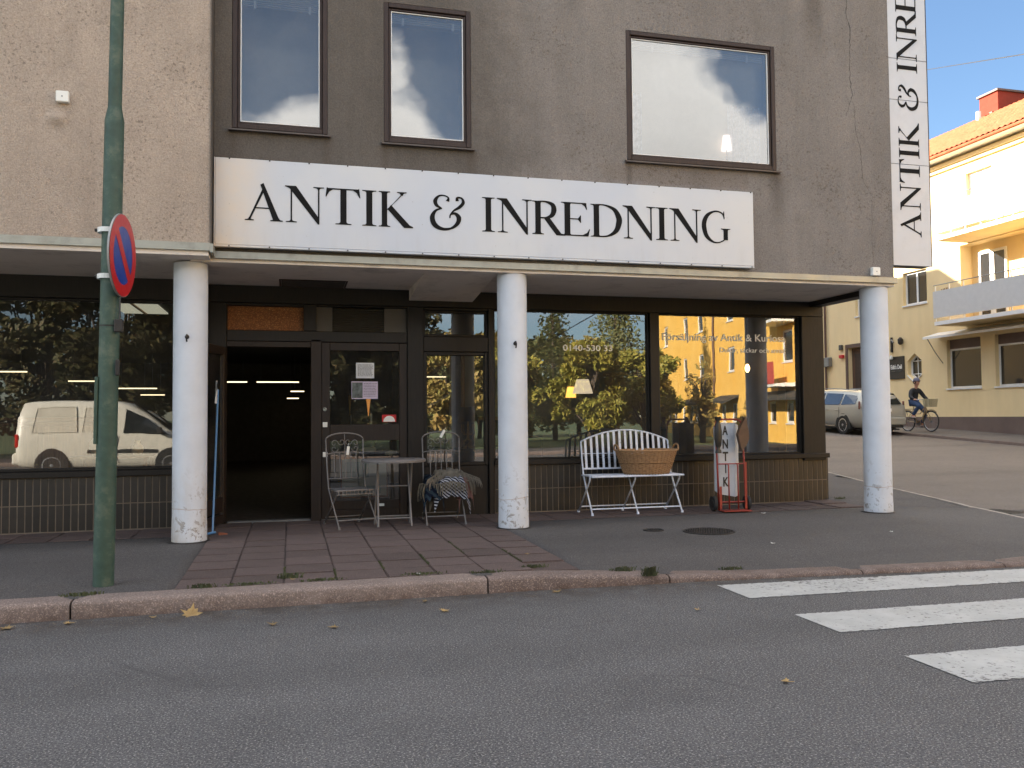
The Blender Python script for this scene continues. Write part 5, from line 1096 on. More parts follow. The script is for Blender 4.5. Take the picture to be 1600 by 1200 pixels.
def balcony(y0, y1, z, xb=21.0):
    b_ = obj('balcony', MB().box(xb+0.03, XW-0.002, y0, y1, z-0.14, z), 'cream', Yb)
    obj('front_board', MB().box(xb, xb+0.03, y0-0.02, y1+0.02, z+0.11, z+1.02), 'creamtop', b_); obj('side_board', MB().box(xb+0.031, XW-0.002, y1-0.01, y1+0.02, z+0.11, z+1.02), 'creamtop', b_)
    obj('handrail', MB().tube([(xb+0.015, y0, z+1.22), (xb+0.015, y1, z+1.22)], 0.015, 8), 'greytin', b_)
    y = y1-0.05
    while y > y0: obj('baluster', MB().box(xb+0.035, xb+0.06, y-0.015, y+0.015, z-0.12, z+1.2), 'white', b_); y -= 0.62
    obj('slab_edge', MB().box(xb+0.012, xb+0.028, y0, y1, z-0.13, z-0.005), 'white', b_)
    return b_
bal1 = balcony(15.0, 23.87, 4.42); bal2 = balcony(15.0, 23.72, 7.27)
t = thing('balcony_plant', 'small brownish potted plant at the far end of the lower balcony', 'plant', (21.2, 23.5, 5.1))
obj('pot', MB().lathe([(0.07, 0), (0.10, 0.2)], seg=12), pm('clay_pot', lin(170, 100, 70), 0.8), t, False)
m = MB(); rr = random.Random(3)
for i in range(60): a, b = rr.uniform(0, 6.28), rr.uniform(0, 0.35); m.tube([(0, 0, 0.18), (0.1*math.cos(a), 0.25*math.sin(a)*rr.random(), 0.3+b*0.4)], 0.008, 3)
obj('foliage', m, pm('dry_plant', (0.14, 0.07, 0.03), 0.9, 0.3), t, False)
# awnings over the ground floor
m = MB().prism([(21.62, 4.02), (22.28, 4.20), (22.28, 4.10), (21.62, 3.94)], 20.9, 25.15); m.v = [(a, b, c) for a, b, c in m.v]
aw = obj('awning', m, 'white', Yb); 
for y in (24.95,): obj('awning_arm', MB().tube([(21.65, y, 3.95), (21.95, y, 3.5), (22.28, y, 3.1)], 0.014, 6), 'greytin', aw)
t = thing('deli_sign', 'dark square sign reading Edit\'s Deli on the yellow wall', 'sign', (22.29, 27.27, 2.64))
obj('plate', MB().box(22.255, 22.297, 26.89, 27.67, 2.645, 3.50), 'signbrown', t)
def wtext(txt, y_left, y_right, z0, z1, x, mat, par, off=0.003):
    g = fit(text_mb(txt, 0.1, 0.004, offset=off), 0, y_left-y_right, z0, z1, 0.0); g.v = [(x+v[1], y_left-v[0], v[2]) for v in g.v]; obj('lettering', g, mat, par)
wtext("Edit's Deli", 27.60, 26.99, 3.02, 3.20, 22.252, 'lightwhite', t); wtext('smörgåsar och sallader', 27.58, 27.02, 2.93, 2.965, 22.252, 'greytin', t, 0.001)
t = thing('bracket_sign', 'small dark bracket with hanging figure above the deli sign', 'bracket', (22.3, 27.6, 3.9))
obj('wall_plate', MB().box(22.24, 22.297, 27.50, 27.58, 3.68, 4.25), 'iron', t); obj('arm', MB().tube([(22.25, 27.54, 4.15), (22.1, 27.3, 4.12), (21.9, 27.0, 4.0)], 0.03, 6), 'greytin', t); obj('arm', MB().tube([(22.25, 27.54, 3.76), (21.95, 27.2, 3.76)], 0.02, 6), 'iron', t); obj('lamp', MB().lathe([(0.04, 3.4), (0.07, 3.44), (0.04, 3.56)], (22.2, 27.5, 0), 10), 'lightwhite', t)
single('wall_lantern', 'little dark oval wall lamp right of the bracket on the yellow wall', 'lamp', MB().lathe([(0.03, 0), (0.09, 0.05), (0.1, 0.2), (0.04, 0.28)], seg=12), 'iron', (22.18, 26.95, 3.92))
t = thing('alarm_box', 'little red alarm under a grey box beside the brown door', 'alarm', (22.27, 30.6, 3.75)); obj('red_lens', MB().cbox(22.18, 22.29, 30.42, 30.68, 3.66, 3.80, 0.02), 'signred', t); obj('grey_box', MB().cbox(22.2, 22.29, 30.5, 30.7, 4.0, 4.22, 0.02), 'duct', t)
t = thing('meter_box', 'grey wall box with a pipe running down at the left end of the yellow wall', 'wall box', (22.2, 31.4, 3.5)); obj('box', MB().cbox(22.1, 22.29, 31.25, 31.75, 3.35, 3.75, 0.02), 'greytin', t); obj('pipe', MB().tube([(22.22, 31.6, 1.3), (22.22, 31.6, 9.9)], 0.05, 8), 'doorbrown', t)
# eaves, gutter, roof of clay tiles, chimney
obj('cornice', MB().box(XW-0.10, XW-0.002, 12, 44, 9.86, 9.96).box(XW-0.16, XW-0.002, 12, 44, 9.98, 10.10), 'cream', Yb)
obj('eaves', MB().box(21.72, 22.7, 11.8, 44.2, 10.202, 10.27), 'white', Yb); obj('gutter', MB().tube([(21.66, 11.8, 10.25), (21.66, 44.2, 10.25)], 0.06, 8), 'rooftile', Yb)
def roof(x0, z0, x1, z1, ya, yb, courses=17, pitch=0.22):
    m = MB(); ny = int((yb-ya)/pitch)*4; L = []
    for c in range(courses):
        for e in (0, 1):
            t_ = (c+e)/courses; lift = 0.055*(1-e)+0.01; row = []
            for j in range(ny+1):
                y = ya+(yb-ya)*j/ny; w = 0.028*math.sin(2*PI*j/4+0.6); row.append(len(m.v)); m.v.append((x0+(x1-x0)*t_-lift*0.5, y, z0+(z1-z0)*t_+lift+w+0.006*noise.noise((y*5, c*3.1, 0))))
            L.append(row)
    for a, b in zip(L, L[1:]):
        for j in range(ny): m.f.append((a[j], a[j+1], b[j+1], b[j]))
    return m
obj('roof_tiles', roof(21.62, 10.25, 26.6, 13.05, 11.8, 44.2), 'rooftile', Yb, smooth=True, kind='stuff', recalc=False)
obj('roof', MB().prism([(21.8, 10.272), (26.6, 12.98), (31.4, 10.272)], 11.8, 44.2), 'rooftile', Yb)
ym = MB().prism([(21.8, 10.272), (26.6, 12.98), (31.4, 10.272)], 11.8, 44.2)
ch = obj('chimney', MB().box(26.5, 29.5, 26.45, 27.35, 11.5, 13.82), 'chimney', Yb); obj('cap', MB().box(26.42, 29.6, 26.38, 27.42, 13.822, 13.90), 'doorbrown', ch)
obj('roof_pipe', MB().tube([(26.1, 27.0, 12.3), (26.1, 27.0, 13.15)], 0.09, 8), 'white', Yb); obj('roof_hatch', MB().box(26.35, 26.49, 26.6, 26.75, 12.7, 13.05), 'doorbrown', Yb)
# the blocks further up the side street on the shop's side (they shade the yellow wall)
for (y0, y1, h, lb, mt) in ((26.3, 35.2, 11.9, 'plain grey block joined to the shop building further up the side street', 'stucco'), (35.6, 60, 13.3, 'taller pale block at the end of the side street row', 'cream')):
    t = thing('neighbour_building', lb, 'building', (0, y0, 0)); obj('walls', MB().box(-9.9, 7.25, y0, y1, 0, h), mt, t); obj('roof', MB().box(-10.1, 7.4, y0-0.1, y1+0.1, h+0.002, h+0.2), 'sill', t)
t = thing('overhead_cable', 'thin dark cable crossing the sky beside the upright sign', 'cable', (14.7, 14, 8.8))
a, b = Vector((23.06, 26.0, 14.15)), Vector((14.72, 14.0, 8.78)); obj('cable_line', MB().tube([b-(a-b)*2, a+(a-b)*2], 0.012, 5), 'wire', t)

# ------------------------------------------------------------------ cars (lofted bodies; x forward, y left, z up)
def car_body(st):
    m = MB(); R = []
    for (x, zb, w0, w1, zbelt, wb, zr, wr) in st:
        half = [(0, zb), (w0*0.9, zb), (w0, zb+0.05), (w1, zb+0.22), (w1+0.004, (zb+zbelt)/2+0.08), (wb+0.01, zbelt-0.06), (wb, zbelt)]
        if zr-zbelt > 0.02: half += [(wr+(wb-wr)*0.45, zbelt+(zr-zbelt)*0.5), (wr, zr-0.07*min(1, (zr-zbelt)/0.3)), (wr*0.86, zr-0.012), (wr*0.5, zr+0.004), (0, zr+0.012)]
        else: half += [(wb*0.95, zbelt+0.012), (wb*0.85, zbelt+0.025), (wb*0.6, zbelt+0.035), (wb*0.3, zbelt+0.04), (0, zbelt+0.042)]
        ring_ = [(x, y, z) for y, z in half]+[(x, -y, z) for y, z in half[-2:0:-1]]; R.append([len(m.v)+i for i in range(len(ring_))]); m.v += ring_
    n = len(R[0])
    for a, b in zip(R, R[1:]):
        for i in range(n): j = (i+1) % n; m.f.append((a[i], a[j], b[j], b[i]))
    m.f += [tuple(R[0]), tuple(R[-1])[::-1]]; return m
def interp(st, x):
    for a, b in zip(st, st[1:]):
        if min(a[0], b[0]) <= x <= max(a[0], b[0]): t = (x-a[0])/(b[0]-a[0]); return [p+(q-p)*t for p, q in zip(a, b)]
    return st[0] if abs(x-st[0][0]) < abs(x-st[-1][0]) else st[-1]
def side_panel(st, poly, s, off=0.02):
    m = MB(); V = []
    for (x, t) in poly:
        _, zb, w0, w1, zbelt, wb, zr, wr = interp(st, x); z = zbelt+(zr-0.07-zbelt)*t
        y = (wb+(wr+(wb-wr)*0.45-wb)*(t/0.5)) if t < 0.5 else (wr+(wb-wr)*0.45)+(wr-(wr+(wb-wr)*0.45))*((t-0.5)/0.5); V.append((x, s*(y+off), z))
    c = [sum(v[i] for v in V)/len(V) for i in range(3)]; m.v = [tuple(c)]+V; n = len(V); m.f = [(0, 1+i, 1+(i+1) % n) for i in range(n)]; return m
def wheel(t, x, y, s, r, rim='alloy', spokes=10):
    w = obj('wheel', MB().lathe([(r*0.66, y-s*0.09), (r*0.95, y-s*0.10), (r, y-s*0.06), (r, y+s*0.06), (r*0.95, y+s*0.095), (r*0.66, y+s*0.085)], (x, 0, r), 28, 'y'), 'rubber', t, False, 50)
    obj('rim', MB().lathe([(r*0.67, y+s*0.06), (r*0.68, y+s*0.09), (r*0.60, y+s*0.092), (r*0.58, y+s*0.05), (r*0.1, y+s*0.05)], (x, 0, r), 28, 'y'), rim, w, False, 40)
    for i in range(spokes):
        a = 2*PI*i/spokes; m = MB().box(r*0.08, r*0.62, y+s*0.052, y+s*0.085, -0.016, 0.016); m.v = [(x+vx*math.cos(a)-vz*math.sin(a), vy, r+vx*math.sin(a)+vz*math.cos(a)) for vx, vy, vz in m.v]; obj('spoke', m, rim, w, False)
    obj('hub_cap', MB().lathe([(r*0.14, y+s*0.05), (r*0.13, y+s*0.095), (0.01, y+s*0.1)], (x, 0, r), 14, 'y'), rim, w, False, 40)
def arch(t, x, y, s, r):
    m = MB(); N = 20; P = [(r*math.cos(PI*i/N), r*math.sin(PI*i/N)) for i in range(N+1)]+[(-r, -0.12), (r, -0.12)]
    m.prism([(x+a, 0.32+b) for a, b in P], s*(y-0.25), s*(y+0.012)); obj('wheel_arch', m, 'carblack', t, False)
M['lens'] = pm('pale_red_lens', lin(120, 84, 78), 0.25, 0.05)
def make_estate(label, paint, loc, rz, rot=None, group=None):
    st = [(-2.28, 0.42, 0.70, 0.74, 0.92, 0.70, 0.94, 0.6), (-2.25, 0.30, 0.78, 0.84, 0.98, 0.78, 1.02, 0.62), (-2.12, 0.26, 0.80, 0.87, 0.99, 0.82, 1.30, 0.60), (-1.90, 0.24, 0.80, 0.88, 0.97, 0.83, 1.42, 0.60), (-1.3, 0.22, 0.80, 0.885, 0.95, 0.84, 1.46, 0.61), (-0.5, 0.2, 0.80, 0.885, 0.93, 0.84, 1.475, 0.62),
          (0.1, 0.2, 0.80, 0.885, 0.92, 0.84, 1.46, 0.62), (0.5, 0.2, 0.80, 0.885, 0.92, 0.835, 1.40, 0.60), (0.95, 0.2, 0.80, 0.885, 0.92, 0.82, 1.13, 0.60), (1.25, 0.2, 0.80, 0.88, 0.91, 0.80, 0.915, 0.6), (1.8, 0.22, 0.79, 0.86, 0.82, 0.74, 0.82, 0.6), (2.15, 0.26, 0.74, 0.80, 0.72, 0.66, 0.72, 0.5), (2.3, 0.32, 0.62, 0.66, 0.60, 0.55, 0.60, 0.4)]
    t = thing('estate_car', label, 'car', loc, rz, group, rot); obj('body', car_body(st), paint, t, False, 50)
    for s in (-1, 1):
        for poly in ([(-1.88, 0.12), (-1.18, 0.08), (-1.18, 0.86), (-1.78, 0.84), (-1.88, 0.6)], [(-1.10, 0.08), (-0.20, 0.06), (-0.20, 0.90), (-1.10, 0.88)], [(-0.12, 0.06), (0.92, 0.06), (0.50, 0.78), (0.15, 0.90), (-0.12, 0.90)]): obj('side_window', side_panel(st, poly, s), 'carglass', t, False)
        for x in (-1.35, 1.40): arch(t, x, 0.875, s, 0.375); wheel(t, x, s*0.80, s, 0.315)
        for x in (-0.15, 0.85, -1.14): obj('door_gap', MB().box(x-0.006, x+0.006, s*0.886, s*0.892, 0.34, 0.90), 'carblack', t, False)
        for x in (-0.45, -1.0+0.0): obj('door_handle', MB().cbox(x-0.09, x+0.09, s*0.885, s*0.905, 0.78, 0.81, 0.005), paint, t, False)
        obj('tail_lamp', MB().cbox(-2.16, -2.09, s*0.81, s*0.862, 0.86, 1.12, 0.015), 'lens', t, False); obj('headlight', MB().cbox(2.02, 2.22, s*0.50, s*0.74, 0.58, 0.70, 0.02), 'chrome', t, False)
        obj('mirror', MB().cbox(0.60, 0.75, s*0.88, s*1.02, 0.94, 1.06, 0.02), paint, t, False); obj('roof_rail', MB().tube([(-1.7, s*0.57, 1.46), (-0.6, s*0.58, 1.51), (0.2, s*0.58, 1.49)], 0.014, 6), 'greytin', t, False)
        obj('sill_strip', MB().box(-0.95, 1.0, s*0.86, s*0.892, 0.25, 0.29), 'chrome', t, False)
    m = MB(); m.v = [(-2.275, -0.62, 1.02), (-2.275, 0.62, 1.02), (-2.02, 0.52, 1.37), (-2.02, -0.52, 1.37)]; m.f = [(0, 1, 2, 3)]; m.v = [(x-0.02, y, z) for x, y, z in m.v]; obj('rear_window', m, 'carglass', t, False)
    m = MB(); m.v = [(1.14, -0.66, 0.99), (1.14, 0.66, 0.99), (0.57, 0.54, 1.385), (0.57, -0.54, 1.385)]; m.v = [(x+0.025, y, z+0.015) for x, y, z in m.v]; m.f = [(0, 1, 2, 3)]; obj('windscreen', m, 'carglass', t, False)
    obj('rear_bumper', MB().cbox(-2.35, -2.2, -0.78, 0.78, 0.34, 0.60, 0.04), paint, t, False); obj('bumper_base', MB().cbox(-2.33, -2.1, -0.70, 0.70, 0.26, 0.338, 0.02), 'carblack', t, False); obj('number_plate', MB().box(-2.30, -2.285, -0.26, 0.26, 0.78, 0.89), 'lightwhite', t, False); obj('front_bumper', MB().cbox(2.15, 2.36, -0.68, 0.68, 0.32, 0.52, 0.04), paint, t, False)
    obj('shadow_gap', MB().box(-2.1, 2.0, -0.72, 0.72, 0.17, 0.21), 'carblack', t, False)
    return t
make_estate('silver beige estate car parked along the far kerb of the side street', 'carsilver', (18.62, 25.75, 0.045*(25.75-9.6)), 0, rot=Matrix.Rotation(rad(90), 3, 'Z').to_quaternion().to_matrix().to_euler() if False else (rad(2.58), 0, 0))
car = [o for o in bpy.data.objects if o.name == 'estate_car'][0]; car.rotation_euler = (Matrix.Rotation(rad(90), 3, 'Z') @ Matrix.Rotation(-math.atan(0.045), 3, 'Y')).to_euler()
# white panel van standing across the road: seen mirrored in the left shop window
t = thing('white_van', 'cream white small panel van on the main road mirrored in the left shop window', 'van', (-4.08, -2.03, 0), 0)
sv = [(-2.08, 0.42, 0.74, 0.78, 1.0, 0.78, 1.05, 0.7), (-2.04, 0.30, 0.80, 0.84, 1.0, 0.82, 1.45, 0.72), (-1.93, 0.26, 0.82, 0.86, 1.0, 0.84, 1.76, 0.70), (-1.75, 0.24, 0.82, 0.865, 1.0, 0.845, 1.80, 0.70), (-0.8, 0.22, 0.82, 0.87, 1.0, 0.845, 1.82, 0.70), (0.1, 0.22, 0.82, 0.87, 1.0, 0.845, 1.80, 0.70), (0.32, 0.22, 0.82, 0.87, 1.0, 0.845, 1.74, 0.69), (0.7, 0.22, 0.82, 0.87, 0.99, 0.84, 1.54, 0.66),
      (1.05, 0.22, 0.82, 0.87, 0.98, 0.83, 1.27, 0.66), (1.38, 0.22, 0.81, 0.865, 0.96, 0.81, 0.99, 0.64), (1.8, 0.24, 0.79, 0.85, 0.84, 0.76, 0.84, 0.6), (2.05, 0.28, 0.74, 0.80, 0.72, 0.68, 0.72, 0.5), (2.14, 0.34, 0.62, 0.68, 0.60, 0.55, 0.60, 0.4)]
obj('body', car_body(sv), 'carwhite', t, False, 50)
for s in (-1, 1):
    for (xa, xb) in ((-1.72, -0.80), (-0.68, 0.04)):
        P = [(xa, 0.1), (xb, 0.1), (xb-0.02, 0.88), (xa+0.06, 0.88)]; obj('pressed_panel', side_panel(sv, P, s, 0.012), pm('van_panel_paint', lin(212, 206, 190), 0.4, 0.03, coat=0.4), t, False)
        q = [side_panel(sv, [p], s, 0.016).v[1] for p in P]; obj('panel_rib', MB().tube(q, 0.011, 6, True), 'carwhite', t, False)
    obj('side_window', side_panel(sv, [(0.22, 0.05), (1.24, 0.03), (0.72, 0.86), (0.28, 0.90)], s), 'carglass', t, False)
    for x in (-1.30, 1.30): arch(t, x, 0.868, s, 0.36); wheel(t, x, s*0.79, s, 0.30, 'alloy', 7)
    obj('rub_strip', MB().cbox(-0.55, 1.0, s*0.872, s*0.892, 0.56, 0.64, 0.005), 'carblack', t, False); obj('tail_lamp', MB().cbox(-2.09, -2.0, s*0.70, s*0.85, 0.72, 1.02, 0.02), 'tail', t, False); obj('mirror', MB().cbox(0.98, 1.10, s*0.86, s*1.02, 1.0, 1.16, 0.02), 'carblack', t, False)
    obj('headlight', MB().cbox(1.9, 2.08, s*0.55, s*0.74, 0.58, 0.70, 0.02), 'chrome', t, False); obj('door_gap', MB().box(0.10, 0.112, s*0.868, s*0.876, 0.34, 1.72 if False else 0.98), 'carblack', t, False); obj('indicator', MB().cbox(1.50, 1.56, s*0.862, s*0.87, 0.72, 0.76, 0.002), pm('amber', lin(220, 140, 60), 0.3), t, False)
m = MB(); m.v = [(1.33, -0.7, 1.03), (1.33, 0.7, 1.03), (0.40, 0.62, 1.72), (0.40, -0.62, 1.72)]; m.v = [(x+0.03, y, z+0.02) for x, y, z in m.v]; m.f = [(0, 1, 2, 3)]; obj('windscreen', m, 'carglass', t, False)
obj('bumper', MB().cbox(-2.16, -2.0, -0.8, 0.8, 0.32, 0.60, 0.04), 'carwhite', t, False)

# ------------------------------------------------------------------ cyclist on the far pavement
bz = 0.725; BL = (20.35, 23.92, bz)
t = thing('bicycle', 'upright bicycle with a pale front basket ridden along the far pavement', 'bicycle', BL, rad(-90))
for x in (-0.54, 0.54):
    w = obj('wheel', MB().tube([(x+0.335*math.cos(a), 0, 0.355+0.335*math.sin(a)) for a in [2*PI*i/36 for i in range(36)]], 0.019, 8, True), 'rubber', t, False, True)
    obj('rim', MB().tube([(x+0.31*math.cos(a), 0, 0.355+0.31*math.sin(a)) for a in [2*PI*i/36 for i in range(36)]], 0.009, 6, True), 'chrome', w, False, True); obj('hub', MB().lathe([(0.025, -0.05), (0.03, 0), (0.025, 0.05)], (x, 0, 0.355), 10, 'y'), 'greytin', w, False)
    m = MB()
    for i in range(16): a = 2*PI*i/16; m.tube([(x+0.02*math.cos(a+1), 0.02*(-1)**i, 0.355+0.02*math.sin(a+1)), (x+0.31*math.cos(a), 0, 0.355+0.31*math.sin(a))], 0.0022, 3)
    obj('spokes', m, 'greytin', w, False, kind='stuff')
    obj('mudguard', MB().tube([(x+0.375*math.cos(a), 0, 0.355+0.375*math.sin(a)) for a in [rad(25 if x < 0 else 50)+rad(135)*i/12 for i in range(13)]], 0.016, 6), 'bikeframe', t, False, True)
for P, r in (([(-0.54, 0.05, 0.355), (-0.10, 0.03, 0.31)], 0.010), ([(-0.54, -0.05, 0.355), (-0.10, -0.03, 0.31)], 0.010), ([(-0.10, 0, 0.30), (-0.26, 0, 0.80)], 0.017), ([(-0.10, 0, 0.30), (0.12, 0, 0.42), (0.32, 0, 0.82)], 0.018), ([(-0.20, 0, 0.60), (0.05, 0, 0.60), (0.34, 0, 0.90)], 0.014), ([(0.31, 0, 0.80), (0.30, 0, 1.04)], 0.018), ([(0.32, 0, 0.82), (0.38, 0.04, 0.62), (0.54, 0.045, 0.355)], 0.011), ([(0.32, 0, 0.82), (0.38, -0.04, 0.62), (0.54, -0.045, 0.355)], 0.011), ([(-0.54, 0.05, 0.355), (-0.24, 0.02, 0.74)], 0.008), ([(-0.54, -0.05, 0.355), (-0.24, -0.02, 0.74)], 0.008)):
    obj('frame_tube', MB().tube(P, r, 8), 'bikeframe', t, False, True)
obj('seat_post', MB().tube([(-0.255, 0, 0.78), (-0.29, 0, 0.91)], 0.012, 6), 'chrome', t, False); m = MB().lathe([(0.01, 0.90), (0.09, 0.915), (0.10, 0.94), (0.05, 0.965)], (-0.30, 0, 0), 16, 'z', 1.35, 1.0); obj('saddle', m, 'carblack', t, False, True)
obj('handlebar', MB().tube([(0.10, 0.27, 1.05), (0.22, 0.25, 1.08), (0.32, 0.10, 1.06), (0.32, -0.10, 1.06), (0.22, -0.25, 1.08), (0.10, -0.27, 1.05)], 0.011, 8), 'chrome', t, False, True)
obj('rack', MB().tube([(-0.25, 0.06, 0.76), (-0.85, 0.06, 0.76), (-0.85, -0.06, 0.76), (-0.25, -0.06, 0.76)], 0.008, 6), 'carblack', t, False); obj('rack_stay', MB().tube([(-0.54, 0.06, 0.36), (-0.70, 0.06, 0.76)], 0.006, 5), 'carblack', t, False)
obj('chain_ring', MB().lathe([(0.09, 0.045), (0.09, 0.05)], (-0.10, 0, 0.30), 18, 'y'), 'greytin', t, False); obj('crank', MB().tube([(-0.10, 0.07, 0.30), (-0.02, 0.07, 0.155)], 0.009, 6), 'greytin', t, False); obj('crank', MB().tube([(-0.10, -0.07, 0.30), (-0.18, -0.07, 0.445)], 0.009, 6), 'greytin', t, False)
obj('pedal', MB().box(-0.07, 0.03, 0.08, 0.17, 0.145, 0.165), 'carblack', t, False); obj('pedal', MB().box(-0.23, -0.13, -0.17, -0.08, 0.435, 0.455), 'carblack', t, False)
bk = MB()
for i in range(9):
    z = 0.84+i*0.03; w, l = 0.15+0.003*i, 0.115+0.004*i; bk.tube([(0.52-l, -w, z), (0.52+l, -w, z), (0.52+l, w, z), (0.52-l, w, z)], 0.0135, 4, True)
obj('front_basket', bk, 'basket', t, False, label='pale woven front basket'); obj('basket_floor', MB().box(0.41, 0.63, -0.15, 0.15, 0.83, 0.845), 'basket', t, False)
def skin(name, J, E, mat, parent, sub=2, root=0, loc=None):
    """one continuous surface grown over a skeleton of joints {name: (x, y, z, r[, r2])}"""
    ks = list(J); me = bpy.data.meshes.new(name); me.from_pydata([J[k][:3] for k in ks], [(ks.index(a), ks.index(b)) for a, b in E], [])
    o = bpy.data.objects.new(name, me); COL.objects.link(o); md = o.modifiers.new('skin', 'SKIN'); md.use_smooth_shade = True
    for i, k in enumerate(ks):
        v = me.skin_vertices[0].data[i]; r = J[k][3]; v.radius = (r, J[k][4] if len(J[k]) > 4 else r); v.use_root = (i == root)
    sb = o.modifiers.new('sub', 'SUBSURF'); sb.levels = sub; sb.render_levels = sub
    dg = bpy.context.evaluated_depsgraph_get(); m2 = bpy.data.meshes.new_from_object(o.evaluated_get(dg)); bpy.data.objects.remove(o); bpy.data.meshes.remove(me)
    m2.materials.clear(); m2.materials.append(M[mat]); p = bpy.data.objects.new(name, m2); COL.objects.link(p); p.parent = parent; m2.polygons.foreach_set('use_smooth', [True]*len(m2.polygons)); return p
person = thing('person', 'cyclist in black jacket, blue jeans and grey cap riding the bicycle upright', 'person', BL, rad(-90))
J = dict(pel=(-0.24, 0, 1.02, 0.095), bel=(-0.22, 0, 1.12, 0.09), ches=(-0.17, 0, 1.31, 0.095), nk=(-0.12, 0, 1.47, 0.055), nk2=(-0.10, 0, 1.54, 0.052), hd=(-0.075, 0, 1.62, 0.085), hd2=(-0.08, 0, 1.70, 0.09), hd3=(-0.09, 0, 1.76, 0.06), nose=(0.02, 0, 1.63, 0.014),
         lh=(-0.20, 0.09, 0.98, 0.075), lk=(0.17, 0.12, 0.62, 0.058), la=(-0.04, 0.12, 0.25, 0.042), lt=(0.07, 0.125, 0.18, 0.035), rh=(-0.20, -0.09, 0.98, 0.075), rk=(0.13, -0.12, 0.86, 0.058), ra=(-0.16, -0.12, 0.53, 0.042), rt=(-0.05, -0.125, 0.48, 0.035))
E_ = [('pel', 'bel'), ('bel', 'ches'), ('ches', 'nk'), ('nk', 'nk2'), ('nk2', 'hd'), ('hd', 'hd2'), ('hd2', 'hd3'), ('hd', 'nose'), ('pel', 'lh'), ('lh', 'lk'), ('lk', 'la'), ('la', 'lt'), ('pel', 'rh'), ('rh', 'rk'), ('rk', 'ra'), ('ra', 'rt')]
for s, n_ in ((1, 'l'), (-1, 'r')):
    J[n_+'s'] = (-0.15, s*0.15, 1.37, 0.05); J[n_+'e'] = (-0.06, s*0.27, 1.16, 0.042); J[n_+'w'] = (0.10, s*0.27, 1.08, 0.027); J[n_+'p'] = (0.155, s*0.265, 1.075, 0.030, 0.018)
    E_ += [('ches', n_+'s'), (n_+'s', n_+'e'), (n_+'e', n_+'w'), (n_+'w', n_+'p')]
    for q in range(4):
        dy = (q-1.5)*0.020; J[n_+'f%da' % q] = (0.19, s*0.262+dy, 1.082, 0.0095); J[n_+'f%db' % q] = (0.21-abs(q-1.2)*0.004, s*0.262+dy, 1.055, 0.0085); E_ += [(n_+'p', n_+'f%da' % q), (n_+'f%da' % q, n_+'f%db' % q)]
    J[n_+'th'] = (0.165, s*0.235, 1.06, 0.0095); J[n_+'th2'] = (0.19, s*0.232, 1.04, 0.0085); E_ += [(n_+'p', n_+'th'), (n_+'th', n_+'th2')]
skin('body', J, E_, 'skin', person)
JJ = dict(low=(-0.24, 0, 0.93, 0.10), pel=(-0.24, 0, 1.00, 0.128), bel=(-0.225, 0, 1.12, 0.13), che=(-0.175, 0, 1.30, 0.14), up=(-0.155, 0, 1.39, 0.10), nk=(-0.13, 0, 1.49, 0.07)); EJ = [('low', 'pel'), ('pel', 'bel'), ('bel', 'che'), ('che', 'up'), ('up', 'nk')]
for s, n_ in ((1, 'l'), (-1, 'r')): JJ[n_+'s'] = (-0.15, s*0.17, 1.375, 0.078); JJ[n_+'e'] = (-0.06, s*0.28, 1.16, 0.065); JJ[n_+'w'] = (0.11, s*0.27, 1.08, 0.042); EJ += [('up', n_+'s'), (n_+'s', n_+'e'), (n_+'e', n_+'w')]
skin('jacket', JJ, EJ, 'jacket', person)
JT = dict(pel=(-0.24, 0, 1.0, 0.115), lh=(-0.20, 0.10, 0.96, 0.095), lm=(0.0, 0.115, 0.79, 0.088), lk=(0.17, 0.12, 0.62, 0.072), lc=(0.07, 0.12, 0.44, 0.066), la=(-0.025, 0.12, 0.29, 0.055), rh=(-0.20, -0.10, 0.97, 0.095), rm=(-0.02, -0.115, 0.92, 0.088), rk=(0.14, -0.12, 0.86, 0.072), rc=(-0.01, -0.12, 0.70, 0.066), ra=(-0.14, -0.12, 0.56, 0.055))
skin('jeans', JT, [('pel', 'lh'), ('lh', 'lm'), ('lm', 'lk'), ('lk', 'lc'), ('lc', 'la'), ('pel', 'rh'), ('rh', 'rm'), ('rm', 'rk'), ('rk', 'rc'), ('rc', 'ra')], 'jeans', person)
for s, (ax, az) in ((1, (-0.04, 0.215)), (-1, (-0.16, 0.505))): skin('shoe', dict(a=(ax-0.04, s*0.122, az, 0.042), b=(ax+0.05, s*0.124, az-0.015, 0.042, 0.036), c=(ax+0.15, s*0.126, az-0.025, 0.038, 0.026)), [('a', 'b'), ('b', 'c')], 'shoe', person)
m = MB().lathe([(0.105, 1.685), (0.108, 1.72), (0.098, 1.77), (0.06, 1.805), (0.01, 1.815)], (-0.085, 0, 0), 18); cp_ = obj('cap', m, 'cap', person, False, True); obj('peak', MB().prism([(-0.0+0.06*math.cos(a), 0.085*math.sin(a)) if True else 0 for a in [rad(-90+180*i/10) for i in range(11)]], 1.70, 1.708, 'z').xf(Matrix.Diagonal((1.7, 1, 1, 1))), 'cap', cp_, False)
obj('hair', MB().lathe([(0.07, 1.60), (0.098, 1.63), (0.104, 1.69)], (-0.10, 0, 0), 16, 'z', 1, 0.95), 'hair', person, False, True)
for s in (-1, 1):
    obj('eye', MB().lathe([(0.002, 0.004), (0.009, 0.0), (0.009, -0.006)], (0.0, s*0.032, 1.665), 8, 'x'), 'black', person, False); obj('ear', MB().lathe([(0.012, 0.0), (0.026, s*0.008), (0.01, s*0.014)], (-0.075, s*0.085, 1.645), 10, 'y'), 'skin', person, False, True)
obj('mouth', MB().cbox(0.003, 0.012, -0.022, 0.022, 1.592, 1.600, 0.002), pm('lips', lin(160, 96, 86), 0.6), person, False)

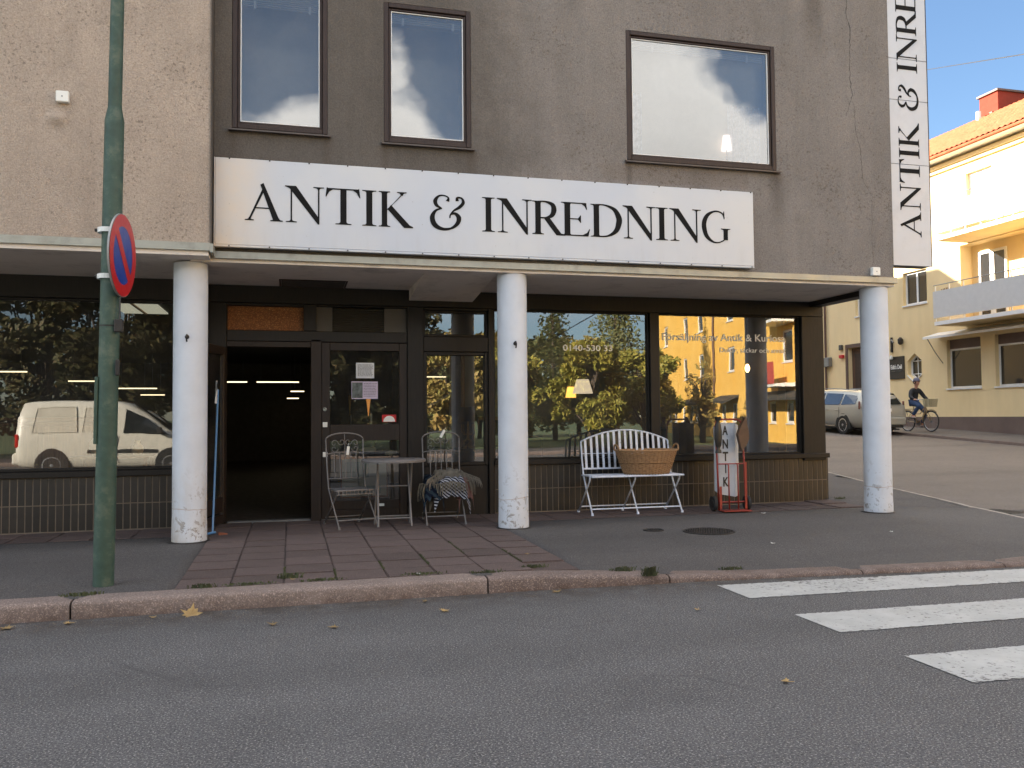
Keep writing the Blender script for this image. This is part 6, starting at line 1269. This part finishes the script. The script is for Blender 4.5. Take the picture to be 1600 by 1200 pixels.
# ------------------------------------------------------------------ inside the shop
def ceiling_light(x0, x1, y, z, lb):
    t = thing('ceiling_light', lb, 'light', ((x0+x1)/2, y, z)); obj('tube', MB().box(x0, x1, y-0.03, y+0.03, z, z+0.024), 'tube', t); obj('housing', MB().cbox(x0-0.02, x1+0.02, y-0.06, y+0.06, z+0.026, z+0.09, 0.005), 'duct', t)
    for x in (x0+0.1, x1-0.1): obj('rod', MB().tube([(x, y, z+0.09), (x, y, 2.93)], 0.006, 4), 'greytin', t)
for i, (a, b, y, z) in enumerate(((-0.82, 0.20, 22, 2.25), (-1.75, -1.05, 22, 2.25), (0.0, 0.35, 23.4, 2.06), (-0.1, 0.22, 24.6, 1.90), (-4.04, -3.14, 22, 2.09), (-3.9, -3.3, 24.5, 2.0), (-4.86, -4.25, 21, 2.22), (-6.0, -5.3, 19.5, 2.35), (3.0, 3.6, 20, 2.3), (1.9, 2.3, 15.5, 2.2))):
    ceiling_light(a, b, y, z, ['long glowing strip light seen through the open door', 'strip light at the left edge of the open door', 'short strip light deep in the shop right of the long one', 'lowest short strip light deep in the shop', 'bright strip light seen right of the green post through the left window', 'thin strip light just under the bright one in the left window', 'faint strip light left of the green post in the left window', 'short wide strip light farther left in the left window', 'faint strip light behind the phone number pane', 'short strip light in the narrow window'][i])
t = thing('ceiling_panel_light', 'pale louvred ceiling panel at the top right of the left shop window', 'light', (-1.95, 12.4, 2.9)); obj('diffuser', MB().box(-2.35, -1.75, 11.6, 13.3, 2.90, 2.915), emit('dim_panel', (1.0, 0.95, 0.75), 0.10), t); obj('louvre', MB().box(-2.06, -2.03, 11.62, 13.28, 2.88, 2.899), 'gold', t)
def pendant(x, y, z, r, mat, lb, h=0.22):
    t = thing('pendant_lamp', lb, 'lamp', (x, y, z)); obj('lamp_shade', MB().lathe([(r, 0.0), (r*0.6, h)], seg=18), mat, t, False, 60); obj('cord', MB().tube([(0, 0, h), (0, 0, 2.93-z)], 0.004, 4), 'wire', t, False)
pendant(4.42, 12.5, 1.70, 0.16, 'shade', 'cream cone lampshade glowing behind the phone number pane'); pendant(4.56, 13.5, 1.66, 0.09, emit('orange_glass_lamp', (1.0, 0.45, 0.08), 0.7), 'small orange glass lamp left of the cream lampshade', 0.18)
t = thing('bulb_lamp', 'bare warm bulb hanging high in the right shop pane', 'lamp', (6.60, 11.3, 1.98)); obj('bulb', MB().lathe([(0.01, 0), (0.03, 0.03), (0.035, 0.07), (0.015, 0.12)], seg=12), 'warm', t, False, True); obj('cord', MB().tube([(0, 0, 0.12), (0, 0, 0.95)], 0.004, 4), 'wire', t, False)
# candelabra table lamp on a dark cabinet, gilt frame leaning behind it
t = thing('cabinet', 'low dark cabinet under the candelabra lamp in the narrow window', 'cabinet', (2.2, 11.25, 0.13)); obj('carcass', MB().cbox(1.75, 2.75, 11.0, 11.45, 0.13, 0.90, 0.01), 'timber', t); obj('top', MB().cbox(1.72, 2.78, 10.96, 11.48, 0.902, 0.93, 0.005), 'timber', t); obj('door_panel', MB().cbox(1.80, 2.22, 10.985, 10.998, 0.2, 0.85, 0.004), 'timber2', t); obj('door_panel', MB().cbox(2.26, 2.70, 10.985, 10.998, 0.2, 0.85, 0.004), 'timber2', t)
t = thing('candelabra_lamp', 'brass candelabra lamp with black shade in the narrow window', 'lamp', (2.30, 11.12, 0.93))
obj('base', MB().lathe([(0.10, 0), (0.10, 0.02), (0.06, 0.04), (0.07, 0.10), (0.02, 0.13), (0.012, 0.42)], seg=18), 'brass', t, False, 50)
for i in range(4): a = PI/2*i+0.4; obj('arm', MB().tube([(0, 0, 0.20), (0.06*math.cos(a), 0.06*math.sin(a), 0.18), (0.10*math.cos(a), 0.10*math.sin(a), 0.23), (0.10*math.cos(a), 0.10*math.sin(a), 0.32)], 0.006, 6), 'brass', t, False, True)
obj('lamp_shade', MB().lathe([(0.15, 0.36), (0.09, 0.55)], seg=24), 'black', t, False, 60)
t = thing('gilt_frame', 'tall gilt picture frame behind the candelabra lamp', 'picture frame', (2.55, 11.7, 0.93)); obj('frame', frame_mb(2.32, 2.95, 1.30, 2.50, 0.05, 11.66, 11.70), 'gold', t); obj('mount', MB().box(2.37, 2.90, 11.685, 11.69, 1.35, 2.45), pm('cream_mount', lin(190, 178, 140), 0.8, 0.1), t); obj('print', MB().box(2.52, 2.75, 11.68, 11.684, 1.7, 2.2), 'duct', t)
t = thing('white_screen_panel', 'pale upright panel left of the gilt frame in the narrow window', 'panel', (2.2, 11.75, 0.13)); obj('panel', MB().cbox(2.16, 2.25, 11.72, 11.75, 0.13, 2.5, 0.003), pm('greyish_board', lin(150, 152, 148), 0.8), t)
# behind the door glass
t = thing('framed_seascape', 'framed pale blue print leaning inside the lower door glass', 'picture', (0.9, 10.75, 0.34)); obj('frame', frame_mb(0.60, 1.19, 0.35, 0.86, 0.022, 10.73, 10.76), pm('red_wood', lin(120, 66, 44), 0.5), t); obj('mount', MB().box(0.62, 1.17, 10.745, 10.75, 0.37, 0.84), 'paper', t); obj('print', MB().box(0.68, 0.95, 10.738, 10.744, 0.60, 0.80).box(0.66, 1.1, 10.738, 10.744, 0.40, 0.50), 'picsea', t)
t = thing('small_framed_print', 'small brown and cream print right of the blue framed print', 'picture', (1.26, 10.8, 0.5)); obj('sheet', MB().box(1.20, 1.33, 10.79, 10.80, 0.52, 0.78), pm('tan_mount', lin(170, 140, 110), 0.8), t)
t = thing('antler_skull', 'white animal skull with antlers inside the lower door glass', 'skull', (0.96, 10.80, 0.86)); obj('skull', MB().lathe([(0.015, -0.13), (0.03, -0.08), (0.05, 0.0), (0.045, 0.06), (0.015, 0.09)], (0, 0, 0.09), 14, 'x', 1, 0.8), 'bone', t, False, True)
for s in (-1, 1): obj('antler', MB().tube([(0.05, 0.02*s, 0.12), (0.07, 0.03*s, 0.18), (0.04 if s < 0 else 0.14, 0.02*s, 0.24)], [0.012, 0.009, 0.004], 6), 'bone', t, False, True); 
single('horn', 'single upright pale horn left of the skull', 'horn', MB().tube([(0, 0, 0), (0.012, 0, 0.1), (0.0, 0, 0.2)], [0.016, 0.012, 0.003], 8), 'bone', (0.80, 10.72, 0.87), smooth=True)
single('pale_ornament', 'flat pale carved piece right of the skull behind the lower door glass', 'ornament', MB().lathe([(0.02, -0.07), (0.045, 0.0), (0.02, 0.08)], (0, 0, 0.04), 12, 'x', 1, 0.8), 'bone', (1.22, 10.72, 0.86), smooth=True)
t = thing('display_shelf', 'dark shelf carrying the skull behind the door glass', 'shelf', (0.95, 10.8, 0.1)); obj('board', MB().box(0.48, 1.38, 10.70, 10.95, 0.862, 0.878), 'timber', t); obj('side', MB().box(0.46, 0.479, 10.70, 10.95, 0.13, 0.878), 'timber', t); obj('side', MB().box(1.381, 1.40, 10.70, 10.95, 0.13, 0.878), 'timber', t)
tt = NT('glow_paper'); z_ = tt.xyz()[2]; tt.set(tt.mix(tt.rng(z_, 0.05, 0.3), lin(214, 90, 50), lin(230, 170, 80)), 0.8); M['flame'] = tt.m; tt.bs.inputs['Emission Color'].default_value = (1, 0.4, 0.1, 1); tt.bs.inputs['Emission Strength'].default_value = 0.12  # paper cone given a faint orange glow of its own, though no lamp
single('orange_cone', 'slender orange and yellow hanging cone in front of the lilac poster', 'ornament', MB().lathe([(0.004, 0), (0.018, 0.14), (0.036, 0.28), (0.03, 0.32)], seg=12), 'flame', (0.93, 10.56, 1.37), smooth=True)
single('ochre_cone', 'slender ochre hanging cone left of the lilac poster', 'ornament', MB().lathe([(0.003, 0), (0.012, 0.12), (0.022, 0.22), (0.02, 0.25)], seg=12), pm('ochre_paper', lin(150, 112, 44), 0.8), (0.705, 10.58, 1.38), smooth=True)
for x, lb, h in ((0.965, 'white candle stub right of the orange cone', 0.12), (0.72, 'grey candle stub under the ochre cone', 0.10)): single('candle', lb, 'candle', MB().lathe([(0.011, 0), (0.011, h), (0.003, h+0.02)], seg=10), 'lightwhite' if x > 0.9 else 'greytin', (x, 10.56, 1.27), smooth=True)
# chairs and cupboards as dark shapes behind the big panes
def shop_chair(x, y, lb, h=1.05, w=0.24):
    t = thing('shop_chair', lb, 'chair', (x, y, 0.13), 0.2); obj('backrest', MB().cbox(-w, w, 0.18, 0.22, 0.55, h, 0.03), 'timber', t, False); obj('seat', MB().cbox(-w, w, -0.22, 0.22, 0.42, 0.47, 0.02), 'timber2', t, False)
    for a in (-1, 1):
        for b in (-1, 1): obj('leg', MB().cbox(a*(w-0.03)-0.02, a*(w-0.03)+0.02, b*0.19-0.02, b*0.19+0.02, 0, 0.42, 0.004), 'timber', t, False)
shop_chair(5.32, 11.15, 'dark chair with slanted back behind the right pane beside the basket'); shop_chair(6.55, 11.25, 'tall dark armchair at the right end of the right pane', 1.3, 0.22); shop_chair(3.3, 11.4, 'dark chair in the lower left corner of the phone number pane', 0.95); shop_chair(4.3, 11.9, 'dark chair half hidden behind the bench back inside the shop', 1.0)
t = thing('cupboard', 'tall dark cupboard standing deep behind the phone number pane', 'cupboard', (3.4, 13, 0.13)); obj('carcass', MB().cbox(2.7, 3.6, 12.8, 13.2, 0.13, 2.2, 0.01), 'timber', t); obj('door_panel', MB().cbox(2.74, 3.13, 12.785, 12.799, 0.2, 2.1, 0.004), 'timber2', t); obj('door_panel', MB().cbox(3.17, 3.56, 12.785, 12.799, 0.2, 2.1, 0.004), 'timber2', t)

def store_piece(x, y, w, h, lb, kind=0):
    t = thing('display_cabinet' if kind == 0 else 'display_table', lb, 'cabinet' if kind == 0 else 'table', (x, y, 0.13))
    if kind == 0:
        obj('carcass', MB().cbox(-w/2, w/2, 0, 0.45, 0.06, h, 0.01), 'wood2', t, False); obj('cornice', MB().cbox(-w/2-0.03, w/2+0.03, -0.03, 0.47, h+0.002, h+0.06, 0.01), 'wood2', t, False)
        for s in (-1, 1): obj('door_panel', MB().cbox(s*w/4-w/4+0.03, s*w/4+w/4-0.03, -0.015, -0.002, 0.12, h-0.06, 0.006), 'wood1', t, False); obj('knob', MB().lathe([(0.012, -0.04), (0.012, -0.016)], (s*0.04, 0, h*0.5), 8, 'y'), 'brass', t, False)
    else:
        obj('table_top', MB().cbox(-w/2, w/2, 0, 0.7, h-0.03, h, 0.008), 'wood1', t, False)
        for a in (-1, 1):
            for b in (0.06, 0.64): obj('leg', MB().tube([(a*(w/2-0.06), b, 0), (a*(w/2-0.06), b, h-0.03)], [0.02, 0.03], 8), 'wood2', t, False)
M['wood1'] = m_wood('mid_brown_furniture', lin(104, 70, 44), lin(134, 94, 62)); M['wood2'] = m_wood('red_brown_furniture', lin(84, 50, 34), lin(110, 70, 48))
store_piece(-3.4, 13.2, 1.4, 1.2, 'low cupboard behind the left shop window'); store_piece(5.9, 13.4, 1.2, 1.9, 'tall cupboard deep behind the right pane'); store_piece(-2.3, 12.0, 1.0, 0.74, 'brown table behind the left shop window near the column', 1)
for x, y, z, r, h, lb in ((-2.5, 12.3, 0.87, 0.09, 0.3, 'pale vase on the table behind the left window'), (-2.0, 12.35, 0.87, 0.08, 0.2, 'short jar on the table behind the left window')):
    single('vase', lb, 'vase', MB().lathe([(r*0.5, 0), (r, h*0.35), (r*0.9, h*0.6), (r*0.35, h*0.85), (r*0.5, h)], seg=16), 'bone', (x, y, z), smooth=True)
# ------------------------------------------------------------------ across the main road (seen mirrored in the glass)
O = thing('orange_building', 'long orange rendered apartment building across the main road with white windows', 'building', (26.5, -30.2, 0), math.atan2(0.974, -0.228))
L0, L1 = -16, 21
ow = [(-0.65+c, 0.65+c, z, z+1.5) for c in (-11.2, -4.5, 0.0, 6.9, 16.3) for z in (3.85, 6.85, 9.85)]+[(c-0.5, c+0.5, 0.9, 2.0) for c in (-13, -10, -8, -5.5, -3, -1.2, 1.2, 5.2, 7.4, 14, 16.5, 18.5)]
def oxf(mb): return mb
mw = wall(0.0, -0.3, (L0, L1), (-0.1, 12.6), ow); obj('facade', mw, 'orange', O, False)
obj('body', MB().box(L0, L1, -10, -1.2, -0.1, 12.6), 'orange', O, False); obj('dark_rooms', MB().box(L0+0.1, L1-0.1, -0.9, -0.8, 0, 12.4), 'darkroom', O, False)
obj('roof', MB().prism([(0.5, 12.602), (-5, 15.2), (-10.5, 12.602)], L0-0.3, L1+0.3, 'x'), 'rooftile', O, False)
for (a, b, c, d) in ow:
    f = obj('window', frame_mb(a+.002, b-.002, c+.002, d-.002, 0.10, -0.14, -0.06, 0.004), 'white', O, False); obj('pane', MB().box(a+0.1, b-0.1, -0.11, -0.10, c+0.1, d-0.1), 'pane', f, False); obj('sill', MB().box(a-0.05, b+0.05, -0.06, 0.05, c-0.06, c-0.002), 'white', f, False)
obj('drainpipe', MB().tube([(3.4, 0.09, 0), (3.4, 0.09, 12.5)], 0.07, 8), 'doorbrown', O, False)
for c in (16.3,):
    for z in (2.8, 5.8, 8.8): b_ = obj('balcony', MB().box(c-1.2, c+1.2, 0.002, 1.1, z-0.15, z), 'white', O, False); obj('cloth_front', MB().box(c-1.2, c+1.2, 1.1, 1.14, z, z+0.95), 'railred' if z < 3 else 'awnd', b_, False)
for (a, b) in ((-14, -6.5), (-4, 2), (5, 8.4), (13, 20)): obj('awning', MB().prism([(0.005, 2.5), (0.9, 2.12), (0.9, 2.0), (0.005, 2.38)], a, b, 'x'), 'awnd', O, False)
# trees
def tree(name, label, x, y, h, cr, leaf, n=5200, conifer=False, trunk=0.16, lo=0.25, seed=1, ls=0.13, group=None, clumps=26):
    rr = random.Random(seed); t = thing(name, label, 'tree', (x, y, 0), rr.uniform(0, 6), group)
    obj('trunk', MB().tube([(0, 0, -0.1), (rr.uniform(-.1, .1), rr.uniform(-.1, .1), h*0.4), (rr.uniform(-.2, .2), rr.uniform(-.2, .2), h*(0.92 if conifer else 0.72))], [trunk, trunk*0.7, 0.02], 9), 'bark', t, False, True)
    m = MB(); cl = []
    for i in range(clumps):
        if conifer: u = (i+0.5)/clumps; z = h*(lo+(1-lo)*u); R = cr*(1-u)**0.8; a = i*2.4; cl.append((R*0.55*math.cos(a), R*0.55*math.sin(a), z, R*0.7+0.15, 0.35+h*0.04))
        else:
            u = rr.random(); z = h*(lo+(1-lo)*(0.1+0.8*u)); R = cr*math.sin(PI*(0.15+0.75*u))**0.7*rr.uniform(0.35, 0.95); a = rr.uniform(0, 2*PI); rad_ = cr*rr.uniform(0.24, 0.46); cl.append((R*math.cos(a), R*math.sin(a), z, rad_, rad_*0.75))
            m.tube([(0, 0, h*lo*0.8+0.25*h*u*0.6), (R*0.5*math.cos(a), R*0.5*math.sin(a), z*0.9), (R*math.cos(a), R*math.sin(a), z)], [trunk*0.35, trunk*0.2, 0.012], 5)
    if m.v: obj('limbs', m, 'bark', t, False, True)
    vs = []; fs = []; w_ = [c[3]**2 for c in cl]
    for i in range(n):
        c = rr.choices(cl, w_)[0]; a, b = rr.uniform(0, 2*PI), math.acos(rr.uniform(-1, 1)); q = rr.random()**0.45
        p = Vector((c[0]+c[3]*q*math.sin(b)*math.cos(a), c[1]+c[3]*q*math.sin(b)*math.sin(a), c[2]+c[4]*q*math.cos(b))); s_ = ls*rr.uniform(0.6, 1.3)
        d1 = Vector((rr.gauss(0, 1), rr.gauss(0, 1), rr.gauss(0, .7))).normalized(); d2 = d1.orthogonal().normalized(); o_ = len(vs)
        vs += [p-d1*s_, p+d2*s_*0.5, p+d1*s_, p-d2*s_*0.5]; fs.append((o_, o_+1, o_+2, o_+3))
    m = MB(); m.v = [tuple(v) for v in vs]; m.f = fs; obj('crown', m, leaf, t, False, recalc=False); return t
G_ = 'trees across the main road'
for i, (x, y, h, cr) in enumerate(((-15.5, -15, 9.5, 2.6), (-12, -13.5, 9, 2.4), (-9, -15, 10, 2.5), (-6.2, -13.2, 8.6, 2.3), (-3.4, -14.5, 9.4, 2.4), (-0.6, -13.4, 8.5, 2.3), (2.2, -14.8, 9.2, 2.2), (4.4, -16.5, 8.2, 2.0))):
    tree('dark_tree', ['leftmost dark dense tree of the row mirrored in the left window', 'second dark tree from the left in the mirrored row', 'tallest dark tree of the mirrored row', 'dark tree behind the rear of the mirrored white van', 'dark tree behind the middle of the mirrored white van', 'dark tree behind the bonnet of the mirrored white van', 'dark tree mirrored in the closed door glass', 'dark tree between the door reflection and the yellow tree'][i], x, y, h, cr, 'leafdark', 9000, lo=0.03, seed=10+i, ls=0.16, group=G_, clumps=40)
tree('autumn_tree', 'yellow brown tree mirrored in the narrow window', 6.5, -12.6, 5.0, 1.5, 'leaforange', 6000, lo=0.12, seed=31, group=G_)
tree('yellow_green_tree', 'bright yellow green tree in the middle of the left shop pane reflection', 12.4, -13.0, 4.5, 1.7, 'leafmid', 8000, lo=0.12, seed=32, group=G_)
tree('round_tree', 'mid green round tree left of the bright yellow green one', 9.2, -15.0, 4.3, 1.9, 'leafmid', 7000, lo=0.1, seed=33, group=G_)
tree('leafy_tree', 'yellow green tree right of the bright one near the orange building', 16.4, -16.5, 4.9, 1.6, 'leafmid', 7000, lo=0.12, seed=34, group=G_)
tree('tall_conifer', 'tall dark conifer spire rising over the yellow trees', 17.6, -23, 11.5, 2.0, 'leafcon', 6500, True, lo=0.1, seed=35, group=G_, clumps=34)
tree('slim_conifer', 'slimmer conifer standing left of the tall spire', 14.6, -25, 9.8, 1.6, 'leafcon', 5000, True, lo=0.1, seed=36, group=G_, clumps=30)
tree('corner_tree', 'small green tree hiding the far corner of the orange building', 22.2, -28.5, 6.0, 1.2, 'leafmid', 4500, lo=0.1, seed=37, group=G_)
tree('sparse_birch', 'sparse thin autumn tree in front of the orange building', 20.0, -17.6, 4.4, 0.9, 'leaforange', 1100, lo=0.1, seed=38, group=G_, ls=0.10)
for i, (x, y, h) in enumerate(((7.5, -29, 6.6), (11.5, -31, 7.2), (15.4, -33, 6.8), (19.5, -35, 7.4))): tree('background_tree', ['brownish far tree behind the yellow brown tree', 'brownish far tree behind the round green tree', 'brownish far tree behind the slim conifer', 'brownish far tree behind the tall conifer'][i], x, y, h, 2.8, 'leaforange' if i % 2 else 'leafcon', 5000, lo=0.1, seed=50+i, group=G_, ls=0.2)
# roadworks warning triangle across the road
t = thing('warning_sign', 'red and yellow warning triangle on a pole across the road mirrored beside the middle column', 'road sign', (7.3, -7.0, 0.1), PI)
obj('pole', MB().tube([(0, 0.03, 0), (0, 0.03, 2.6)], 0.03, 8), 'greytin', t, False); obj('red_border', MB().prism([(-0.45, 1.9), (0.45, 1.9), (0, 2.66)], 0.0, -0.01), 'signred', t, False); obj('yellow_field', MB().prism([(-0.30, 1.98), (0.30, 1.98), (0, 2.50)], -0.011, -0.014), pm('sign_yellow', lin(240, 190, 40), 0.4), t, False)

# ------------------------------------------------------------------ fallen leaves and weeds
def leaf_mesh(seed, r):
    rr = random.Random(seed); m = MB(); out = []
    for k in range(20):
        a = 2*PI*k/20; q = r*(1.0 if k % 4 == 0 else (0.55 if k % 2 else 0.78))*rr.uniform(0.8, 1.15)
        if 13 <= k <= 17: q *= 0.6
        out.append((q*math.cos(a), q*math.sin(a), 0.006+r*0.25*(q/r)**2*(1+0.8*math.sin(a*2+seed))))
    m.v = [(0, 0, 0.004)]+out; m.f = [(0, 1+i, 1+(i+1) % 20) for i in range(20)]; m.tube([(0, 0, 0.005), (-r*0.3, -r*1.1, 0.012)], 0.0018, 4); return m
LV = [(-1.78, 6.17, 0.05, 'pale curled leaf lying at the kerb foot on the far left'), (-1.42, 6.20, 0.035, 'brown leaf at the kerb joint left of the lamp post'), (-0.11, 5.79, 0.04, 'cream leaf on the road below the brown slabs'), (0.27, 5.59, 0.035, 'small tan leaf on the road right of the cream leaf'), (1.04, 5.84, 0.045, 'crumpled yellow leaf on the road before the long kerb joint'), (-0.66, 6.24, 0.075, 'large yellow maple leaf leaning on the kerb near the lamp post'),
      (0.95, 6.18, 0.03, 'tiny pale leaf close to the kerb in the middle'), (1.97, 6.22, 0.05, 'greenish leaf at the kerb foot right of the kerb joint'), (2.41, 3.81, 0.035, 'lone reddish leaf on the near asphalt'), (2.72, 5.37, 0.03, 'reddish leaf on the road left of the crossing'), (-0.9, 6.22, 0.03, 'small white petal-like leaf left of the maple leaf')]
for i, (x, y, r, lb) in enumerate(LV):
    o = single('fallen_leaf', lb, 'leaf', leaf_mesh(i, r), 'leaffall', (x, y, 0.003), 'fallen leaves', rz=i*1.7)
    if r > 0.07: o.rotation_euler = (rad(35), 0, 0.3)
PL = [(0.02, 6.66, 0.03, 'pale leaf scrap on the slabs near the kerb'), (0.96, 6.6, 0.025, 'white scrap on the kerb edge in the middle'), (5.65, 9.35, 0.03, 'white leaf scrap right of the hand truck'), (4.5, 7.3, 0.025, 'white speck on the asphalt below the big iron cover'), (6.0, 7.5, 0.025, 'white speck on the asphalt before the corner column'), (2.05, 7.3, 0.03, 'brown leaf at the right edge of the slabs')]
for i, (x, y, r, lb) in enumerate(PL): single('leaf_scrap', lb, 'leaf', leaf_mesh(40+i, r), 'lightwhite' if 'white' in lb else 'leaffall', (x, y, pz(x, y)+0.006), 'leaf scraps on the pavement', rz=i*2.3)
def weed(x, y, n, w, h, lb, seed):
    rr = random.Random(seed); m = MB()
    for i in range(n):
        a = rr.uniform(0, 2*PI); q = rr.random()*w; bx, by = q*math.cos(a)*1.6, q*math.sin(a)*0.4; l = h*rr.uniform(0.3, 1); d = (rr.uniform(-1, 1), rr.uniform(-1, 1)); z = 0
        wd = rr.uniform(0.002, 0.005); o_ = len(m.v)
        m.v += [(bx-wd, by, z), (bx+wd, by, z), (bx+d[0]*l*0.4+wd, by+d[1]*l*0.3, l*0.7), (bx+d[0]*l*0.4-wd, by+d[1]*l*0.3, l*0.7), (bx+d[0]*l*0.9, by+d[1]*l*0.6, l*0.75)]; m.f += [(o_, o_+1, o_+2, o_+3), (o_+3, o_+2, o_+4)]
    o = obj('weed', m, 'weed', None, False, recalc=False); o.location = (x, y, pz(x, y)); tag(o, lb, 'weed', 'weeds in the joints')
for i, a in enumerate(((-1.42, 6.55, 110, 0.09, 0.035, 'low weed growing behind the kerb joint at the lamp post'), (0.24, 6.62, 120, 0.12, 0.025, 'flat green weed along the kerb in front of the slabs'), (0.0, 6.78, 90, 0.06, 0.06, 'grass tuft in a slab joint near the kerb'), (2.78, 6.30, 110, 0.05, 0.11, 'tallest bright green weed sprouting from the kerb'), (2.62, 6.50, 80, 0.07, 0.06, 'short weed just behind the tallest weed'), (3.62, 6.52, 90, 0.08, 0.04, 'flat weed on the kerb near the crossing'),
     (-0.3, 6.60, 90, 0.12, 0.03, 'thin moss-like weed at the left end of the slabs'), (1.5, 6.56, 90, 0.10, 0.03, 'olive weed behind the long kerb joint'), (1.0, 6.62, 100, 0.12, 0.03, 'thin weed strip along the kerb right of the flat one'), (-0.62, 6.58, 90, 0.07, 0.05, 'weed where the asphalt meets the first slab'), (1.92, 6.7, 90, 0.08, 0.04, 'weed at the last slab joint before the asphalt'), (7.45, 10.35, 60, 0.05, 0.05, 'tiny yellow weed at the right foot of the tiled base'))): weed(*a, seed=70+i)
for (x, y, n, L) in ((-0.05, 7.0, 130, 0.5), (0.72, 7.1, 120, 0.4), (1.1, 7.3, 150, 0.5), (1.5, 7.9, 140, 0.8), (1.88, 7.3, 150, 0.7), (0.34, 6.9, 80, 0.3)):
    rr = random.Random(int(x*100)); m = MB(); xj = SL0+round((x-SL0)/((SL1-SL0)/8))*(SL1-SL0)/8
    for i in range(n):
        yy = y+rr.uniform(-L, L)/2; a = rr.uniform(-1, 1); h = rr.uniform(0.004, 0.016); o_ = len(m.v); m.v += [(xj-0.004, yy, 0.12), (xj+0.004, yy, 0.12), (xj+a*0.016, yy+rr.uniform(-.01, .01), 0.124+h)]; m.f.append((o_, o_+1, o_+2))
    obj('joint_moss', m, 'weed', pave, recalc=False, kind='stuff')

# grit washed along the kerb and stray chippings on the asphalt
rr = random.Random(99); m = MB()
def chip(x, y, z, r):
    o_ = len(m.v); a = rr.uniform(0, 6.28); m.v.extend([(x+r*math.cos(a+k*2.1), y+r*math.sin(a+k*2.1)*rr.uniform(.6, 1), z) for k in range(3)]+[(x, y, z+r*0.9)]); m.f.extend([(o_, o_+1, o_+3), (o_+1, o_+2, o_+3), (o_+2, o_, o_+3)])
for i in range(3800): chip(rr.uniform(-2.6, 6.5), 6.30-abs(rr.gauss(0, 0.14)), 0.001, rr.uniform(0.0015, 0.0045))
for i in range(1800): chip(rr.uniform(-2, 6), rr.uniform(2.5, 6.2), 0.001, rr.uniform(0.0015, 0.004))
obj('kerb_grit', m, pm('grit', lin(120, 110, 98), 0.95, 0.5, 40), road, recalc=False, kind='stuff')
